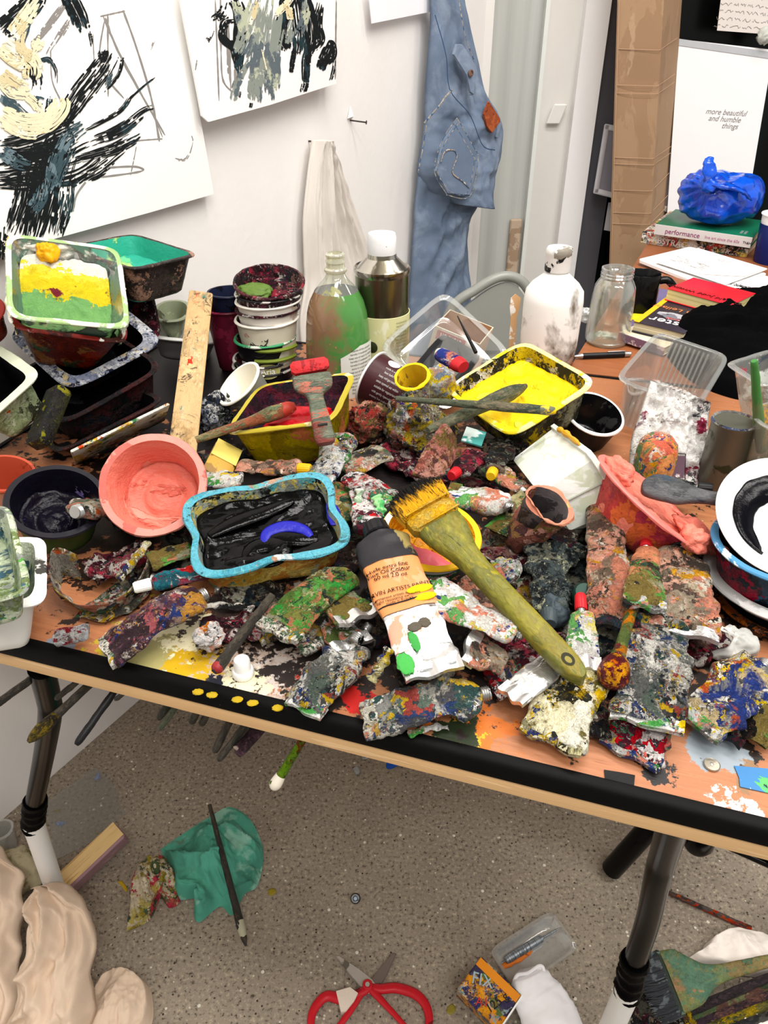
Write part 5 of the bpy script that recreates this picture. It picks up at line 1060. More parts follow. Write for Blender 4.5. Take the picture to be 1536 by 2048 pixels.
# salmon bowl with grey spatula
m = disc(1309, 1002, T + .075, .16, 47); k = mpp(m.translation)
bowls = mess('coral_bowl_side', ['#c8544c', '#d06050', '#b84850', '#c85a40', '#d8704c', '#c04e4c', '#a83e50'], 8, .32, bd=.001, speck=.1)
t_ = tub('salmon_bowl', 'coral-pink bowl tipped on its side, thick salmon paint oozing over the rim', 'bowl', m, 142 * k, .045, (bowls, M('coral_rim', '#e0756c', .4, blobs=[('#d0645c', 14, .3)], bd=.004), salm), taper=.018, level=-.006, pm=salm, amp=.005, freq=34, flange=.010, lump=.0016, frq=22)
for i, (x, y, sxy, q) in enumerate([(.70, -.35, .034, 3), (.35, -.78, .020, 4), (-.72, .0, .018, 9)]):
    V, F = ball(1, 3); rz = Matrix.Rotation(i, 3, 'Z'); V = [rz @ Vector((p[0] * sxy, p[1] * sxy * .7, p[2] * .012)) * (1 + .3 * noise.fractal(Vector(p) * 1.6 + Vector((q, q, q)), .8, 2, 3)) for p in V]
    build('paint_lump', [v + Vector((x * 142 * k, y * 142 * k, .003)) for v in V], F, salm, parent=t_, sharp=None)
t_, m2, L, k = flatbrush('spatula', 'dark grey wooden spatula resting in the coral bowl', 'spatula', (1283, 975, .098), (1478, 1004, .095), [(0, 8, 10), (.03, 16, 20), (.15, 22, 34), (.35, 26, 33), (.5, 20, 20), (.62, 15, 14), (.8, 13, 13), (1, 13, 13)], .010, mess('grey_slate_spatula', ['#3e4044', '#484a4c', '#383a3c', '#34404c', '#424446', '#56585a'], 14, .45, stretch=(.5, 1, 1), bd=.0012, speck=.1), up_=Vector((0, -.6, 1)))

# white square tub lying down
wsq = M('smudged_white_square_tub', '#dfe2d8', .4, blobs=[('#c8d0b8', 8, .3), ('#eef0ec', 10, .3), ('#6a6a5c', 36, .03), ('#4ac0a8', 30, .004), ('#b8b848', 14, .05)], bst=.2, stretch=(1, .6, 1))
m, w, d = quad([(1070, 974), (1194, 918), (1104, 842), (1031, 927)], T + .075, wt=.25)
t_ = thing('square_tub', 'grubby white square tub lying on its side by the coral bowl', 'tub', m)
V = []; rings = []
for x, sy, z0, z1 in ((-w / 2, .86, -.058, 0), (-w / 2 + .004, .92, -.062, .001), (w * .40, 1.0, -.07, .002), (w * .42, 1.06, -.073, .005), (w * .5, 1.06, -.073, .005), (w * .5, .98, -.068, .001)):
    hy = d / 2 * sy; c = .006
    rings.append([(x, -hy + c, z1), (x, hy - c, z1), (x, hy, z1 - c), (x, hy, z0 + c), (x, hy - c, z0), (x, -hy + c, z0), (x, -hy, z0 + c), (x, -hy, z1 - c)])
rings.append([(-w / 2 + .006, p[1] * .9, p[2] * .9 - .003) for p in rings[-1]])
o = build('body', *ringmesh(rings), wsq, parent=t_, sharp=25)
for yy in (-.2,): build('side_groove', *pipe([(-w * .46, -d / 2 * .93, -.025), (w * .4, -d / 2 * 1.01, -.03)], .0012, 8), M('grey_groove', '#a8aa9c', .5), parent=t_)
o = build('rim_paint', *pipe(smoothline([(w * .46, d * .30, .006), (w * .47, d * .02, .007), (w * .46, -d * .3, .006)], 12), [.001, .003, .004, .002, .003, .0045, .003, .002, .003, .003, .002, .001], 8), M('orange_rim_paint', '#d09a28', .4), parent=t_)
# black tub with white rim
m = disc(1190, 826, T + .05, .62, 64); k = mpp(m.translation)
bkin = M('black_shiny_inside', '#101012', .18, blobs=[('#3a3a3c', 14, .12)])
t_ = tub('black_tub', 'black-lined tub with white rim tilted behind the square tub', 'tub', m, 62 * k, .055, (blk, WHITE, bkin), taper=.008, level=-.05, pm=bkin, amp=.001)
mi = m.inverted(); cd = mi.to_3x3() @ (CAMP - m.translation); f = around(62 * k - .008, math.atan2(cd.y, cd.x) + math.pi / 2, -.032, .15)
V, F = lathe([(.0001, .0006), (.018, .0006), (.018, 0)], 28); build('label_oval', [f(Vector((x, y * .6, z + .0003))) for x, y, z in V], F, M('label_olive_yellow', '#b8a450', .6), parent=t_)
text('brand_lettering', 'Aria', .012, INK, t_, wrap=lambda v: f(Vector((v.x, v.y, v.z + .0012))))
# white bag, pot, tin, glass vessels at the edge
bagm = mess('splashed_white_paper_bag', ['#f0eeea', '#f4f2ee', '#eae6e2', '#6a3a50', '#8a2a44', '#4a4a4c', '#f0eeea', '#e8e4e0', '#9a948e', '#f4f2ee'], 15, .5, base='#e2e0dc', cover=.45, bd=.003, speck=.14)
A, B = tab(1340, 980, .0), tab(1350, 775, .115)
m = basis(A, Vector((1, -.12, 0)), Vector((-.12, -1, .55))); iv = m.inverted(); pl = m.col[2].to_3d()
t_ = thing('paper_bag', 'crumpled white paper bag splashed with maroon and grey standing behind the coral bowl', 'bag', m)
Lq = [(1300, 762), (1282, 820), (1262, 880), (1257, 940), (1255, 985)]; Rq = [(1422, 806), (1416, 850), (1420, 890), (1424, 940), (1404, 982)]
def bf(q, tt): return .010 * (noise.ridged_multi_fractal(Vector((q * 3.2, tt * 3.5, 8)), .9, 2, 4, 1, 2) - 1.1) + .004 * noise.fractal(Vector((q * 12, tt * 12, 1)), .8, 2, 3)
o = strip('bag_body', Lq, Rq, m.translation + pl * .0, pl, .03, bagm, 60, 50, bf, parent=t_, inv=iv, bulge=lambda q: .15 + .85 * q)
def bq(px, py, l): return iv @ onplane(px, py, m.translation + pl * l, pl)
sq = [bq(*q, .036) for q in ((1337, 905), (1371, 908), (1370, 962), (1333, 955), (1337, 905))]; build('printed_box', *pipe(sq, .0007, 6, .5), INK, parent=t_)
c = (sq[0] + sq[2]) / 2; V, F = box(abs(sq[1].x - sq[0].x) * .9, abs(sq[0].y - sq[2].y) * .8, .0006, at_=(c.x, c.y, c.z + .0004)); build('printed_panel', V, F, M('plum_smudge_print', '#5a4450', .6, blobs=[('#8a6a78', 30, .4), ('#e0dcd8', 30, .2)]), parent=t_)
p0 = tab(1296, 985, 0.0); k = mpp(p0); m = Matrix.Translation(p0)
t_ = thing('small_pot', 'rounded clear pot smeared orange and salmon between coral bowl and paper bag', 'pot', m)
P = [(28 * k, .0), (36 * k, .004), (39 * k, .03), (39 * k, .055), (35 * k, .068), (24 * k, .076), (8 * k, .079)]
build('body', *lathe(P, 40), mess('orange_salmon_smears', ['#e0905c', '#e8a068', '#d8705c', '#e8a83c', '#e8e0d0', '#5a7a50', '#30407a', '#e09070'], 22, .35, bd=.0015), parent=t_, sharp=None)
p0 = tab(1428, 988); k = mpp(p0); hh = up(p0, 842); m = Matrix.Translation(p0)
tn = M('old_tin_side', '#6a6a5e', .4, .6, blobs=[('#3a4434', 12, .3)]); tl_ = mess('tin_lid_smears', ['#a8a8a4', '#b8b8b4', '#8a8a88', '#5a6a90', '#4a4a48', '#c8c8c4', '#7a4a48'], 26, .35, .5)
t_ = thing('paint_tin', 'small lidded paint tin between paper bag and glass beaker', 'tin', m)
R_ = 40 * k; build('body', *lathe([(R_ * .96, 0), (R_, .002), (R_, hh - .004), (R_ * 1.05, hh - .002), (R_ * 1.05, hh)], 44), tn, parent=t_)
build('lid', *lathe([(R_ * 1.05, hh), (R_ * 1.0, hh + .002), (R_ * .92, hh + .001), (R_ * .86, hh - .003), (R_ * .5, hh - .003), (.001, hh - .003)], 44, False), tl_, parent=t_)
stg = clear('stained_beaker_plastic', (.74, .72, .62), haze=.10, blobs=[('#e0a020', 14, .12), ('#2a3a7a', 20, .05), ('#d8d8d0', 16, .12)])
p0 = tab(1540, 1010); k = mpp(p0); hh = up(p0, 838); m = Matrix.Translation(p0)
t_ = tub('beaker', 'stained clear beaker holding a green-handled brush beside the paint tin', 'beaker', m @ Matrix.Translation((0, 0, hh)), 80 * k, hh - .001, (stg, clear('beaker_rim', (.8, .8, .72), haze=.16, gloss=.15), stg), taper=.008, foot=.002)
build('water', *lathe([(62 * k, -hh + .004), (64 * k, -hh * .6), (64 * k, -hh * .58), (.001, -hh * .58)], 40), M('murky_water', '#4a4638', .2), parent=t_)
rod('brush', 'green brush handle standing up out of the stained beaker', 'brush', (1508, 722, .185), (1522, 900, .065), [(0, 4), (.05, 7), (.5, 10), (.8, 12), (1, 10)], M('green_handle', '#5f7a4a', .45, blobs=[('#8a8a80', 10, .25), ('#3f7a3a', 12, .3)], stretch=(.4, 1, 1)))
cst = clear('splashed_clear_container', (.86, .87, .84), haze=.08, blobs=[('#d8dcd8', 14, .22), ('#d07a28', 16, .08), ('#3a4450', 16, .12), ('#a83a48', 20, .05)])
tray('clear_container', 'square clear container splashed orange and grey behind the stained beaker', 'container', [(1458, 725), (1515, 775), (1640, 740), (1540, 695)], .12, .118, (cst, rimc, cst), wt=1.5, size=(.085, .085), taper=.012, r=.012)
rib = clear('ribbed_clear_tray', (.88, .87, .85), haze=.06, gloss=.09); 
m, w, d = quad([(1228, 754), (1398, 822), (1463, 708), (1312, 664)], T + .075, wt=.9)
t_ = thing('clear_tray', 'empty clear ribbed plastic tray beside the paper bag', 'tray', m)
vessel(t_, w, d, .07, .012, (rib, rimc, rib), .022, .006)
for i in range(9):
    x = -w / 2 + .03 + (w - .06) * i / 8; build('rib', *pipe([(x, d / 2 - .0085, -.006), (x, d / 2 - .0195, -.066)], .0016, 6), rimc, parent=t_)
    if i < 8: build('rib', *pipe([(x, -d / 2 + .0085, -.006), (x, -d / 2 + .0195, -.066)], .0016, 6), rimc, parent=t_)
# plate stack at the right-hand edge
p0 = tab(1575, 1215)
def stk(px, py, tl=0, ty=0):
    h_ = up(p0, py); p = p0 + Vector((0, 0, h_)); p.x += (px - proj(p)[0]) * mpp(p); return Matrix.Translation(p) @ Matrix.Rotation(math.radians(tl), 4, 'X') @ Matrix.Rotation(math.radians(ty), 4, 'Y'), h_
k = mpp(p0)
gry = M('grey_rim_enamel', '#a8a8a6', .35, blobs=[('#4a4a4c', 12, .2), ('#d8d8d6', 16, .2)]); rust = mess('black_orange_rim', ['#1a1414', '#241a18', '#b0482c', '#c86a24', '#1c1c1e', '#141214', '#d08a6a'], 22, .4)
G_PL = 'bowls and plate stacked at the table end'
m, z = stk(1572, 1192); tub('bowl', 'lowest black bowl with orange-smeared rim in the plate stack', 'bowl', m, 142 * k, max(z - .001, .012), (rust, rust, black_in), taper=.006, flange=.008, foot=.001, group=G_PL)
m, z = stk(1572, 1150); tub('bowl', 'grey-rimmed bowl in the middle of the plate stack', 'bowl', m, 152 * k, .022, (gry, gry, black_in), taper=.008, flange=.012, group=G_PL)
bluetub = mess('blue_black_tub_side', ['#1c2a38', '#243444', '#2a3a44', '#141a22', '#8a1c30', '#30506a', '#1a2630', '#2c3c3c'], 10, .35, bd=.0012)
m, z = stk(1568, 1088); tub('blue_tub', 'dark blue tub with sky-blue rim right under the white plate', 'tub', m, 130 * k, .045, (bluetub, M('sky_blue_rim', '#4a86b0', .4, blobs=[('#d0dce0', 16, .3), ('#38b048', 20, .05)]), black_in), taper=.008, flange=.006, group=G_PL)
m = disc(1575, 1034, T + .098, .80, 52); k2 = mpp(m.translation)
t_ = thing('white_plate', 'white plate with a crescent of black paint, topmost of the plate stack', 'plate', m, G_PL); R_ = 139 * k2
wpm = M('white_plate', '#f2f1ef', .3, var=.01, blobs=[('#e07a70', 22, .012), ('#2a2a2a', 60, .004)], bst=.1)
build('plate', *lathe([(R_ * .6, -.012), (R_ * .66, -.011), (R_ * .99, -.001), (R_, .001), (R_ * .985, .002), (R_ * .80, -.0005), (R_ * .74, -.004), (R_ * .62, -.0105), (R_ * .001, -.011)], 72), wpm, parent=t_, sharp=50)
V, F = [], []; n = 60
for i in range(n):
    a = math.radians(-250 + 300 * i / (n - 1)) + math.pi; e = math.sin(math.pi * i / (n - 1)) ** .4; r0 = R_ * (.68 - .34 * e - .02 * noise.noise(Vector((i * .3, 0, 0)))); r1 = R_ * (.74 + .03 * e * noise.noise(Vector((i * .25, 5, 0))))
    for rr, z in ((r0, -.0095), (r0 + .002, -.006), ((r0 + r1) / 2, -.0055), (r1 - .002, -.0015), (r1, -.003)): V.append((rr * math.cos(a), rr * math.sin(a), z))
for i in range(n - 1):
    for j in range(4): F.append((i * 5 + j, i * 5 + j + 1, (i + 1) * 5 + j + 1, (i + 1) * 5 + j))
build('black_paint', V, F, M('blue_black_paint', '#040409', .15, Specular_IOR_Level=.12, bs=40, bd=.0015, blobs=[('#1c2060', 10, .12)]), parent=t_, sharp=None)
# white trays in the front corner by the wall side
wtr = M('white_tray_plastic', '#dcdcd6', .4, blobs=[('#c8c8c0', 9, .2), ('#8a8a80', 22, .04)], bst=.15); wrim = M('white_tray_rim', '#e8e8e2', .4, blobs=[('#3a3a36', 20, .12), ('#d0a828', 18, .08)])
gr2 = mess('pale_green_grey_smears', ['#b8c4a8', '#c4ccb8', '#a0b090', '#8a9088', '#6a7a4a', '#3a5a6a', '#bcc8ac', '#58a048'], 11, .35, bd=.0015, speck=.15)
tray('white_tray', 'white tray with splashed rim at the front table edge beside the folded tube', 'tray', [(-110, 1236), (94, 1200), (92, 1078), (-80, 1075)], .068, .062, (wtr, wrim, gr2), wt=1.0, taper=.010, r=.02, flange=.009, size=(.105, .11))
tray('green_smeared_tray', 'pale green smeared tray lying inside the front white tray', 'tray', [(-110, 1230), (70, 1180), (14, 1010), (-120, 1030)], .105, .035, (gr2, gr2, gr2), wt=.2, taper=.006, r=.012, flange=.004, tilt0=(20, 0), size=(.09, .12))

# ---------------------------------------------------------------- the heap of squeezed paint tubes
G_TUBE = 'squeezed paint tubes heaped on the work table'
MATS = {k: [mess('%s_tube_paint' % k, PAL[k], sc, rough, metal) for sc, rough, metal in ((24, .42, .05), (34, .36, .15), (18, .48, .0))] for k in PAL}
silv = M('silver_foil_tube', '#cfcfce', .25, .85, bs=70, bd=.002, blobs=[('#f0efe9', 16, .2), ('#c8a040', 26, .05), ('#5a5a56', 20, .1)])
NECK = M('bare_tube_neck', '#bdbdbb', .3, .9, blobs=[('#2a2a2a', 40, .15)])
CAPS = {c: M('%s_cap' % c, h, .4, bs=80, blobs=[('#e8e4dc', 30, .06)]) for c, h in dict(black='#161618', white='#efeee8', red='#b81c24', yellow='#d8a818', teal='#1f6a70', green='#1c4a38', slate='#3a4448').items()}
def tube(label, head, tail, hh=(.03, .02), w=(50, 70), mat='multi', seed=1, roll=0, bend=0.0, curl=0.0, crum=.0036, cap=None, neck=True, crimp=None, thick=.42, press=True, roundness=0.0, twist=0.0, lab=None, group=G_TUBE, dull=0):
    """collapsed metal tube from its neck (head) to its crimped tail; widths in pixels"""
    H, Tl = tab(head[0], head[1], hh[0]), tab(tail[0], tail[1], hh[1]); ax = H - Tl; L = ax.length
    z = UP - ax.normalized() * ax.normalized().dot(UP); m = basis(Tl, ax, z) @ Matrix.Rotation(math.radians(roll), 4, 'X')
    wt, wh = w[1] * mpp(Tl), w[0] * mpp(H); dia = min(wh * .62, wt * .62); mt = mat if not isinstance(mat, str) else MATS[mat][seed % 3]
    t_ = thing('paint_tube', label, 'paint tube', m, group); r_ = random.Random(seed); N, C = 44, 40; rings = []
    def centre(u): return bend * L * math.sin(math.pi * u), curl * L * math.sin(math.pi * u)
    LB = L * .86
    for i in range(N + 1):
        u = i / N
        if u < .80:
            q = u / .80; hw = (wt * (1 - q) + wh * q) / 2; th = (.0012 + (dia * thick * .5 - .0012) * min(1, (q * 1.5)) ** .75); x = LB * q
        else:
            q = (u - .80) / .20; e = math.cos(q * math.pi / 2); hw = wh / 2 * (1 - q ** 2) + dia * .30 * q ** 2; th = dia * thick * .5 * (1 - q) + dia * .30 * q; x = LB + (L * .07) * math.sin(q * math.pi / 2)
        cy, cz = centre(x / L); tw = twist * x / L; ring = []
        for j in range(C):
            a = 2 * math.pi * j / C; c, s_ = math.cos(a), math.sin(a); ee = .75
            y, zz = hw * math.copysign(abs(c) ** ee, c), th * math.copysign(abs(s_) ** .9, s_)
            y, zz = y * math.cos(tw) - zz * math.sin(tw), y * math.sin(tw) + zz * math.cos(tw)
            ring.append((x, y + cy, zz + cz))
        rings.append(ring)
    o = build('tube_body', *ringmesh(rings), mt, parent=t_, sharp=None)
    off = Vector((seed * 3.1, seed * 1.7, seed * .9)); me = o.data; me.update(); NN = [v.normal.copy() for v in me.vertices]
    for v, n in zip(me.vertices, NN):
        p = Vector((v.co.x * 26, v.co.y * 20, v.co.z * 20)) + off
        wq = noise.noise(p * .7); f = (1 - 3.2 * abs(noise.noise(p * .8 + Vector((wq, -wq, wq))))) * .75 + (.5 - 1.6 * abs(noise.noise(p * 2.1))) * .45 + .3 * noise.fractal(p * 4.5, .8, 2, 3)
        v.co += n * (f * crum) + Vector((0, 0, noise.noise(Vector((v.co.x * 22, v.co.y * 12, seed))) * crum * .9))
    me.update()
    if crimp:
        cm_ = crimp if not isinstance(crimp, str) else (silv if crimp == 'silver' else MATS[crimp][(seed + 1) % 3])
        V, F = box(.0075, wt * .99, .0032, .001, at_=(-.001, centre(0)[0], .0))
        V = [(x, y, zz + .0016 * math.sin(y * 70 + seed)) for x, y, zz in V]; nb = 14; V, F = [], []
        for i in range(nb + 1):
            y = wt * (i / nb - .5); zz = .0012 * math.sin(i * .9 + seed); xx = .0012 * math.sin(i * .7 + seed * 2)
            V += [(-.006 + xx, y, zz - .0022), (.006 + xx, y, zz - .0026), (.006 + xx, y, zz + .0026), (-.006 + xx, y, zz + .0022)]
        for i in range(nb):
            for j in range(4): F.append((i * 4 + j, i * 4 + (j + 1) % 4, i * 4 + 4 + (j + 1) % 4, i * 4 + 4 + j))
        F += [(3, 2, 1, 0), tuple(nb * 4 + j for j in range(4))]
        build('crimped_end', V, F, cm_, parent=t_, sharp=35)
    x0 = LB + L * .065; cy, cz = centre(min(1, x0 / L))
    if neck:
        rn = max(dia * .27, .003); pr = [(x0, rn)]
        for i in range(4): pr += [(x0 + .001 + i * .0018, rn * 1.1), (x0 + .0019 + i * .0018, rn * .92)]
        pr.append((x0 + .0085, rn * .9)); build('threaded_neck', *pipe([(a, cy, cz) for a, b in pr], [b for a, b in pr], 18), NECK, parent=t_)
    if cap:
        rc = max(dia * .42, .005); x1 = x0 + .003; rr = []
        for x, k in ((x1, .9), (x1 + .001, 1), (x1 + .014, .92), (x1 + .016, .75)):
            rr.append([(x, cy + rc * k * (1 + .05 * (j % 2)) * math.cos(2 * math.pi * j / 36), cz + rc * k * (1 + .05 * (j % 2)) * math.sin(2 * math.pi * j / 36)) for j in range(36)])
        build('cap', *ringmesh(rr), CAPS[cap], parent=t_, sharp=35)
    if press:
        bpy.context.view_layer.update()
        for ch in t_.children:
            mm = m; inv = mm.inverted()
            for v in ch.data.vertices:
                q = mm @ v.co
                if q.z < T + .0008: q.z = T + .0008 + .0003 * r_.random(); v.co = inv @ q
    bpy.context.view_layer.update(); return t_, m, L, wt, wh
def body(t_): return next(c for c in t_.children if c.name.startswith('tube_body'))

# the dark layer underneath
under = [(470, 1010, 30, 'dark'), (420, 1120, 140, 'wine'), (560, 1010, 80, 'dark'), (700, 920, 20, 'dark'), (720, 1010, 100, 'green'), (700, 1090, 60, 'dark'), (650, 1180, 10, 'multi'), (750, 1230, 80, 'dark'),
         (820, 920, 150, 'wine'), (960, 930, 40, 'dark'), (930, 975, 170, 'wine'), (1010, 1060, 60, 'multi'), (1050, 1110, 20, 'wine'), (980, 1180, 120, 'dark'), (1060, 1190, 60, 'multi'), (1150, 1080, 100, 'dark'), (1165, 1150, 80, 'slate'),
         (1290, 1100, 60, 'dark'), (1330, 1080, 130, 'multi'), (1260, 1200, 80, 'dark'), (1340, 1240, 50, 'wine'), (1110, 1260, 10, 'dark'), (1210, 1290, 100, 'multi'), (1390, 1110, 45, 'dark'), (600, 960, 120, 'multi'), (470, 905, 20, 'dark'), (880, 900, 70, 'multi'), (650, 1050, 150, 'dark'), (840, 1200, 30, 'multi'), (920, 1290, 15, 'dark'), (1010, 1290, 170, 'wine'), (560, 1230, 40, 'multi'), (470, 1260, 10, 'wine'), (1130, 1400, 160, 'multi'), (1290, 1350, 20, 'dark'), (330, 1140, 20, 'dark'), (1420, 1290, 20, 'wine'), (1480, 1420, 60, 'dark'), (290, 1020, 30, 'dark'), (500, 1190, 170, 'dark'), (630, 1240, 50, 'multi'), (700, 1300, 60, 'dark'), (850, 1340, 20, 'dark'), (1060, 1360, 150, 'multi')]
for i, (x, y, an, pl) in enumerate(under):
    l = 62; dx, dy = math.cos(math.radians(an)) * l, -math.sin(math.radians(an)) * l * .8
    tube('flattened paint-caked tube half buried beneath the top layer of the heap', (x + dx, y + dy), (x - dx, y - dy), (.018, .012), (60, 78), pl, i, crum=.006, crimp=pl if i % 3 else None, group='buried tubes at the bottom of the heap', bend=.06 * (-1) ** i)

# the tubes on top, one by one
t_, m, L, wt, wh = tube('large silver tube with orange printed label and black shoulder, nearest to the big brush', (752, 1060), (866, 1338), (.074, .045), (108, 122), silv, 3, crum=.0022, cap='black', crimp=M('bright_crimp', '#dededc', .25, .9, bst=.2), thick=.5, roll=-4)
def wrapband(x0, x1, mat, name, lift=.0009, grow=1.004):
    """a printed sleeve over the tube body between two fractions of its length"""
    me = body(t_).data; V, F, k = [], [], 0; C = 40; me_v = [v.co.copy() for v in me.vertices]; R0 = [i for i in range(45) if x0 <= sum(me_v[i * C + j].x for j in range(C)) / C / L <= x1]
    for i in R0:
        for j in range(C):
            v = me_v[i * C + j]; V.append((v.x, v.y * grow, v.z + (lift if v.z > -.001 else -lift)))
    F = ringmesh([V[a * C:(a + 1) * C] for a in range(len(R0))], False, False)[1]
    return build(name, V, F, mat, parent=t_, sharp=None)
wrapband(.36, .74, M('orange_tube_label', '#cf8650', .5, blobs=[('#d8946a', 14, .3), ('#3a3040', 20, .05)], bst=.15), 'orange_label')
wrapband(.70, 1.0, M('black_smeared_shoulder', '#232226', .45, blobs=[('#2a2c50', 14, .25), ('#8a7a48', 16, .2), ('#e0c020', 40, .02)], bd=.002), 'black_paint', .0016, 1.01)
wrapband(.10, .36, M('salmon_green_smears', '#e6e4df', .4, blobs=[('#dc9078', 13, .35), ('#a8b050', 26, .06)], bst=.2), 'salmon_smear', .0006, 1.0)
zt = max(v.co.z for v in body(t_).data.vertices)
TOPV = [v.co.copy() for v in body(t_).data.vertices if v.co.z > 0]; KD = kdtree.KDTree(len(TOPV))
for i, v in enumerate(TOPV): KD.insert((v.x, v.y, 0), i)
KD.balance()
def on_top(x, y): return TOPV[KD.find((x, y, 0))[1]].z
for tx, x, sz in (('Huile extra fine\nFine Oil Colour\n60 ml 2.0 oz', .62, .0062), ('CHARVIN ARTISTS PAINTS', .50, .0058), ('permanent artists oil colour\nlight resistance excellent\nmade in France', .445, .0040)):
    fr = Matrix.Translation((x * L, .006, 0)) @ Matrix.Rotation(-math.pi / 2, 4, 'Z')
    text('label_print', tx, sz, INK, t_, wrap=lambda v, fr=fr: (lambda q: Vector((q.x, q.y, on_top(q.x, q.y) + .0022)))(fr @ v))
build('label_rule', *pipe([(.415 * L, wh * .5 * q / 6, on_top(.415 * L, wh * .5 * q / 6) + .0016) for q in range(-6, 7)], .0006, 6), INK, parent=t_)
yb = M('wet_yellow_blob', '#ecca08', .3)
for x, y, a, b in ((.47, -.28, .012, .0045), (.41, -.32, .010, .004)):
    o = build('yellow_dab', *ball(1, 2), yb, parent=t_); o.location = (x * L, y * wh, on_top(x * L, y * wh) + .0015); o.scale = (b, a, .002)
for x, y, a, b, h in ((.16, .14, .010, .004, '#3f9c48'), (.05, .40, .010, .007, '#46a84c'), (.24, .04, .005, .006, '#5a5448'), (.25, -.13, .005, .005, '#5a5448')):
    o = build('paint_dab', *ball(1, 2), M('dab_' + h[1:], h, .4), parent=t_); o.location = (x * L, y * wh, on_top(x * L, y * wh) + .001); o.scale = (a, b, .0015); crumple(o, .25, 3, x * 50)
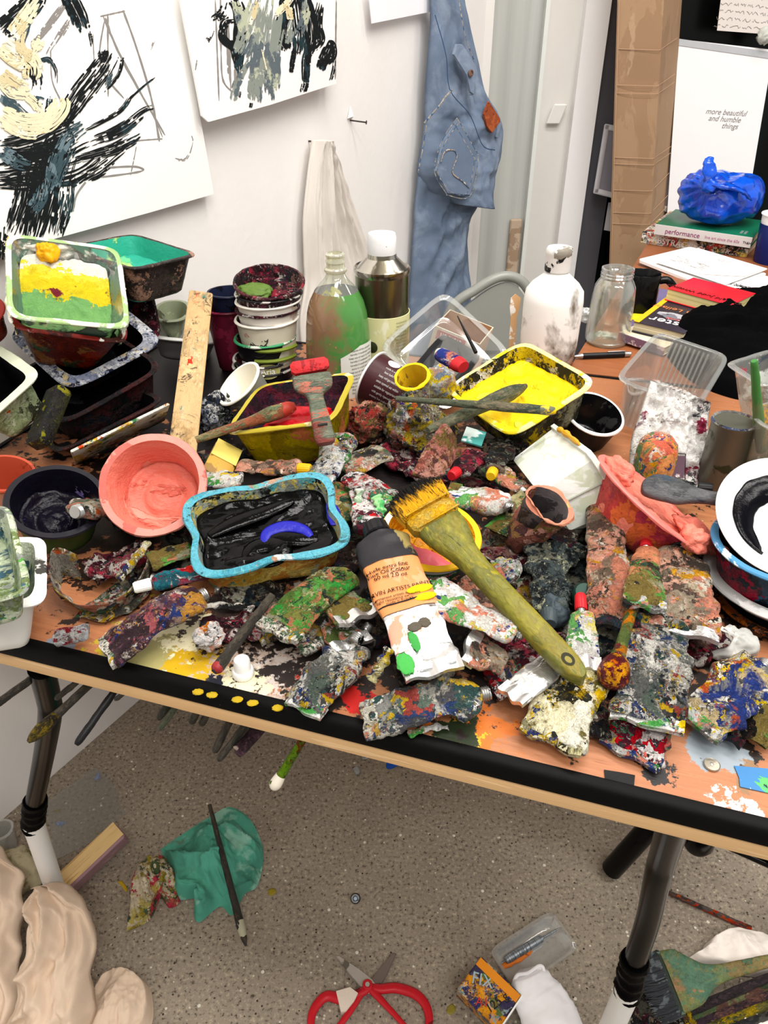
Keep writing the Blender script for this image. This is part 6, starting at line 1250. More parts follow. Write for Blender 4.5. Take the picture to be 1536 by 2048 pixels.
TB = [
 ('white and yellow splashed tube with salmon patch pinched under the big brush', (1045, 1268), (862, 1182), (.05, .055), (70, 92), 'wsp', 5, dict(crimp='white', bend=-.10, curl=.05)),
 ('flat pinkish tube end lettered in ink below the white and yellow tube', (1010, 1330), (945, 1290), (.03, .045), (60, 112), 'salmon', 6, dict(crimp='silver', neck=False, crum=.003)),
 ('lime green and olive smeared tube leading down from the black paint tray', (700, 1142), (560, 1262), (.05, .05), (80, 100), 'green', 7, dict(crimp='multi', bend=.06, neck=False, crum=.003)),
 ('olive and white flattened tube half under the lime green one', (650, 1165), (712, 1232), (.04, .045), (60, 88), 'green', 8, dict(crimp='silver', neck=False)),
 ('silver foil tube end with brown streaks below the olive tube', (662, 1232), (702, 1286), (.03, .025), (60, 84), 'silver', 9, dict(crimp='silver', neck=False, crum=.003)),
 ('long paint-caked tube sloping to the table edge beside the white bottle cap', (715, 1275), (612, 1412), (.03, .012), (88, 84), 'grey', 10, dict(crimp='white', crum=.006)),
 ('broad encrusted tube lying along the black edging at the middle of the table', (978, 1388), (740, 1438), (.025, .014), (86, 92), 'grey', 11, dict(crimp='multi', crum=.006, curl=.05)),
 ('white tube with a crimson smear by the tip of the big brush', (1085, 1335), (985, 1372), (.022, .014), (64, 74), 'redw', 12, dict(neck=False)),
 ('clear-grey crimped tube tail under the big brush handle', (1125, 1312), (1030, 1388), (.035, .028), (60, 62), silv, 13, dict(crimp='silver', neck=False, crum=.002)),
 ('cream and yellow crusted tube just beyond the tip of the big brush handle', (1172, 1338), (1104, 1476), (.03, .016), (118, 128), 'cream', 14, dict(crimp='cream', crum=.004)),
 ('white and maroon tube end flat on the table below the wide grey tube', (1302, 1425), (1262, 1503), (.014, .008), (96, 124), 'redw', 15, dict(crimp='white', crum=.003, neck=False)),
 ('wide grey multicoloured tube with rolled white-green tail', (1318, 1235), (1294, 1440), (.045, .03), (118, 142), 'grey', 16, dict(crimp='white', crum=.005, curl=.03)),
 ('yellow, white and blue speckled tube lying cornerwise at the table end by the coin', (1530, 1330), (1398, 1445), (.03, .018), (120, 104), 'ywb', 17, dict(crimp='white', crum=.006)),
 ('salmon-flecked tube with crumpled white foil tail below the coral bowl', (1362, 1100), (1368, 1262), (.055, .05), (100, 130), 'salmon', 18, dict(crimp='silver', crum=.005, cap='black')),
 ('tall salmon and orange crusted tube with dark green tail', (1203, 1000), (1230, 1246), (.065, .05), (60, 104), 'salmon', 19, dict(crimp='dark', crum=.004, thick=.7)),
 ('small grey-green tube with red cap and flared white crimp', (1292, 1092), (1288, 1208), (.06, .065), (44, 84), 'green', 20, dict(crimp='white', cap='red', crum=.002, thick=.9)),
 ('small tube with bright red shoulder and silver foil tail beneath the big brush handle', (1162, 1218), (1168, 1326), (.055, .04), (46, 66), 'wsp', 21, dict(crimp='silver', crum=.003, cap='red')),
 ('slate grey tube with a cream patch beside the big brush handle', (1098, 1232), (1092, 1085), (.04, .045), (66, 76), 'slate', 22, dict(cap='slate', crum=.006)),
 ('white tube with green splashes and bare silver neck beside the big brush bristles', (1022, 1016), (900, 985), (.06, .055), (64, 74), 'wsp', 23, dict(crum=.0025, thick=.9, crimp='green')),
 ('lime green crumpled tube under the white tube with silver neck', (1098, 968), (1000, 1066), (.055, .045), (66, 76), 'green', 24, dict(neck=False)),
 ('dark wine-red tube beneath the big brush handle', (965, 1128), (1065, 1098), (.03, .03), (66, 76), 'wine', 25, dict(cap=None)),
 ('salmon and grey tube between yellow tub and big brush handle', (935, 1150), (1020, 1245), (.035, .03), (66, 80), 'salmon', 26, dict(neck=False)),
 ('multicoloured crumpled tube up near the scraper brush, beside the pink wad', (772, 902), (690, 936), (.05, .05), (68, 84), 'multi', 27, dict(crimp='multi', neck=False)),
 ('white tube with red and black spots crossing below the crumpled tube', (694, 948), (772, 1000), (.055, .05), (46, 62), 'redw', 28, dict(crimp='white', neck=False)),
 ('red and salmon tube standing between black tray and yellow tub', (735, 1072), (732, 985), (.045, .05), (50, 64), 'redw', 29, dict(crimp='green')),
 ('dark green tube beside the corner of the black paint tray', (655, 968), (690, 1042), (.04, .035), (54, 68), 'green', 30, dict(neck=False)),
 ('silvery white tube with orange smears leaning below the scraper handle', (688, 872), (640, 958), (.06, .05), (60, 58), 'white', 31, dict(crimp='silver', neck=False, thick=.9)),
 ('pink-tipped tube with yellow knob under the red paint tray', (602, 938), (478, 932), (.05, .04), (52, 44), 'salmon', 32, dict(cap='yellow', crum=.003)),
 ('white tube with orange specks between the salmon tub and black tray', (488, 960), (408, 958), (.045, .045), (44, 62), 'white', 33, dict(neck=False)),
 ('twisted pinkish-brown tube below the yellow tray sticks', (905, 868), (850, 955), (.075, .06), (64, 50), 'pink', 34, dict(twist=1.4, neck=False, crum=.003)),
 ('brown and salmon tube end by the teal card under the yellow tray', (955, 888), (895, 915), (.04, .035), (50, 56), 'pink', 35, dict(neck=False)),
 ('dark wine tube with scarlet cap behind the bristles', (912, 945), (965, 905), (.05, .04), (44, 52), 'wine', 36, dict(cap='red')),
 ('dark tube with a yellow ball of paint for a cap', (985, 945), (1010, 890), (.055, .045), (42, 50), 'dark', 37, dict(cap='yellow')),
 ('striped brown and green tube just above the white tube', (1050, 985), (985, 935), (.055, .045), (44, 52), 'multi', 38, dict(cap=None)),
 ('dark wine crumpled tube under the salmon tub', (300, 1092), (178, 1148), (.025, .018), (64, 80), 'wine', 40, dict(neck=False, crum=.008)),
 ('yellow-green tube pointing from the salmon tub to the black tray', (392, 1092), (300, 1122), (.035, .035), (46, 58), 'green', 41, dict(neck=False)),
 ('teal and scarlet tube with white screw neck beside the black tray', (300, 1168), (412, 1140), (.04, .04), (46, 70), mess('teal_scarlet_paint', ['#1f6a78', '#a82030', '#c83a30', '#8a1c30', '#d8d0c8', '#c06a70', '#17505c'], 14, .35), 42, dict(cap='white')),
 ('long plum-coloured encrusted tube reaching to the table edge', (412, 1190), (222, 1300), (.035, .018), (84, 92), 'plum', 43, dict(crimp='multi', curl=.07, crum=.004)),
 ('tiny foil tube with red-painted end near the white tray', (108, 1282), (172, 1262), (.014, .02), (40, 34), mess('foil_red', ['#b8b8b4', '#8a2a34', '#d8d8d4', '#5a4a4a', '#c0c4c8'], 34, .35, .4), 44, dict(neck=False, thick=1.0)),
 ('messy grey flattened tube between the purple tub and the salmon tub', (152, 1024), (240, 1000), (.06, .03), (80, 130), 'multi', 45, dict(crimp='multi', crum=.004)),
 ('brown and dark tube under the rim of the salmon tub', (352, 1090), (395, 1035), (.02, .03), (60, 70), 'dark', 46, dict(neck=False)),
 ('maroon-flecked dark tube beneath the red bulb brush', (1130, 1290), (1030, 1262), (.025, .02), (56, 66), 'wine', 47, dict(neck=False)),
 ('dark multicoloured tube stub beside the cream crusted tube', (1195, 1408), (1192, 1470), (.02, .012), (50, 48), 'dark', 48, dict(neck=False)),
 ('red and yellow spotted dark tube under the white foil tail', (1395, 1300), (1440, 1260), (.03, .03), (50, 56), 'wine', 49, dict(neck=False)),
 ('green and brown tube under the stained end of the long plum tube', (545, 1215), (640, 1290), (.02, .02), (60, 76), 'multi', 50, dict(neck=False)),
 ('black and green tube by the corner of the wide grey tube', (1240, 1245), (1180, 1330), (.03, .025), (60, 72), 'dark', 51, dict(neck=False)),
 ('dark tube showing between the big brush handle and the pink rolled tube', (1160, 1095), (1060, 1150), (.03, .03), (54, 70), 'slate', 52, dict(neck=False)),
 ('black and yellow flecked tube with its neck toward the square tub', (1165, 1010), (1110, 1085), (.045, .035), (46, 70), 'dark', 53, dict(neck=True)),
 ('black-streaked tube crossing behind the grey spatula', (1395, 975), (1330, 970), (.035, .03), (44, 50), 'dark', 54, dict(cap='black')),
 ('dark multicoloured tube at the foot of the plate stack', (1420, 1080), (1380, 1160), (.03, .03), (60, 70), 'multi', 55, dict(neck=False)),
 ('paint-caked tube at the very end of the table above the blue tape', (1580, 1400), (1500, 1480), (.03, .012), (70, 70), 'green', 56, dict(neck=False)),
 ('brown-green crusted tube under the tall salmon and orange tube', (1245, 1140), (1300, 1060), (.03, .03), (60, 70), 'multi', 57, dict(neck=False)),
]
for lab_, h, tl, hh, w, mt, sdn, kw in TB: tube(lab_, h, tl, hh, w, mt, sdn, **kw)

# rolled, folded and torn pieces among the tubes
def rolled(label, a, b, r, mat, nm='rolled_foil', cat='foil', flatten=.7):
    A, B = tab(*a), tab(*b); m = along(A, B - A, UP); k = mpp((A + B) / 2); L = (B - A).length
    o = build(nm, *pipe(smoothline([(0, 0, 0), (L * .5, .002, .001), (L, 0, 0)], 24), [r * k * (.85 + .2 * math.sin(i * .9)) for i in range(24)], 14, flatten), mat, frame=m, sharp=None); crumple(o, .0018, 70, a[0]); rest(o); return tag(o, label, cat)
rolled('cream rolled-up tube tail lying over the dark wine tube', (296, 1085, .04), (238, 1156, .035), 10, MATS['cream'][1], 'tube_tail', 'paint tube')
rolled('short cream stick of dried paint at the silver tube', (780, 1298, .05), (744, 1358, .03), 13, MATS['cream'][0], 'paint_stick', 'paint stick', 1)
rolled('folded white and green strip under the broad encrusted tube', (818, 1470, .006), (898, 1455, .006), 9, MATS['white'][0], 'folded_strip', 'strip', .5)
rolled('black and white flat stick poking out below the black tray', (402, 1212, .03), (505, 1220, .03), 11, mess('black_white_stick', ['#141414', '#e8e4dc', '#1c1c1e', '#d8d4cc', '#2a2a2a', '#c89888'], 26, .45), 'flat_stick', 'stick', .4)
rolled('pale green flat stick wedged upright beside the red tube', (720, 978, .06), (704, 1034, .035), 9, M('pale_green_stick', '#8aa888', .5, blobs=[('#c8d0bc', 20, .3)]), 'flat_stick', 'stick', .45)
rolled('bright green dried paint strip by the bristles', (752, 992, .06), (760, 1034, .045), 12, M('bright_green_strip', '#3f9a50', .45, blobs=[('#8ac080', 20, .3)]), 'paint_strip', 'strip', .4)
rolled('thin orange-brown stick under the white foil tail', (1400, 1262, .035), (1455, 1300, .02), 6, M('orange_brown_stick', '#a85a38', .5, blobs=[('#c8882c', 20, .3)]), 'stick', 'stick', 1)
# folded loop of tube at the table corner
fm = MATS['multi'][0]
m = Matrix.Translation(tab(215, 1200, .0)); iv = m.inverted()
t_ = thing('folded_tube', 'cut-open tube folded into an upright loop near the white tray', 'paint tube', m, G_TUBE)
pts = [(165, 1158), (125, 1150), (112, 1178), (118, 1212), (150, 1240), (205, 1248), (262, 1226), (298, 1190), (308, 1160), (290, 1138)]
P = [iv @ tab(a, b, 0) for a, b in pts]; P = smoothline(P, 60); V, F = [], []
hts = [.030, .034, .030, .024, .022, .022, .024, .030, .034, .030]; hs = smoothline([(h, 0, 0) for h in hts], 60)
for i, p in enumerate(P):
    n = (P[min(i + 1, 59)] - P[max(i - 1, 0)]).normalized(); s_ = Vector((-n.y, n.x, 0)); lean = .012 * (1 if 18 < i < 48 else .3)
    for j in range(9):
        q = j / 8; V.append(p + s_ * (lean * (1 - q) ** 1.0 * (1 if True else 0)) + Vector((0, 0, .0015 + hs[i].x * q)) + s_ * .002 * noise.noise(Vector((i * .3, j * .4, 2))))
n1 = len(V); V += [v + Vector((.0006, .0004, -.0006)) * 1.6 for v in V]
for i in range(59):
    for j in range(8): F += [(i * 9 + j, (i + 1) * 9 + j, (i + 1) * 9 + j + 1, i * 9 + j + 1), (n1 + i * 9 + j + 1, n1 + (i + 1) * 9 + j + 1, n1 + (i + 1) * 9 + j, n1 + i * 9 + j)]
    F.append((i * 9 + 8, (i + 1) * 9 + 8, n1 + (i + 1) * 9 + 8, n1 + i * 9 + 8))
build('tube_wall', V, F, fm, parent=t_, sharp=None)
V, F = [], []; c = iv @ tab(215, 1190, 0)
A = [iv @ tab(a, b, .004) for a, b in ((150, 1238), (208, 1246), (262, 1224), (300, 1186), (262, 1160), (200, 1192))]
ring = smoothline(A + [A[0]], 40)[:-1]; n = len(ring); V = [c.lerp(p, q) + Vector((0, 0, .002 + .004 * noise.noise(p * 60 * q))) for q in (.05, .4, .7, 1) for p in ring]
for k_ in range(3):
    for j in range(n): F.append((k_ * n + j, (k_ + 1) * n + j, (k_ + 1) * n + (j + 1) % n, k_ * n + (j + 1) % n))
o = build('tube_floor', V, F, MATS['multi'][1], parent=t_, sharp=None)
x0 = iv @ tab(318, 1162, .022); d_ = Vector((1, -.1, .1)).normalized(); build('threaded_neck', *pipe([x0 + d_ * q for q in (-.006, 0, .003, .006, .009, .011)], [.008, .0065, .0072, .0064, .0072, .006], 18), NECK, parent=t_)
# rolled pink tube like a cup
m = disc(1098, 1008, T + .088, .55, 50); k = mpp(m.translation)
pk = MATS['pink'][2]
t_ = tub('rolled_tube', 'brown-pink tube rolled open like a cup beside the square tub', 'paint tube', m, 54 * k, .062, (pk, M('salmon_rolled_edge', '#b87860', .5, blobs=[('#c8a060', 20, .3)]), M('grey_crusted_inside', '#4a4444', .5, blobs=[('#2a2626', 16, .4)], bd=.003)), taper=.008, lump=.006, foot=.001, frq=22)
# red bulb brush
rod('brush', 'round-headed brush caked in wine-red and orange paint like a small club', 'brush', (1262, 1225, .055), (1220, 1372, .04), [(0, 12), (.3, 12), (.5, 13), (.62, 16), (.75, 27), (.88, 29), (.97, 18), (1, 8)], mess('olive_orange_handle', ['#5a6a3a', '#8a7a3a', '#3a4a34', '#c87a2c', '#6a2430', '#7a8a48'], 26, .45), parts=[('bulb', [(.66, 20), (.76, 29), (.88, 31), (.97, 20), (1.0, 9)], mess('wine_orange_bulb', ['#6a1c28', '#7a2430', '#5a1820', '#d86a24', '#e8a030', '#702030'], 30, .4), 1)])
rod('brush', 'brown-grey stick brush with red tip sliding out from under the black tray', 'brush', (545, 1190, .05), (428, 1345, .02), [(0, 8), (.4, 11), (.75, 11), (.86, 12), (.95, 11), (1, 5)], stickd, parts=[('tip', [(.90, 12), (.96, 12), (1.0, 5)], M('red_tip', '#8a2a2c', .4, blobs=[('#3a5a3a', 30, .2), ('#1c1c1c', 30, .2)]), 1)])
# crumpled bits
crumpled('paper_wad', 'crumpled dirty-white tissue at the end of the heap', 'tissue', 1460, 1290, .018, 54, 34, 30, M('dirty_white_tissue', '#d0ccc6', .8, blobs=[('#a8a8a4', 10, .3)]), amp=.010, seed=21)
crumpled('foil_wad', 'white and peach crumpled scrap beside the big brush handle', 'foil', 1012, 1142, .045, 30, 26, 20, MATS['white'][1], amp=.008, seed=22)
crumpled('foil_wad', 'white crumpled scrap with salmon smears on the plum tube', 'foil', 412, 1272, .022, 34, 30, 22, mess('white_salmon_scrap', ['#ece8e4', '#f2f0ee', '#e09a80', '#e8e4e0', '#d07a30', '#1c2a2a', '#f0eeea'], 22, .45), amp=.010, seed=23)
crumpled('paint_lump', 'slate-grey lump of dried paint beside the green bottle cap', 'paint lump', 1108, 1222, .035, 32, 38, 30, M('slate_paint_lump', '#39444a', .5, bs=60, bd=.004, blobs=[('#4c585c', 20, .3)]), amp=.006, seed=24)
crumpled('foil_wad', 'blue-grey dirty wad under the far side of the yellow tray', 'foil', 1000, 905, .025, 60, 30, 24, MATS['dark'][1], amp=.010, seed=25)
m, w, d = quad([(925, 880), (960, 895), (975, 865), (930, 855)], T + .05, wt=.8); tag(build('paper_card', *box(w, d, .002), M('teal_card', '#3a8a84', .5, blobs=[('#d0e0dc', 14, .3)]), frame=m), 'small teal and white card under the yellow tray', 'card')
m, w, d = quad([(408, 935), (462, 955), (484, 905), (438, 872)], T + .05, wt=.4)
t_ = thing('paint_packet', 'small squarish yellow and brown packet beside the salmon tub', 'packet', m); build('packet', *box(w, d, .02, .004, at_=(0, 0, -.01)), M('brown_packet', '#8a6a38', .5, blobs=[('#b89040', 14, .3)]), parent=t_); build('yellow_flap', *box(w * .98, d * .55, .0012, .0004, at_=(0, d * .2, .0008)), M('yellow_packet', '#d8c464', .5, blobs=[('#c8a838', 12, .3)]), parent=t_)
for i, (px, py, r_, c) in enumerate([(1162, 1200, 22, 'green')]):
    p = tab(px, py, .035); k = mpp(p); m = basis(p, Vector((1, 0, 0)), Vector((0, -.5, 1))); rr = []
    for z, q in ((0, .96), (.001, 1), (.016, .97), (.018, .85)): rr.append([(r_ * k * q * (1 + .03 * (j % 2)) * math.cos(j * math.pi / 24), r_ * k * q * (1 + .03 * (j % 2)) * math.sin(j * math.pi / 24), z) for j in range(48)])
    tag(build('stopper', *ringmesh(rr), M('dark_green_cap', '#173a30', .35, blobs=[('#e8e8e4', 16, .18)]), frame=m, sharp=30), 'dark green bottle cap flecked white beside the slate lump', 'cap')  # a loose screw-on bottle cap
# things lying on the bare front of the table
p = tab(487, 1350); k = mpp(p); m = Matrix.Translation(p)
t_ = thing('stopper', 'clean white screw cap sitting on the bare front of the table', 'cap', m)  # a screw cap taken off its bottle
build('skirt', *lathe([(21 * k, .0006), (22 * k, .002), (22 * k, .006), (20 * k, .0075), (14 * k, .0078)], 40), WHITE, parent=t_); build('top', *lathe([(17 * k, .0072), (16.5 * k, .017), (14.5 * k, .019), (12.5 * k, .019), (11 * k, .0178), (.001, .0178)], 40, False), WHITE, parent=t_)
p = tab(1423, 1532); k = mpp(p); m = Matrix.Translation(p + Vector((0, 0, .0006)))
t_ = thing('coin', 'silver coin lying flat on the table near the blue tape', 'coin', m); cn = M('nickel', '#b8b0a0', .35, .85); build('coin', *lathe([(15.6 * k, 0), (16 * k, .0004), (16 * k, .0014), (15.2 * k, .0018), (14.2 * k, .0014), (.001, .0014)], 44), cn, parent=t_); build('relief', *moved(ball(.4, 2), Matrix.Translation((0, .0005, .0013)) @ Matrix.Diagonal((9 * k, 11 * k, .0012, 1))), cn, parent=t_)
def tape(name, lab, pxs, mat, cat='tape'):
    V = [tab(a, b, .0007) for a, b in pxs]; c = sum(V, Vector()) / len(V); n = len(V); V2 = [v - c for v in V] + [v - c + Vector((0, 0, .0005)) for v in V]
    return tag(build(name, V2, [tuple(range(n - 1, -1, -1)), tuple(range(n, 2 * n))] + [(i, (i + 1) % n, (i + 1) % n + n, i + n) for i in range(n)], mat, frame=Matrix.Translation(c), smooth=False), lab, cat)
tape('tape_piece', 'strip of blue masking tape smeared green on the table end', [(1468, 1532), (1478, 1556), (1480, 1574), (1560, 1592), (1560, 1540)], M('blue_masking_tape', '#3f78ac', .6, blobs=[('#5ab060', 40, .22), ('#23303a', 50, .10), ('#c8d4c0', 60, .08)]))
tape('tape_piece', 'short black tape patch with yellow paint on the table edge', [(1208, 1540), (1210, 1558), (1268, 1572), (1270, 1551), (1240, 1545)], M('black_gaffer_tape', '#141414', .5, blobs=[('#d8a820', 24, .12)]))
for i, (px, py) in enumerate([(396, 1384), (424, 1390), (475, 1399), (505, 1406), (555, 1416)]):
    p = tab(px, py, .002); o = build('paint_dab', *ball(1, 2), M('mustard_dab', '#b89a1c', .4), frame=Matrix.Translation(p)); o.scale = (.0048, .0035, .0012); o['stretch'] = 1; crumple(o, .2, 3, i); tag(o, 'mustard-yellow paint dab on the black table edging', 'paint dab', 'mustard dabs along the black edging')
rod('brush', 'thin green-tipped twig-like wire by the table end tube', 'brush', (1518, 1430, .02), (1504, 1480, .006), [(0, 2), (1, 2.5)], MATS['dark'][0])

# ---------------------------------------------------------------- things on the desk behind
p0 = tab(1212, 684); k = mpp(p0); m = Matrix.Translation(p0)
jar = clear('jar_glass', (.93, .95, .91), gloss=.10, haze=.06, edge=.8)
t_ = thing('glass_jar', 'empty clear glass jar with threaded neck in front of the black mug', 'jar', m)
P = pxlathe(p0, [(686, 30), (684, 38), (676, 42), (660, 43), (600, 42), (572, 40), (562, 35), (556, 31)]); P[0] = (P[0][0], .0008)
Q = [(r_ - .003, z + (.004 if i < 3 else 0)) for i, (r_, z) in enumerate(P)][::-1]
build('body', *lathe(P, 48, True, False), jar, parent=t_, sharp=None); build('inner_wall', *lathe(Q, 48, False, True), jar, parent=t_, sharp=None)
build('base_ring', *lathe([(r_ * k, z) for r_, z in ((36, .0006), (40, .003), (38, .008), (30, .006), (20, .004))], 48, False, False), clear('green_jar_base', (.78, .84, .76), gloss=.2, haze=.12), parent=t_, sharp=None)
P = pxlathe(p0, [(556, 31), (552, 32.5), (549, 31), (546, 32.5), (543, 31), (540, 32), (536, 32), (535, 29.5), (540, 28.5), (556, 28.5)]); build('neck', *lathe(P, 48, False, False), clear('jar_neck_glass', (.85, .87, .85), gloss=.22, haze=.1), parent=t_)
p0 = tab(1274, 624); k = mpp(p0); m = Matrix.Translation(p0); hh = up(p0, 545)
mugm = M('black_glazed_mug', '#0d0d0e', .15, blobs=[('#5a5038', 60, .02)], bst=.1)
t_ = thing('mug', 'shiny black mug with round handle behind the glass jar', 'mug', m)
R_ = 33 * k; build('body', *lathe([(R_ * .86, 0), (R_ * .92, .003), (R_, .012), (R_, hh - .002), (R_ * .97, hh), (R_ * .93, hh - .002), (R_ * .92, .006), (.001, .005)], 44, True, False), mugm, parent=t_, sharp=50)
build('handle', *pipe(smoothline([(R_ * .92, -.002, hh * .80), (R_ * 1.45, -.006, hh * .82), (R_ * 1.95, -.01, hh * .55), (R_ * 1.75, -.008, hh * .24), (R_ * 1.1, -.003, hh * .14), (R_ * .9, 0, hh * .16)], 30), .0072, 14), mugm, parent=t_)
# flat books and sheets
def flatq(pxs, hh, size=None): return quad(pxs, T + hh, wt=14, wz=8, size=size)
def book(label, pxs, hh, th, cover, pages, name='book', cat='book', spine=None, bend=False, size=None):
    """closed book: covers, spine on the first pixel edge, page block; hh is the height of its upper cover"""
    m, w, d = flatq(pxs, hh, size); t_ = thing(name, label, cat, m)
    build('cover', *box(w, d, .0016, .0004, at_=(0, 0, -.0008)), cover, parent=t_); build('back_cover', *box(w, d, .0016, .0004, at_=(0, 0, -th + .0008)), cover, parent=t_)
    build('pages', *box(w * .985, d * .97, th - .0034, at_=(-w * .004, d * .006, -th / 2)), pages, parent=t_, smooth=False)
    if spine: build('spine', *box(w, .0018, th, .0005, at_=(0, -d / 2 + .0005, -th / 2)), spine, parent=t_)
    return t_, w, d
pg = M('book_page_edges', '#e6dcc0', .8, stretch=(.05, .05, 30), blobs=[('#cdbf9c', 30, .4)])
absm = mess('abstract_book_cover', ['#e8e4d8', '#2a2a2a', '#d8402c', '#e8c860', '#f0ece4', '#4a6a5a', '#e0dcd0', '#6a6a6a', '#c8b898', '#1c1c1e', '#f0ece4', '#b84a4a'], 36, .4, bd=.0004, bst=.15)
t_, w, d = book('thick book with busy paint-splatter cover, bottom of the stack under the blue bag', [(1291, 462), (1494, 504), (1540, 452), (1336, 416)], .030, .029, absm, pg, spine=absm, size=(.285, .22))
text('lettering', 'ABSTRACT', .021, WINK, t_, Matrix.Translation((-w * .20, -d / 2 - .0012, -.017)) @ Matrix.Rotation(math.pi / 2, 4, 'X'))
text('lettering', 't&al', .014, INK, t_, Matrix.Translation((w * .40, -d / 2 - .0012, -.017)) @ Matrix.Rotation(math.pi / 2, 4, 'X'))
grc = M('green_book_cover', '#136a4c', .35, var=.04, bst=.1)
t_, w, d = book('green book with pale spine reading performance directly under the blue bag', [(1318, 447), (1500, 480), (1540, 440), (1345, 416)], .056, .025, grc, pg, spine=M('pale_grey_spine', '#cfcac8', .5, var=.02, bst=.1), size=(.255, .19))
fr = Matrix.Translation((-w * .20, -d / 2 - .0008, -.0135)) @ Matrix.Rotation(math.pi / 2, 4, 'X'); text('lettering', 'performance', .0165, M('plum_print', '#8a3a6a', .6), t_, fr)
fr = Matrix.Translation((w * .21, -d / 2 - .0008, -.0140)) @ Matrix.Rotation(math.pi / 2, 4, 'X'); text('lettering', 'live art since the 60s', .0098, M('pink_print', '#b87a9a', .6), t_, fr)
for x in (.36, .40): build('cover_mark', *box(.006, .03, .0006, at_=(w * x, -d * .30, .0002)), M('grey_print', '#7a8a84', .5), parent=t_, smooth=False)
text('lettering', 'Th&H', .008, INK, t_, Matrix.Translation((w * .46, -d / 2 - .0008, -.014)) @ Matrix.Rotation(math.pi / 2, 4, 'X'))
# blue carrier bag
zb = T + .0565; c = at(1428, 446, zb); m = Matrix.Translation(c); k = mpp(c)
bagb = M('shiny_blue_polythene', '#0c55d6', .16, var=.12, bs=40, bd=.003, bst=.25, blobs=[('#0a3cb0', 7, .3)], coat=.3, Specular_IOR_Level=.5)
t_ = thing('carrier_bag', 'shiny blue plastic bag knotted shut sitting on the green book', 'bag', m)
V, F = ball(1, 7); V2 = []
for x, y, z in V:
    zz = (z + 1) * .5; sq = (1 + .07 * math.sin(3 * math.atan2(y, x) + 1)) * min(1.6, (max(1e-4, 1 - abs(z) ** 3.4) ** .42) / max(.05, math.sqrt(max(0, 1 - z * z)))); V2.append((x * 84 * k * sq * (1 - .22 * zz ** 3), y * 72 * k * sq * (1 - .2 * zz ** 2), zz ** .9 * up(c, 335) * 1.0))
o = build('bag_body', V2, F, bagb, parent=t_, sharp=None)
kn = Vector((-50 * k, -58 * k, .105)); me = o.data; N = [v.normal.copy() for v in me.vertices]
for v, n in zip(me.vertices, N):
    dv_ = v.co - kn; r_ = dv_.length; a = math.atan2(dv_.z * .8 + dv_.y * .3, dv_.x)
    f = .006 * math.exp(-r_ / .12) * math.sin(a * 11 + 2 * noise.noise(dv_ * 12)) + -.016 * abs(noise.noise(v.co * 11 + Vector((3, 1, 2)))) - .007 * abs(noise.noise(v.co * 27)) + .003 * noise.fractal(v.co * 30, .8, 2, 3)
    v.co += n * f * (.25 if v.co.z < .01 else 1)
    if v.co.z < .0004: v.co.z = .0004
me.update()
def bagpiece(nm, pts, ws, th=.004):
    P = smoothline(pts, 24); W = smoothline([(a, 0, 0) for a in ws], 24); o_ = build(nm, *pipe(P, [w_.x for w_ in W], 14, .35), bagb, parent=t_, sharp=None); crumple(o_, .005, 45, len(pts)); return o_
bagpiece('bag_handle', [kn, kn + Vector((-.006, -.006, .022)), kn + Vector((-.012, .0, .045)), kn + Vector((-.006, .006, .056))], [.014, .016, .013, .005])
bagpiece('bag_handle', [kn, kn + Vector((.03, -.012, -.002)), kn + Vector((.07, -.018, -.012)), kn + Vector((.105, -.012, -.034))], [.014, .022, .016, .005])
o = build('knot', *ball(.017, 2), bagb, parent=t_); o.location = kn; crumple(o, .006, 60, 2)
# yoghurt pot with blue sleeve
p0 = tab(1548, 524); k = mpp(p0); hh = up(p0, 428); m = Matrix.Translation(p0)
t_ = thing('yoghurt_pot', 'big white yoghurt pot with dark blue sleeve printed GREEK at the end of the desk', 'pot', m)
R_ = 46 * k; vessel(t_, 2 * R_, 2 * R_, .03, .0015, (WHITE, WHITE, WHITE), None, .003).location = (0, 0, hh)
Ra, Rb = R_ * .86, R_ * .95; sl = M('navy_printed_sleeve', '#16256a', .35, var=.03, bst=.1)
build('sleeve', *lathe([(Ra * .97, 0), (Ra, .003), (Rb, hh - .022)], 56, True, False), sl, parent=t_)
def yr(v, z0, a0=0.0): return around((Ra + (Rb - Ra) * z0 / (hh - .022)) + .0006, a0, z0)(v)
A0_ = -.12
V, F = lathe([(.001, .0004), (.033, .0004), (.033, 0)], 40); build('label_ring', [yr(Vector((x, y, z)), .056, A0_) for x, y, z in V], F, M('silver_grey_print', '#aab0bc', .4), parent=t_)
V, F = lathe([(.001, .0008), (.028, .0008), (.028, 0)], 40); build('label_disc', [yr(Vector((x, y, z + .0003)), .056, A0_) for x, y, z in V], F, WINK, parent=t_)
V = []; F = []; n = 24
for i in range(n + 1): a = math.pi * (.08 + .84 * i / n); V.append((.0275 * math.cos(a), .0275 * math.sin(a), .0015))
F = [tuple(range(n + 1))]; build('label_arc', [yr(Vector(v), .056, A0_) for v in V], F, sl, parent=t_, smooth=False)
text('lettering', 'GREEK', .0165, M('navy_print', '#1a1c3a', .6), t_, wrap=lambda v: yr(Vector((v.x, v.y + .001, .0016)), .056, A0_), sx=.8)
text('lettering', 'NATURAL\nYOGURT', .0065, M('navy_print', '#1a1c3a', .6), t_, wrap=lambda v: yr(Vector((v.x, v.y - .014, .0016)), .056, A0_))
text('lettering', 'Cream', .008, WINK, t_, wrap=lambda v: yr(Vector((v.x - .004, v.y + .0135, .0022)), .056, A0_), shear=.2)
V, F = lathe([(.001, .0004), (.011, .0004), (.011, 0)], 24); build('label_sticker', [yr(Vector((x - .036, y, z)), .088, A0_) for x, y, z in V], F, M('lime_sticker', '#a8b82c', .5), parent=t_)
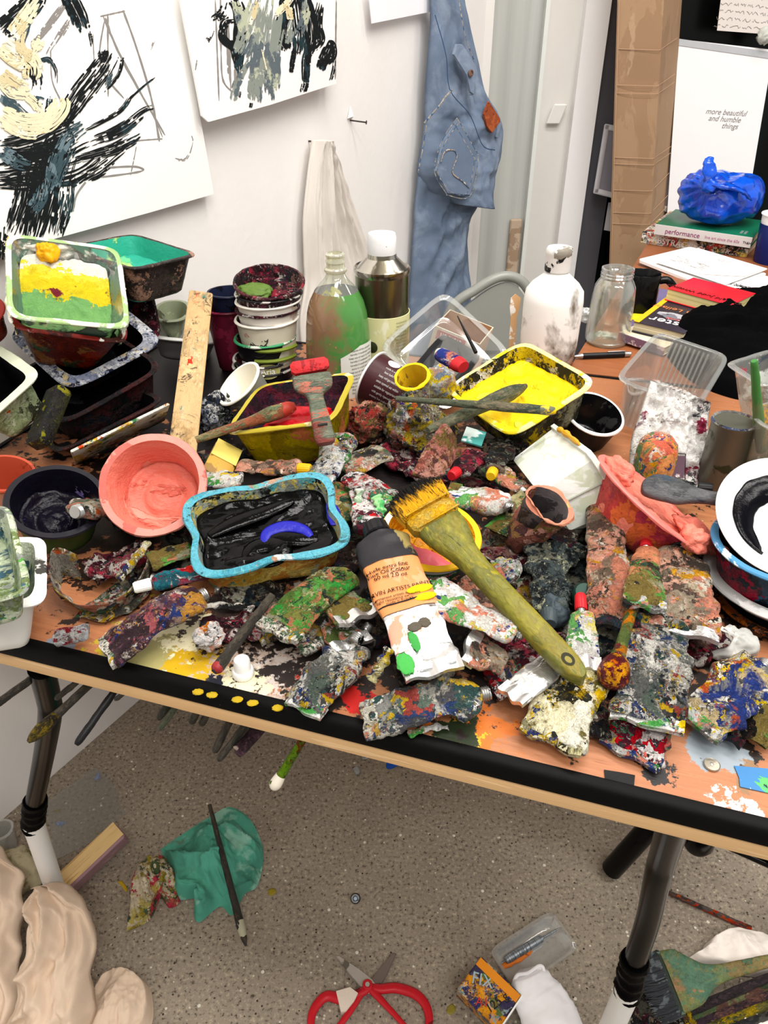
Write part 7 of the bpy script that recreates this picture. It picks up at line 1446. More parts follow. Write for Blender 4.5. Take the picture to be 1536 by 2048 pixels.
V, F = lathe([(.001, .002), (.006, .002), (.006, 0)], 20); build('label_mark', [yr(Vector((x * 1.5, y + .021, z)), .056, A0_) for x, y, z in V], F, M('pink_red_mark', '#c8344a', .5), parent=t_)
text('lettering', 'thick & creamy thick & creamy', .0075, M('silver_print', '#b8bccc', .5), t_, wrap=lambda v: yr(Vector((v.x, v.y, .0004)), .106, A0_))
# papers
def sheetq(name, lab, pxs, hh, th, mat, cat='paper', round_=0.0, size=None):
    m, w, d = flatq(pxs, hh, size); V, F = box(w, d, th, min(th * .3, .0006), at_=(0, 0, -th / 2))
    if round_:
        o_ = roundrect(-w / 2, -d / 2, w / 2, d / 2, round_); V, F = ringmesh([[(a, b, -th) for a, b in o_], [(a, b, 0) for a, b in o_]])
    t_ = thing(name, lab, cat, m); build('sheet', V, F, mat, parent=t_, smooth=False); return t_, w, d
pw = M('bright_paper', '#f4f2f0', .6, var=.01, bst=.1)
t_, w, d = sheetq('paper_sheet', 'white sheet with a black scribbled mark lying lowest among the desk papers', [(1400, 575), (1445, 600), (1570, 562), (1500, 540)], .003, .0008, pw)
r_ = random.Random(8); o = build('scribble', *pipe([(w * .12 + .03 * math.sin(i * .5) + i * .0008, -d * .05 + .008 * math.sin(i * 1.7) + r_.uniform(-.004, .004), .0004) for i in range(46)], .0009, 5, .4), INK, parent=t_)
t_, w, d = sheetq('card_folder', 'white rounded card folder under the open envelope on the desk', [(1274, 514), (1430, 590), (1530, 545), (1386, 488)], .010, .006, pw, 'folder', .012)
t_, w, d = sheetq('envelope', 'white open envelope with shadowed flap, topmost of the desk papers', [(1318, 518), (1448, 580), (1536, 534), (1392, 490)], .0165, .003, pw, 'envelope')
V = [(w * .10, -d * .5, .001), (w * .5, -d * .06, .001), (w * .5, d * .36, .001), (w * .30, d * .06, .020), (w * .16, -d * .22, .018)]
build('flap', V, [(0, 1, 4), (1, 2, 3), (1, 3, 4)], M('envelope_flap_paper', '#ecdccf', .7), parent=t_, smooth=False)  # the flap's brownish shadow is put into its paper colour
for x in (-.02, .10): build('ring_mark', *pipe([(w * x + .008 * math.cos(a), d * .28 + .006 * math.sin(a), .0004) for a in [i * .5 for i in range(13)]], .0004, 5), pencil, parent=t_)
build('pencil_sketch', *pipe([(w * -.18 + .05 * math.sin(i * .37) * (1 + i % 3) * .4, -d * .18 + .02 * math.cos(i * .9), .0004) for i in range(60)], .0003, 4, .5), pencil, parent=t_)
# books at the front of the desk
mag = M('purple_magazine_cover', '#6a5f86', .4, var=.1, blobs=[('#8a80a0', 9, .3), ('#4a4468', 12, .2)])
t_, w, d = sheetq('magazine', 'purple magazine with a yellow blot lying under the mug', [(1246, 660), (1300, 676), (1352, 588), (1292, 566)], .006, .004, mag, 'magazine')
o = build('yellow_blot', *ball(1, 2), M('yellow_print', '#d8cc20', .5), parent=t_); o.location = (-w * .12, -d * .18, .0002); o.scale = (.022, .028, .0005); crumple(o, .3, 3, 4)
t_, w, d = book('worn paperback with purple spine and cream pages poking out beneath the black cloth', [(1248, 664), (1322, 700), (1430, 650), (1330, 612)], .022, .015, M('cream_paper_cover', '#ddd4b8', .6), pg, spine=M('purple_pattern_spine', '#7a5f74', .5, blobs=[('#d8c8c8', 40, .2)]), size=(.11, .17))
t_, w, d = book('novel with dark geometric cover and yellow spine lying under the red book', [(1278, 640), (1360, 672), (1440, 612), (1334, 582)], .042, .019, M('dark_purple_cover', '#2c2630', .4, var=.06, bst=.1), pg, size=(.13, .19))
build('yellow_border', *box(.010, d, .0008, at_=(-w / 2 + .005, 0, .0003)), M('yellow_cover_edge', '#e0b020', .5), parent=t_, smooth=False)
V = [(-w * .3, -d * .09, .0006), (-w * .05, -d * .04, .0006), (w * .5, -d * .06, .0006), (w * .5, -d * .22, .0006), (-w * .0, -d * .24, .0006), (-w * .3, -d * .16, .0006)]
build('cover_picture', V, [tuple(range(6))], M('grey_facets', '#70707a', .4, blobs=[('#a8a8b0', 14, .35), ('#3a3a44', 18, .25)], soft=.004), parent=t_, smooth=False)
text('lettering', 'Raven Leilani', .021, M('orange_print', '#c0784a', .5), t_, Matrix.Translation((w * .10, d * .06, .0008)) @ Matrix.Rotation(math.pi, 4, 'Z'), shear=.1)
text('lettering', 'Luster', .034, WINK, t_, Matrix.Translation((w * .16, -d * .32, .0006)) @ Matrix.Rotation(math.pi, 4, 'Z')); text('lettering', 'a novel', .016, M('red_print_small', '#c0403a', .5), t_, Matrix.Translation((w * .2, -d * .22, .0007)) @ Matrix.Rotation(math.pi, 4, 'Z'))
t_, w, d = book('thick red book on top of the dark novel with yellow spine', [(1339, 575), (1462, 614), (1508, 590), (1387, 549)], .066, .023, M('bright_red_cover', '#d2202c', .4, var=.03, bst=.1), M('yellowish_pages', '#e8dcA0'.lower(), .8, stretch=(.05, .05, 30), blobs=[('#d0c080', 30, .4)]), size=(.175, .115))
text('lettering', 'Donald Judd Writings', .0165, M('dark_red_print', '#3a0c10', .6), t_, Matrix.Translation((0, -d * .33, .0005)) @ Matrix.Rotation(math.pi, 4, 'Z'))
# black cloth
clothb = M('black_cotton', '#030304', .95, Specular_IOR_Level=.04, bs=300, bd=.0006, var=.25)
out = [(1322, 690), (1345, 655), (1386, 628), (1430, 612), (1500, 606), (1600, 600), (1680, 690), (1600, 790), (1500, 800), (1400, 770), (1350, 730)]
c = tab(1490, 690, 0); m = Matrix.Translation(c); iv = m.inverted(); B = [iv @ tab(a, b, 0.003) for a, b in out]; B = smoothline(B + [B[0]], 90)[:-1]; V, F = [], []; NR = 26
for i in range(NR + 1):
    q = i / NR
    for p in B:
        x = p * q; hgt = .058 * (1 - q ** 4) ** .6 * (1 if x.y > -.03 else .75); f = .014 * (noise.ridged_multi_fractal(Vector((x.x * 9 + x.y * 4, x.y * 16, 4)), .9, 2, 4, 1, 2) - 1.1) * (1 - q ** 6)
        V.append((x.x, x.y, max(.001, hgt + f)))
n = len(B)
for i in range(NR):
    for j in range(n): F.append((i * n + j, (i + 1) * n + j, (i + 1) * n + (j + 1) % n, i * n + (j + 1) % n))
o = build('black_cloth', V, F, clothb, frame=m, sharp=None); tag(o, 'crumpled black garment flung over the books on the desk', 'garment')
# pen
A, B = tab(1146, 713, .0055), tab(1262, 708, .0055); m = basis(A, B - A, UP); k = mpp(A); L = (B - A).length
t_ = thing('pen', 'black and silver push-button pen lying between the white bottle and the clear ribbed tray', 'pen', m); sv = M('satin_silver', '#b8b8b8', .3, .9)
build('tip', *pipe([(0, 0, 0), (L * .02, 0, 0), (L * .16, 0, 0)], [.0008, .0016, .0046], 16), sv, parent=t_); build('barrel', *pipe([(L * .16, 0, 0), (L * .18, 0, 0), (L * .88, 0, 0)], [.0046, .005, .005], 16), M('pen_black', '#121214', .3), parent=t_)
build('clicker', *pipe([(L * .88, 0, 0), (L * .9, 0, 0), (L * .99, 0, 0), (L, 0, 0)], [.005, .0046, .0042, .003], 16), sv, parent=t_); build('clip', *box(L * .3, .0026, .0012, .0004, at_=(L * .74, 0, .0062)), sv, parent=t_)
crumpled('plastic_scrap', 'crumpled clear film scrap beside the glass jar', 'scrap', 1172, 630, .015, 16, 12, 14, clear('film_scrap', (.85, .86, .85), gloss=.2, haze=.3), amp=.006, seed=31)

# ---------------------------------------------------------------- the floor under the table
def fl(px, py, z=0.0): return at(px, py, z)
def heap(name, label, cat, outl, peaks, mat, amp=.02, freq=7, seed=1, nr=46, nb=140, parent=None, frame=None, edge=.004, fold_dir=0.0, over=.0, tagit=True, fine=.003):
    """cloth dropped in a heap: outline pixels on the floor, peaks = [(px, py, height m, radius m)]"""
    P = [fl(a, b) for a, b in outl]; c = sum(P, Vector()) / len(P); m = frame or Matrix.Translation(Vector((c.x, c.y, 0))); iv = m.inverted()
    B = [iv @ p for p in P]; B = smoothline(B + [B[0]], nb + 1)[:-1]; c0 = iv @ c; V, F = [], []; pk = [(iv @ fl(a, b), h, r_) for a, b, h, r_ in peaks]; cs, sn = math.cos(fold_dir), math.sin(fold_dir)
    for i in range(nr + 1):
        q = i / nr
        for p in B:
            x = c0.lerp(p, q); h = 0
            for (o_, hh, r_) in pk: h += hh * math.exp(-((x - o_).length / r_) ** 2)
            u_, v_ = x.x * cs + x.y * sn, -x.x * sn + x.y * cs
            f = amp * (noise.ridged_multi_fractal(Vector((u_ * freq, v_ * freq * .45, seed)), .9, 2.1, 4, 1, 2) - 1.05) + fine * noise.fractal(Vector((u_ * 40, v_ * 40, seed)), .8, 2, 3)
            V.append((x.x, x.y, max(.0015 + .001 * q, (h + f) * min(1, (1 - q) * 7) + edge * min(1, (1 - q) * 20))))
    for i in range(nr):
        for j in range(nb): F.append((i * nb + j, (i + 1) * nb + j, (i + 1) * nb + (j + 1) % nb, i * nb + (j + 1) % nb))
    o = build(name, V, F, mat, frame=m, parent=parent, sharp=None)
    return tag(o, label, cat) if tagit else o
canvas = M('raw_beige_canvas', '#d6bfa8', .85, bs=240, bd=.0006, var=.05, blobs=[('#4a4058', 5, .05), ('#cbb096', 6, .25), ('#c84a4a', 26, .006)], soft=.03)
canvas2 = M('stained_beige_canvas', '#d6c0aa', .85, bs=240, bd=.0006, var=.05, blobs=[('#4c4256', 5, .22), ('#c05a5a', 20, .02), ('#6a6a40', 12, .05)], soft=.03)
# main drape: a sleeve-like bulge of canvas rising by the table leg
def drape(name, label, cat, L, R, mat, seed, th, tagit=True, nr=70, nc=60, amp=.014, fs=3.2, ft=1.6, sh=.3):
    """cloth hanging in a tall bulge: outline pixels with heights (px, py, z)"""
    Lp = smoothline([at(*q) for q in L], nr); Rp = smoothline([at(*q) for q in R], nr); o0 = Vector((Lp[-1].x, Lp[-1].y, 0)); V, F, rings = [], [], []
    for i in range(nr):
        t = i / (nr - 1); jl, jr = (Vector((.012 * noise.noise(Vector((t * 7, seed, q_))), .01 * noise.noise(Vector((t * 6, seed, q_ + 4))), 0)) for q_ in (1, 2)); a, b = Lp[i] - o0 + jl, Rp[i] - o0 + jr; ring = []; nv = Vector((0, -CP * .7, .72)).normalized(); bl = th * min(1, .35 + 2.2 * t) 
        for j in range(nc):
            q = j / (nc - 1); wq = .35 * noise.noise(Vector((q * 2.2, t * 2.2, seed + 9))); f = bl * min(1, 4.5 * min(q, 1 - q)) ** .6 + amp * (1.0 - 3.4 * abs(noise.noise(Vector((q * fs + sh * t + wq, t * ft + wq, seed)))) - .9 * abs(noise.noise(Vector((q * fs * 2.1 - t, t * ft * 2.3 + wq, seed + 3))))) * min(1, 7 * min(q, 1 - q)) * min(1, t * 4 + .2) + .004 * noise.fractal(Vector((q * 9 + t * 5, t * 12, seed)), .7, 2, 4) + .010 * max(0, .25 - abs(noise.noise(Vector((q * 3 - t * 2.5, t * 3 + q, seed + 20))))) * 4
            ring.append(a.lerp(b, q) + nv * f)
        for j in range(1, 9):
            q = 1 - j / 9; ring.append(a.lerp(b, q) - Vector((0, -.3, .5)) * .02 * math.sin(math.pi * q))
        for v in ring: v.z = max(v.z, .002)
        rings.append(ring)
    o = build(name, *ringmesh(rings), mat, frame=Matrix.Translation(o0), sharp=None)
    return tag(o, label, cat) if tagit else o
drape('canvas_cloth', 'big folded beige canvas cloth slumped against the foot of the table leg', 'cloth', [(72, 1775, .10), (60, 1800, .12), (58, 1850, .11), (50, 1930, .09), (30, 2010, .06), (20, 2080, .03)], [(100, 1766, .11), (150, 1770, .11), (185, 1830, .09), (192, 1930, .07), (190, 2010, .05), (185, 2090, .02)], canvas, 3, .035, amp=.024, fs=1.9, ft=1.3, sh=1.5)
drape('canvas_cloth', 'purple-stained beige canvas piece bunched at the far side of the table leg', 'cloth', [(-60, 1690, .08), (-90, 1760, .08), (-110, 1860, .06), (-120, 1960, .04), (-120, 2090, .02)], [(5, 1690, .09), (45, 1760, .08), (52, 1860, .06), (46, 1960, .04), (40, 2090, .02)], canvas2, 8, .03, amp=.022, fs=2.0, ft=1.5, sh=-1.2)
heap('canvas_cloth', 'rounded end of beige canvas lying flat on the concrete beside the big canvas cloth', 'cloth', [(180, 2010), (205, 1955), (250, 1945), (290, 1965), (306, 2000), (300, 2060), (240, 2120), (180, 2100)], [(240, 2030, .03, .08)], canvas, .016, 12, 5)
def crumple_at(name, label, cat, p, rx, ry, rz, mat, amp, freq, seed, sub=4):
    m = Matrix.Translation(p); V, F = ball(1, sub); o = build(name, [(x * rx, y * ry, z * rz) for x, y, z in V], F, mat, frame=m, sharp=None); crumple(o, amp, freq, seed, True); rest(o, .001); return tag(o, label, cat)
crumple_at('scrim_scrap', 'crumpled scrap of thin yellowish scrim between the table leg and the wall', 'cloth', fl(40, 1740, .03), .055, .035, .03, M('yellowish_scrim', '#b8ae90', .9, blobs=[('#8a8458', 10, .3)]), .016, 26, 4)
p = fl(20, 1700, .0); k = mpp(p); m = Matrix.Translation(p) @ Matrix.Rotation(.5, 4, 'Y')
pc = clear('frosted_cup_plastic', (.82, .82, .80), gloss=.15, haze=.2)
tub('plastic_cup', 'translucent plastic cup on the floor against the white wall', 'cup', Matrix.Translation(p + Vector((0, 0, .06))), 24 * k, .058, (pc, pc, pc), taper=.004)
# clear plastic sheet on the floor
V = [fl(*q, .0015) for q in ((92, 1605), (190, 1535), (222, 1560), (250, 1628), (175, 1690), (110, 1720))]; c = sum(V, Vector()) / 6; n = 6
tag(build('plastic_sheet', [v - c for v in V] + [v - c + Vector((0, 0, .0008)) for v in V], [tuple(range(n - 1, -1, -1)), tuple(range(n, 2 * n))] + [(i, (i + 1) % n, (i + 1) % n + n, i + n) for i in range(n)], clear('floor_film', (.9, .9, .88), gloss=.05, haze=.03, rough=.2, blobs=[('#7a8ab0', 22, .06), ('#d8d8d4', 22, .06), ('#8a7a30', 24, .04)]), frame=Matrix.Translation(c), smooth=False), 'clear plastic sheet with dried paint blots flat on the concrete by the leg', 'sheet')
# wooden block
A, B = fl(128, 1762, .031), fl(246, 1668, .031); m = basis((A + B) / 2, B - A, Vector((0, -.35, 1))); L = (B - A).length
t_ = thing('wooden_block', 'offcut of square timber with a pinkish side and blue marks on the floor', 'timber', m)
build('timber', *box(L, .036, .034, .004), M('pinkish_painted_side', '#96757a', .55, blobs=[('#a88a8c', 12, .3)]), parent=t_); build('bare_face', *box(L * .99, .030, .0008, at_=(0, .001, .0172)), M('bare_pine', '#d0b078', .55, stretch=(.3, 6, 6), blobs=[('#1c2c58', 9, .08), ('#b8945c', 20, .3)]), parent=t_)
# green rag
grn = M('sea_green_cotton', '#4f9c86', .9, bs=200, bd=.0006, var=.14, blobs=[('#43826f', 9, .3), ('#86b8a4', 14, .25), ('#5c6a58', 16, .08), ('#8a8a4a', 18, .03)], soft=.04)
mm = Matrix.Translation(Vector((fl(410, 1740).x, fl(410, 1740).y, 0)))
t_ = thing('rag', 'crumpled sea-green rag with a floral stained tail on the concrete floor', 'rag', mm)
heap('rag_body', '', '', [(322, 1700), (365, 1670), (420, 1635), (460, 1616), (500, 1640), (524, 1690), (526, 1730), (514, 1775), (490, 1790), (465, 1832), (440, 1815), (400, 1846), (388, 1830), (392, 1800), (352, 1800), (345, 1760)], [(440, 1720, .03, .09), (420, 1770, .02, .06)], grn, .034, 15, 6, parent=t_, frame=mm, fold_dir=.9, tagit=False).matrix_world = mm
flor = mess('floral_stained_cloth', ['#c8bca4', '#d0c4ac', '#8a7a30', '#b8ac90', '#b04050', '#4a5a3a', '#3a4a3a', '#c0b49c', '#a89a58'], 16, .85, bd=.0008)
heap('rag_tail', '', '', [(252, 1866), (262, 1800), (280, 1740), (322, 1712), (350, 1740), (362, 1800), (340, 1818), (322, 1800), (300, 1842)], [(300, 1780, .03, .05)], flor, .022, 20, 2, parent=t_, frame=mm, nr=30, nb=90, fold_dir=.5, tagit=False).matrix_world = mm
def frod(name, label, a, b, prof, mat, group=None, parts=(), flatten=1.0):
    hs = (a[2] - T, b[2] - T); return rod(name, label, 'brush', (a[0], a[1], hs[0]), (b[0], b[1], hs[1]), prof, mat, group, parts=parts, flatten=flatten)
frod('brush', 'long thin dark brush lying across the sea-green rag', (419, 1610, .08), (492, 1892, .02), [(0, 4), (.4, 6), (.7, 7), (.85, 8), (.94, 6), (1, 2)], stickd, parts=[('bristle_tip', [(.84, 8.5), (.9, 8), (.96, 5), (1, 2)], M('cream_dried_tip', '#a8a48c', .6, blobs=[('#2a2a2a', 40, .3)]), 1)])
frod('brush', 'thin reddish-marked brush lying on the floor behind the table leg at the tripod', (1308, 1772, .006), (1502, 1858, .006), [(0, 2), (.2, 4.5), (.6, 5.5), (1, 6)], mess('red_grey_stick', ['#4a4440', '#5a5450', '#6a4a40', '#b0402c', '#4c4844', '#3a3634', '#c8582c'], 16, .55, stretch=(.6, 1, 1)))
# brushes gripped under the table top
G_UB = 'brushes sticking out from under the table top'
under_b = [((95, 1335), (-12, 1412), 8, stickd, 'rust-brown stick poking out furthest toward the wall under the table'), ((205, 1345), (56, 1484), 9, stickd, 'thick brush with crusted mustard bristles under the table by the black leg'), ((165, 1355), (112, 1398), 6, stickd, 'short dark stick end beside the black table leg'), ((238, 1370), (152, 1490), 8, BLACKP, 'straight black brush handle hanging out under the table'), ((256, 1378), (230, 1400), 5, BLACKP, 'stub of a black stick just showing under the wood lipping'),
 ((352, 1392), (318, 1434), 15, mess('dark_green_paddle', ['#2a3024', '#34382c', '#20261e', '#4a4c38'], 20, .5), 'wide dark green paddle end under the table'), ((362, 1400), (318, 1460), 6, stick, 'thin grey-green handle beside the dark green paddle'), ((402, 1408), (383, 1446), 7, stickd, 'short black brush end under the yellow-dabbed edging'), ((424, 1412), (402, 1450), 7, stickd, 'short blue-flecked brush end next under the edging'),
 ((470, 1420), (428, 1506), 8, stickd, 'dark brush with pinkish end, first of the bundle under the middle'), ((505, 1428), (436, 1522), 7, stickd, 'long slim dark brush with pale end in the bundle under the middle'), ((540, 1435), (472, 1506), 17, mess('maroon_handle', ['#3a2630', '#44303a', '#32222a', '#5a4048'], 16, .4), 'broad maroon brush handle with a hanging hole in the bundle under the middle'), ((518, 1430), (452, 1500), 7, stickd, 'black round brush squeezed beside the broad maroon handle')]
for i, (a, b, r_, mt, lb) in enumerate(under_b):
    parts = ()
    if i == 1: parts = [('bristle_tip', [(.62, 10), (.8, 14), (.92, 11), (1, 4)], mess('mustard_crust', ['#6a5a20', '#3a3420', '#8a7428', '#2a2620', '#4a4020'], 34, .5), 1)]
    if i == 11: parts = [('hang_hole', [(.86, 4), (.9, 5), (.93, 4)], M('pale_hole', '#8a7a70', .6), 3.6)]
    frod('brush', lb, (a[0], a[1], .693), (b[0], b[1], .665), [(0, r_ * .9), (.5, r_), (.9, r_), (1, r_ * .5)], mt, G_UB, parts, .45 if r_ > 12 else 1.0)
frod('brush', 'lime green crusted brush with white tip hanging below the table edge', (622, 1452, .693), (545, 1578, .64), [(0, 8), (.5, 9), (.8, 10), (.92, 12), (1, 5)], mess('lime_red_crust', ['#6a9a20', '#7aa828', '#5a7a1c', '#8a3a20', '#7aa030', '#3a4a1c'], 40, .45), G_UB, [('tip', [(.78, 10.5), (.9, 13), (.97, 10), (1, 5)], M('white_red_tip', '#dcd4c4', .45, blobs=[('#a84a3a', 40, .2), ('#8a9a40', 30, .25)]), 1)])
# scraps on the concrete
def scrap(name, label, cat, pts, th, mat, seed):
    P = smoothline([fl(a, b) for a, b in pts] + [fl(*pts[0])], 50)[:-1]; c = sum(P, Vector()) / len(P); V = []
    for q in (1.0, .97, .5): V += [c.lerp(p, q) - c + Vector((0, 0, (.0005 if q == 1 else th + .003 * noise.noise(p * 40 + Vector((seed, 0, 0)))))) for p in P]
    n = len(P); F = [(i * n + j, i * n + (j + 1) % n, (i + 1) * n + (j + 1) % n, (i + 1) * n + j) for i in range(2) for j in range(n)] + [tuple(range(2 * n, 3 * n))]
    return tag(build(name, V, F, mat, frame=Matrix.Translation(c), sharp=None), label, cat)
scrap('plastic_scrap', 'torn scrap of blue plastic on the floor below the middle of the table', 'scrap', [(777, 1512), (780, 1500), (800, 1498), (826, 1510), (822, 1525), (800, 1530), (782, 1538), (772, 1534)], .004, M('blue_plastic', '#0f4cae', .35), 2)
scrap('paint_chip', 'streaky white paint chip on the floor beside the blue plastic scrap', 'paint chip', [(726, 1496), (746, 1498), (740, 1514), (725, 1518)], .004, M('white_grey_chip', '#c8c8c8', .5, blobs=[('#8a8a90', 60, .3)]), 3)
scrap('paint_chip', 'tiny grey plastic chip on the concrete below the white paint chip', 'paint chip', [(706, 1538), (714, 1534), (720, 1545), (712, 1549)], .005, M('grey_chip', '#9a9c9e', .4), 4)
scrap('paint_chip', 'mustard fleck of dried paint beside the sea-green rag', 'paint chip', [(536, 1782), (546, 1778), (553, 1784), (544, 1792), (537, 1790)], .003, M('mustard_chip', '#8a7a20', .5), 5)
scrap('paint_chip', 'small yellow dried paint curl near the floral end of the rag', 'paint chip', [(236, 1765), (243, 1763), (255, 1778), (252, 1784), (244, 1774)], .003, M('yellow_chip', '#b89a20', .5), 6)
scrap('paint_chip', 'olive smear of paint on the floor beside the carton', 'paint chip', [(895, 2015), (905, 2008), (912, 2020), (902, 2030), (893, 2024)], .0015, M('olive_chip', '#8a7e30', .5), 7)
p = fl(711, 1801, .0); k = mpp(p); m = basis(p + Vector((0, 0, .006)), Vector((1, 0, 0)), Vector((0, -.6, 1)))
t_ = thing('bead', 'small glossy black round bead with pale centre lying alone on the concrete', 'bead', m); build('ring', *lathe([(3 * k, -.003), (8 * k, -.004), (10 * k, 0), (8 * k, .004), (5 * k, .004), (4 * k, .001)], 28), M('black_gloss', '#0a0c0e', .15), parent=t_); build('centre', *lathe([(4.4 * k, .001), (3.5 * k, .003), (.001, .0035)], 20), M('blue_white_centre', '#9ab0c0', .25), parent=t_)
# scissors
pv = fl(735, 1974, .006); m = Matrix.Translation(pv); iv = m.inverted(); k = mpp(pv)
t_ = thing('scissors', 'open red-handled scissors with tape on one handle lying on the concrete', 'scissors', m)
def fq(px, py, z=.006): return iv @ fl(px, py, z)
steel = M('scissor_steel', '#b4b0a8', .4, .35, blobs=[('#6a665c', 14, .25), ('#d8d4cc', 20, .1)]); steel2 = M('dark_scissor_steel', '#7c706a', .4, .35, blobs=[('#8a4a50', 12, .3), ('#3a3634', 16, .2)])
def blade(nm, pts, z0, mat):
    P = [fq(*q, z0) for q in pts]; n = len(P); c = sum(P, Vector()) / n; V = P + [p + Vector((0, 0, .0022)) + (c - p) * .06 for p in P]
    return build(nm, V, [tuple(range(n))[::-1], tuple(range(n, 2 * n))] + [(i, (i + 1) % n, (i + 1) % n + n, i + n) for i in range(n)], mat, parent=t_, smooth=False)
blade('blade', [(793, 1908), (786, 1905), (768, 1928), (738, 1965), (716, 1990), (735, 1998), (752, 1985), (770, 1958)], .003, steel2)
blade('blade', [(671, 1911), (676, 1911), (720, 1940), (745, 1960), (756, 1975), (737, 1988), (722, 1975), (700, 1950)], .0062, steel)
redh = M('red_scissor_handle', '#b81c26', .35, var=.06, blobs=[('#e0d0cc', 34, .05), ('#7a1018', 16, .1)])
def loop(pts, z0): return build('handle_loop', *pipe([fq(p.x, p.y, z0) for p in smoothline([(a, b, 0) for a, b in pts], 60)], [.0058 + .0018 * math.sin(i * .11) for i in range(60)], 14, .7), redh, parent=t_, sharp=None)
loop([(742, 1972), (722, 1985), (690, 2000), (655, 1992), (632, 2012), (622, 2040), (628, 2075), (650, 2085), (672, 2060), (700, 2022), (722, 1985)], .0075)
loop([(728, 1972), (760, 1978), (792, 1976), (830, 1988), (852, 2012), (858, 2045), (846, 2070), (820, 2062), (790, 2030), (762, 2000), (742, 1978)], .006)
build('pivot', *lathe([(4 * k, .006), (9 * k, .0062), (10 * k, .008), (8 * k, .0095), (5.5 * k, .0092), (5 * k, .008)], 28), redh, parent=t_); build('pivot_screw', *lathe([(5 * k, .007), (4.6 * k, .0088), (.001, .009)], 20), steel, parent=t_)
V = [fq(*q) for q in ((672, 1982, .014), (700, 1974, .014), (716, 1986, .014), (708, 2002, .014), (692, 2022, .013), (682, 2024, .013))]; c = sum(V, Vector()) / 6; n = 6
o = build('tape_wrap', V + [v - Vector((0, 0, .011)) for v in V] , [tuple(range(n)), tuple(range(2 * n - 1, n - 1, -1))] + [(i, i + n, (i + 1) % n + n, (i + 1) % n) for i in range(n)], M('masking_tape_cream', '#d8cabb', .7, bs=60, bd=.002), parent=t_, sharp=20)
# printed carton, clear sleeve with sharpener handle, glove
cart = mess('printed_carton', ['#2a3060', '#3a3450', '#d88a20', '#e0982c', '#2c2a2a', '#8a9aa0', '#46405a', '#5a6a30', '#c8b8a0', '#32284a'], 18, .45, bd=.0006, bst=.25)
m, w, d = quad([(908, 1988), (1000, 2050), (1040, 1998), (968, 1902)], .056, wt=.8)
t_ = thing('carton', 'paint-spattered printed carton marked 125 g lying on the floor beside the white glove', 'carton', m); build('carton_body', *box(w, d, .045, .002, at_=(0, 0, -.0225)), cart, parent=t_, sharp=20)
build('white_edge', *box(.002, d, .044, at_=(w / 2 + .0012, 0, -.0225)), WHITE, parent=t_, smooth=False); build('orange_flap', *box(w * .98, .012, .0012, at_=(0, d / 2 - .008, .0006)), M('orange_flap', '#d88418', .45), parent=t_, smooth=False)
text('lettering', '125 g', .016, INK, t_, Matrix.Translation((w * .22, -d * .05, .0008)) @ Matrix.Rotation(1.3, 4, 'Z')); text('lettering', 'FIX', .022, M('grey_blue_print', '#9ab0b8', .5), t_, Matrix.Translation((-w * .22, d * .08, .0008)) @ Matrix.Rotation(.5, 4, 'Z')); text('lettering', 'A1', .016, M('red_print2', '#b83028', .5), t_, Matrix.Translation((0, -d * .3, .0008)) @ Matrix.Rotation(.6, 4, 'Z'))
trm = clear('clear_blister', (.93, .93, .92), gloss=.16, haze=.2)
m, w, d = quad([(1036, 1996), (1150, 1888), (1112, 1824), (974, 1888)], .027, wt=6, wz=3)
t_ = thing('blister_tray', 'clear plastic blister tray on the concrete holding a steel tool', 'tray', m); vessel(t_, w, d, .024, .004, (trm, rimc, trm), .012, .004)
frod('craft_knife', 'slim ribbed steel tool lying inside the clear blister tray', (1000, 1928, .010), (1112, 1860, .012), [(0, 1.5), (.1, 2), (.14, 8), (.7, 8), (.72, 3), (1, 2)], M('ribbed_steel', '#9aa2a8', .3, .85, stretch=(30, 1, 1), blobs=[('#6a727a', 20, .4)]))
m = Matrix.Translation(fl(1032, 1920, .006)); iv2 = m.inverted(); o = build('paint_strip', *pipe(smoothline([iv2 @ fl(1000, 1934, .005), iv2 @ fl(1032, 1920, .008), iv2 @ fl(1064, 1899, .005)], 20), [.002, .0035, .005, .0055, .005, .0055, .006, .005, .0045, .005, .0055, .006, .0055, .005, .0045, .005, .005, .004, .003, .0015], 10, .5), M('orange_strip', '#c86a1c', .5, blobs=[('#8a3a14', 30, .3)]), frame=m, sharp=None); tag(o, 'orange dried paint strip inside the clear blister tray', 'strip')
glv = M('white_rubber_glove', '#e8e6e8', .55, var=.02, bs=40, bd=.002, bst=.2)
hm_ = Matrix.Translation(Vector((fl(1085, 2010).x, fl(1085, 2010).y, 0))); t_ = thing('glove', 'crumpled white glove lying cuff-up beside the printed carton', 'glove', hm_)
iv2 = hm_.inverted(); P = [iv2 @ at(a, b, z) for a, b, z in ((1056, 1946, .055), (1062, 1966, .045), (1072, 1990, .035), (1088, 2020, .028), (1104, 2060, .022), (1112, 2100, .016))]
P = smoothline(P, 40); rr = [.024 + .020 * math.sin(min(1, i / 30) * 1.5) for i in range(40)]; o = build('glove_body', *pipe(P, rr, 40, .62), glv, parent=t_, sharp=None); crumple(o, .007, 22, 3, True); rest(o, .0012)
cuff = smoothline([iv2 @ at(a, b, z) for a, b, z in ((1028, 1962, .05), (1036, 1950, .056), (1056, 1946, .06), (1078, 1932, .06), (1087, 1938, .058), (1082, 1958, .05), (1060, 1972, .046), (1040, 1976, .045), (1028, 1962, .05))], 50); build('cuff_edge', *pipe(cuff, .0026, 8), glv, parent=t_)
build('cuff', *ringmesh([[p for p in cuff[:-1]], [p.lerp(P[8], .75) for p in cuff[:-1]]], False, False), glv, parent=t_, sharp=None)
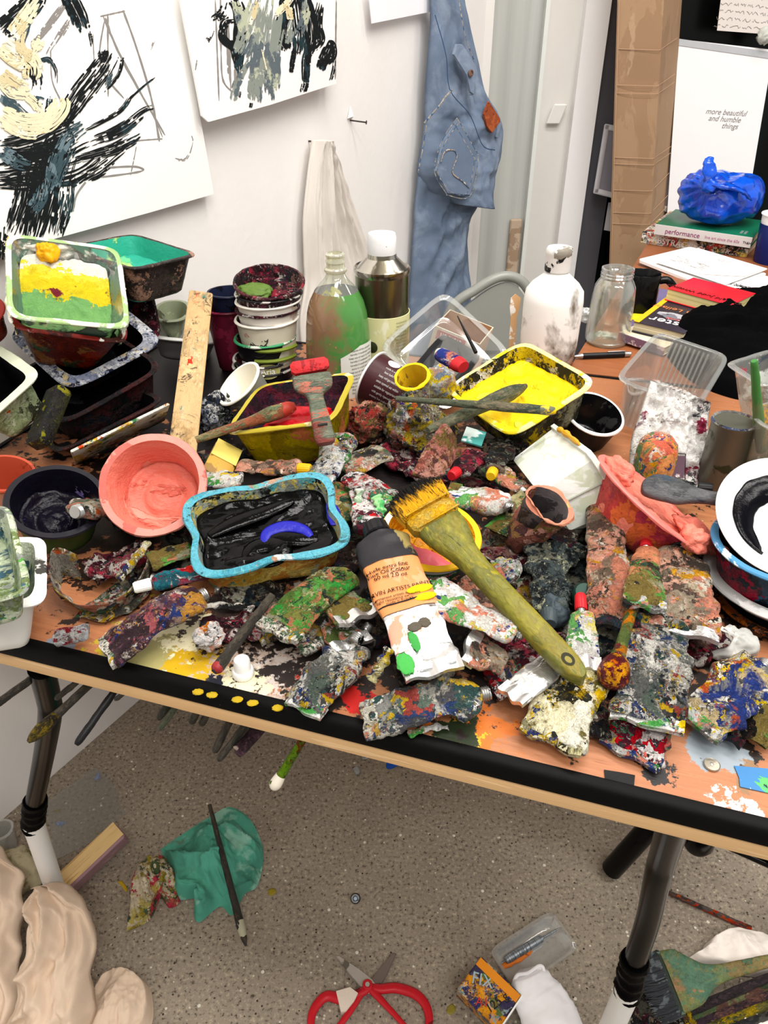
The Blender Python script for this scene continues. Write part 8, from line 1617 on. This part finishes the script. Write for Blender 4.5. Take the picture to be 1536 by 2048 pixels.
for a, b in (((1120, 2030, .03), (1152, 2052, .02)), ((1100, 2060, .025), (1140, 2095, .015)), ((1128, 2012, .03), (1148, 2030, .02))):
    o = build('finger', *pipe(smoothline([P[26], iv2 @ at(*a), iv2 @ at(*b)], 16), [.014, .0135, .013, .013, .0125, .012, .012, .012, .0115, .011, .011, .0105, .010, .0095, .008, .004], 16), glv, parent=t_, sharp=None); crumple(o, .003, 40, 2); rest(o, .0012)
# tripod
tp = M('black_tripod_tube', '#060607', .15, bst=.05, Specular_IOR_Level=.14, var=.1)
hub = at(1402, 1668, .33); m = Matrix.Translation(Vector((hub.x, hub.y, 0))); iv2 = m.inverted()
t_ = thing('tripod', 'black tripod base standing on the floor behind the table leg', 'tripod', m)
def tq(px, py, z): return iv2 @ at(px, py, z)
h0 = tq(1402, 1668, .16); build('centre_post', *pipe([h0 - Vector((0, 0, .03)), h0 + Vector((0, 0, .46))], .016, 18), tp, parent=t_); build('collar', *lathe([(.02, h0.z - .03), (.024, h0.z - .02), (.024, h0.z + .02), (.02, h0.z + .03)], 24), tp, parent=t_).location = (h0.x, h0.y, 0)
e1 = tq(1224, 1738, .018); e2 = tq(1604, 1880, .018); e3 = Vector((h0.x + .08, h0.y + .34, .02)); topz = h0 + Vector((0, 0, .22))
for e in (e1, e2, e3):
    build('leg', *pipe([topz.lerp(e, .05), topz.lerp(e, .5) + Vector((0, 0, .015)), e], [.017, .017, .0175], 18), tp, parent=t_); build('brace', *pipe([h0, topz.lerp(e, .62)], .006, 10), tp, parent=t_)
o = build('white_splash', *ball(.009, 2), WHITE, parent=t_); o.location = topz.lerp(e2, .72) + Vector((-.004, -.016, .004)); o.scale = (.8, .3, 1.6); crumple(o, .003, 90, 3)
# brushes wrapped on painty paper at the corner
pap = M('paint_wiped_paper', '#e6ddd4', .8, bs=60, bd=.002, blobs=[('#c87a60', 9, .14), ('#d8b0a0', 8, .2), ('#b84a30', 16, .02), ('#8a8a50', 12, .03)], soft=.03)
heap('paper_towel', 'white paper towel with rusty wipe marks behind the brush bundle', 'paper towel', [(1372, 1920), (1400, 1905), (1416, 1885), (1470, 1868), (1540, 1878), (1640, 1900), (1640, 1960), (1500, 1955), (1400, 1935)], [(1480, 1915, .03, .08)], pap, .012, 12, 3, nr=26, nb=90)
heap('paper_towel', 'paint-wiped white paper lying under the fan of brush handles', 'paper towel', [(1380, 2050), (1450, 2000), (1540, 1975), (1640, 1990), (1640, 2120), (1400, 2120)], [(1500, 2040, .012, .1)], pap, .008, 12, 7, nr=26, nb=90)
crumple_at('foil_wad', 'dark paint-caked wad under the broad brush at the bundle', 'foil', fl(1300, 2040, .02), .05, .035, .02, MATS['dark'][1], .012, 26, 8)
t_, m, L, k = flatbrush('flat_brush', 'broad flat brush with green-brown handle lying on the bundle at the white table foot', 'brush', (1560, 1916, .05 - T), (1345, 1975, .05 - T), [(0, 10, 10), (.3, 14, 12), (.55, 18, 14), (.68, 26, 22), (.80, 48, 38), (.88, 62, 42), (1, 64, 46)], .014, mess('green_brown_handle', ['#6a6a3c', '#7a6a44', '#5a6a40', '#8a6a4a', '#4a6a54', '#766a40', '#647048'], 11, .45, bd=.001), up_=Vector((0, -.3, 1)))
build('ferrule', *box(10 * k, 118 * k, .018, .004, at_=(L + 5 * k, -8 * k, 0)), M('dark_ferrule', '#3a443c', .4, .5, blobs=[('#8a9a30', 26, .06)]), parent=t_)
V, F = [], []; r_ = random.Random(6)
for i in range(420):
    y0 = r_.uniform(-64, 48) * k; z0 = r_.uniform(-.008, .008); ln = r_.uniform(40, 52) * k; pv_, pf = pipe([(L + 8 * k, y0, z0), (L + 8 * k + ln * .5, y0 * 1.02 + .002, z0), (L + 8 * k + ln, y0 * 1.03 + r_.uniform(-.002, .004), z0 * .7 - .004)], [.0013, .0012, .0004], 4); F += [tuple(q + len(V) for q in f) for f in pf]; V += pv_
build('bristles', V, F, M('grey_black_bristle', '#34363a', .6, var=.3, blobs=[('#5a6064', 60, .3)]), parent=t_)
G_FB = 'brush handles fanned on the paper at the table foot'
for i, (a, b, r_, lab_) in enumerate([((1570, 1940, .03), (1345, 2038, .022), 9, 'dark handle nearest to the broad flat brush in the fan'), ((1570, 1958, .02), (1350, 2050, .016), 9, 'green-flecked handle second in the fan'), ((1570, 1975, .016), (1360, 2062, .014), 10, 'thick dark maroon handle in the middle of the fan'), ((1570, 1996, .016), (1380, 2072, .014), 9, 'olive handle with yellow flecks fourth in the fan'), ((1570, 2018, .016), (1400, 2082, .014), 8, 'slim black handle at the far side of the fan from the broad flat brush')]):
    frod('brush', lab_, a, b, [(0, r_ * .7), (.4, r_), (.85, r_), (1, r_ * .9)], mess('fan_handle_%s' % 'abcde'[i], [['#3a3034', '#2c2628', '#4a3c40', '#342c30'], ['#4a5a3a', '#3a4430', '#6a6a4a', '#5a4038'], ['#3c2c34', '#46343c', '#32282e', '#6a4a40'], ['#5a5a30', '#6a6434', '#3e4028', '#a89028'], ['#2a2a2c', '#343438', '#222224', '#4a4844']][i], 22, .45, stretch=(.5, 1, 1)), G_FB, [('crusted_end', [(.86, r_ * 1.05), (.93, r_ * 1.3), (1, r_ * .8)], mess('yellow_crust_%s' % 'abcde'[i], ['#b89a1c', '#2a2620', '#d8b424', '#3a3428', '#6a4a38'], 40, .45), 1)])
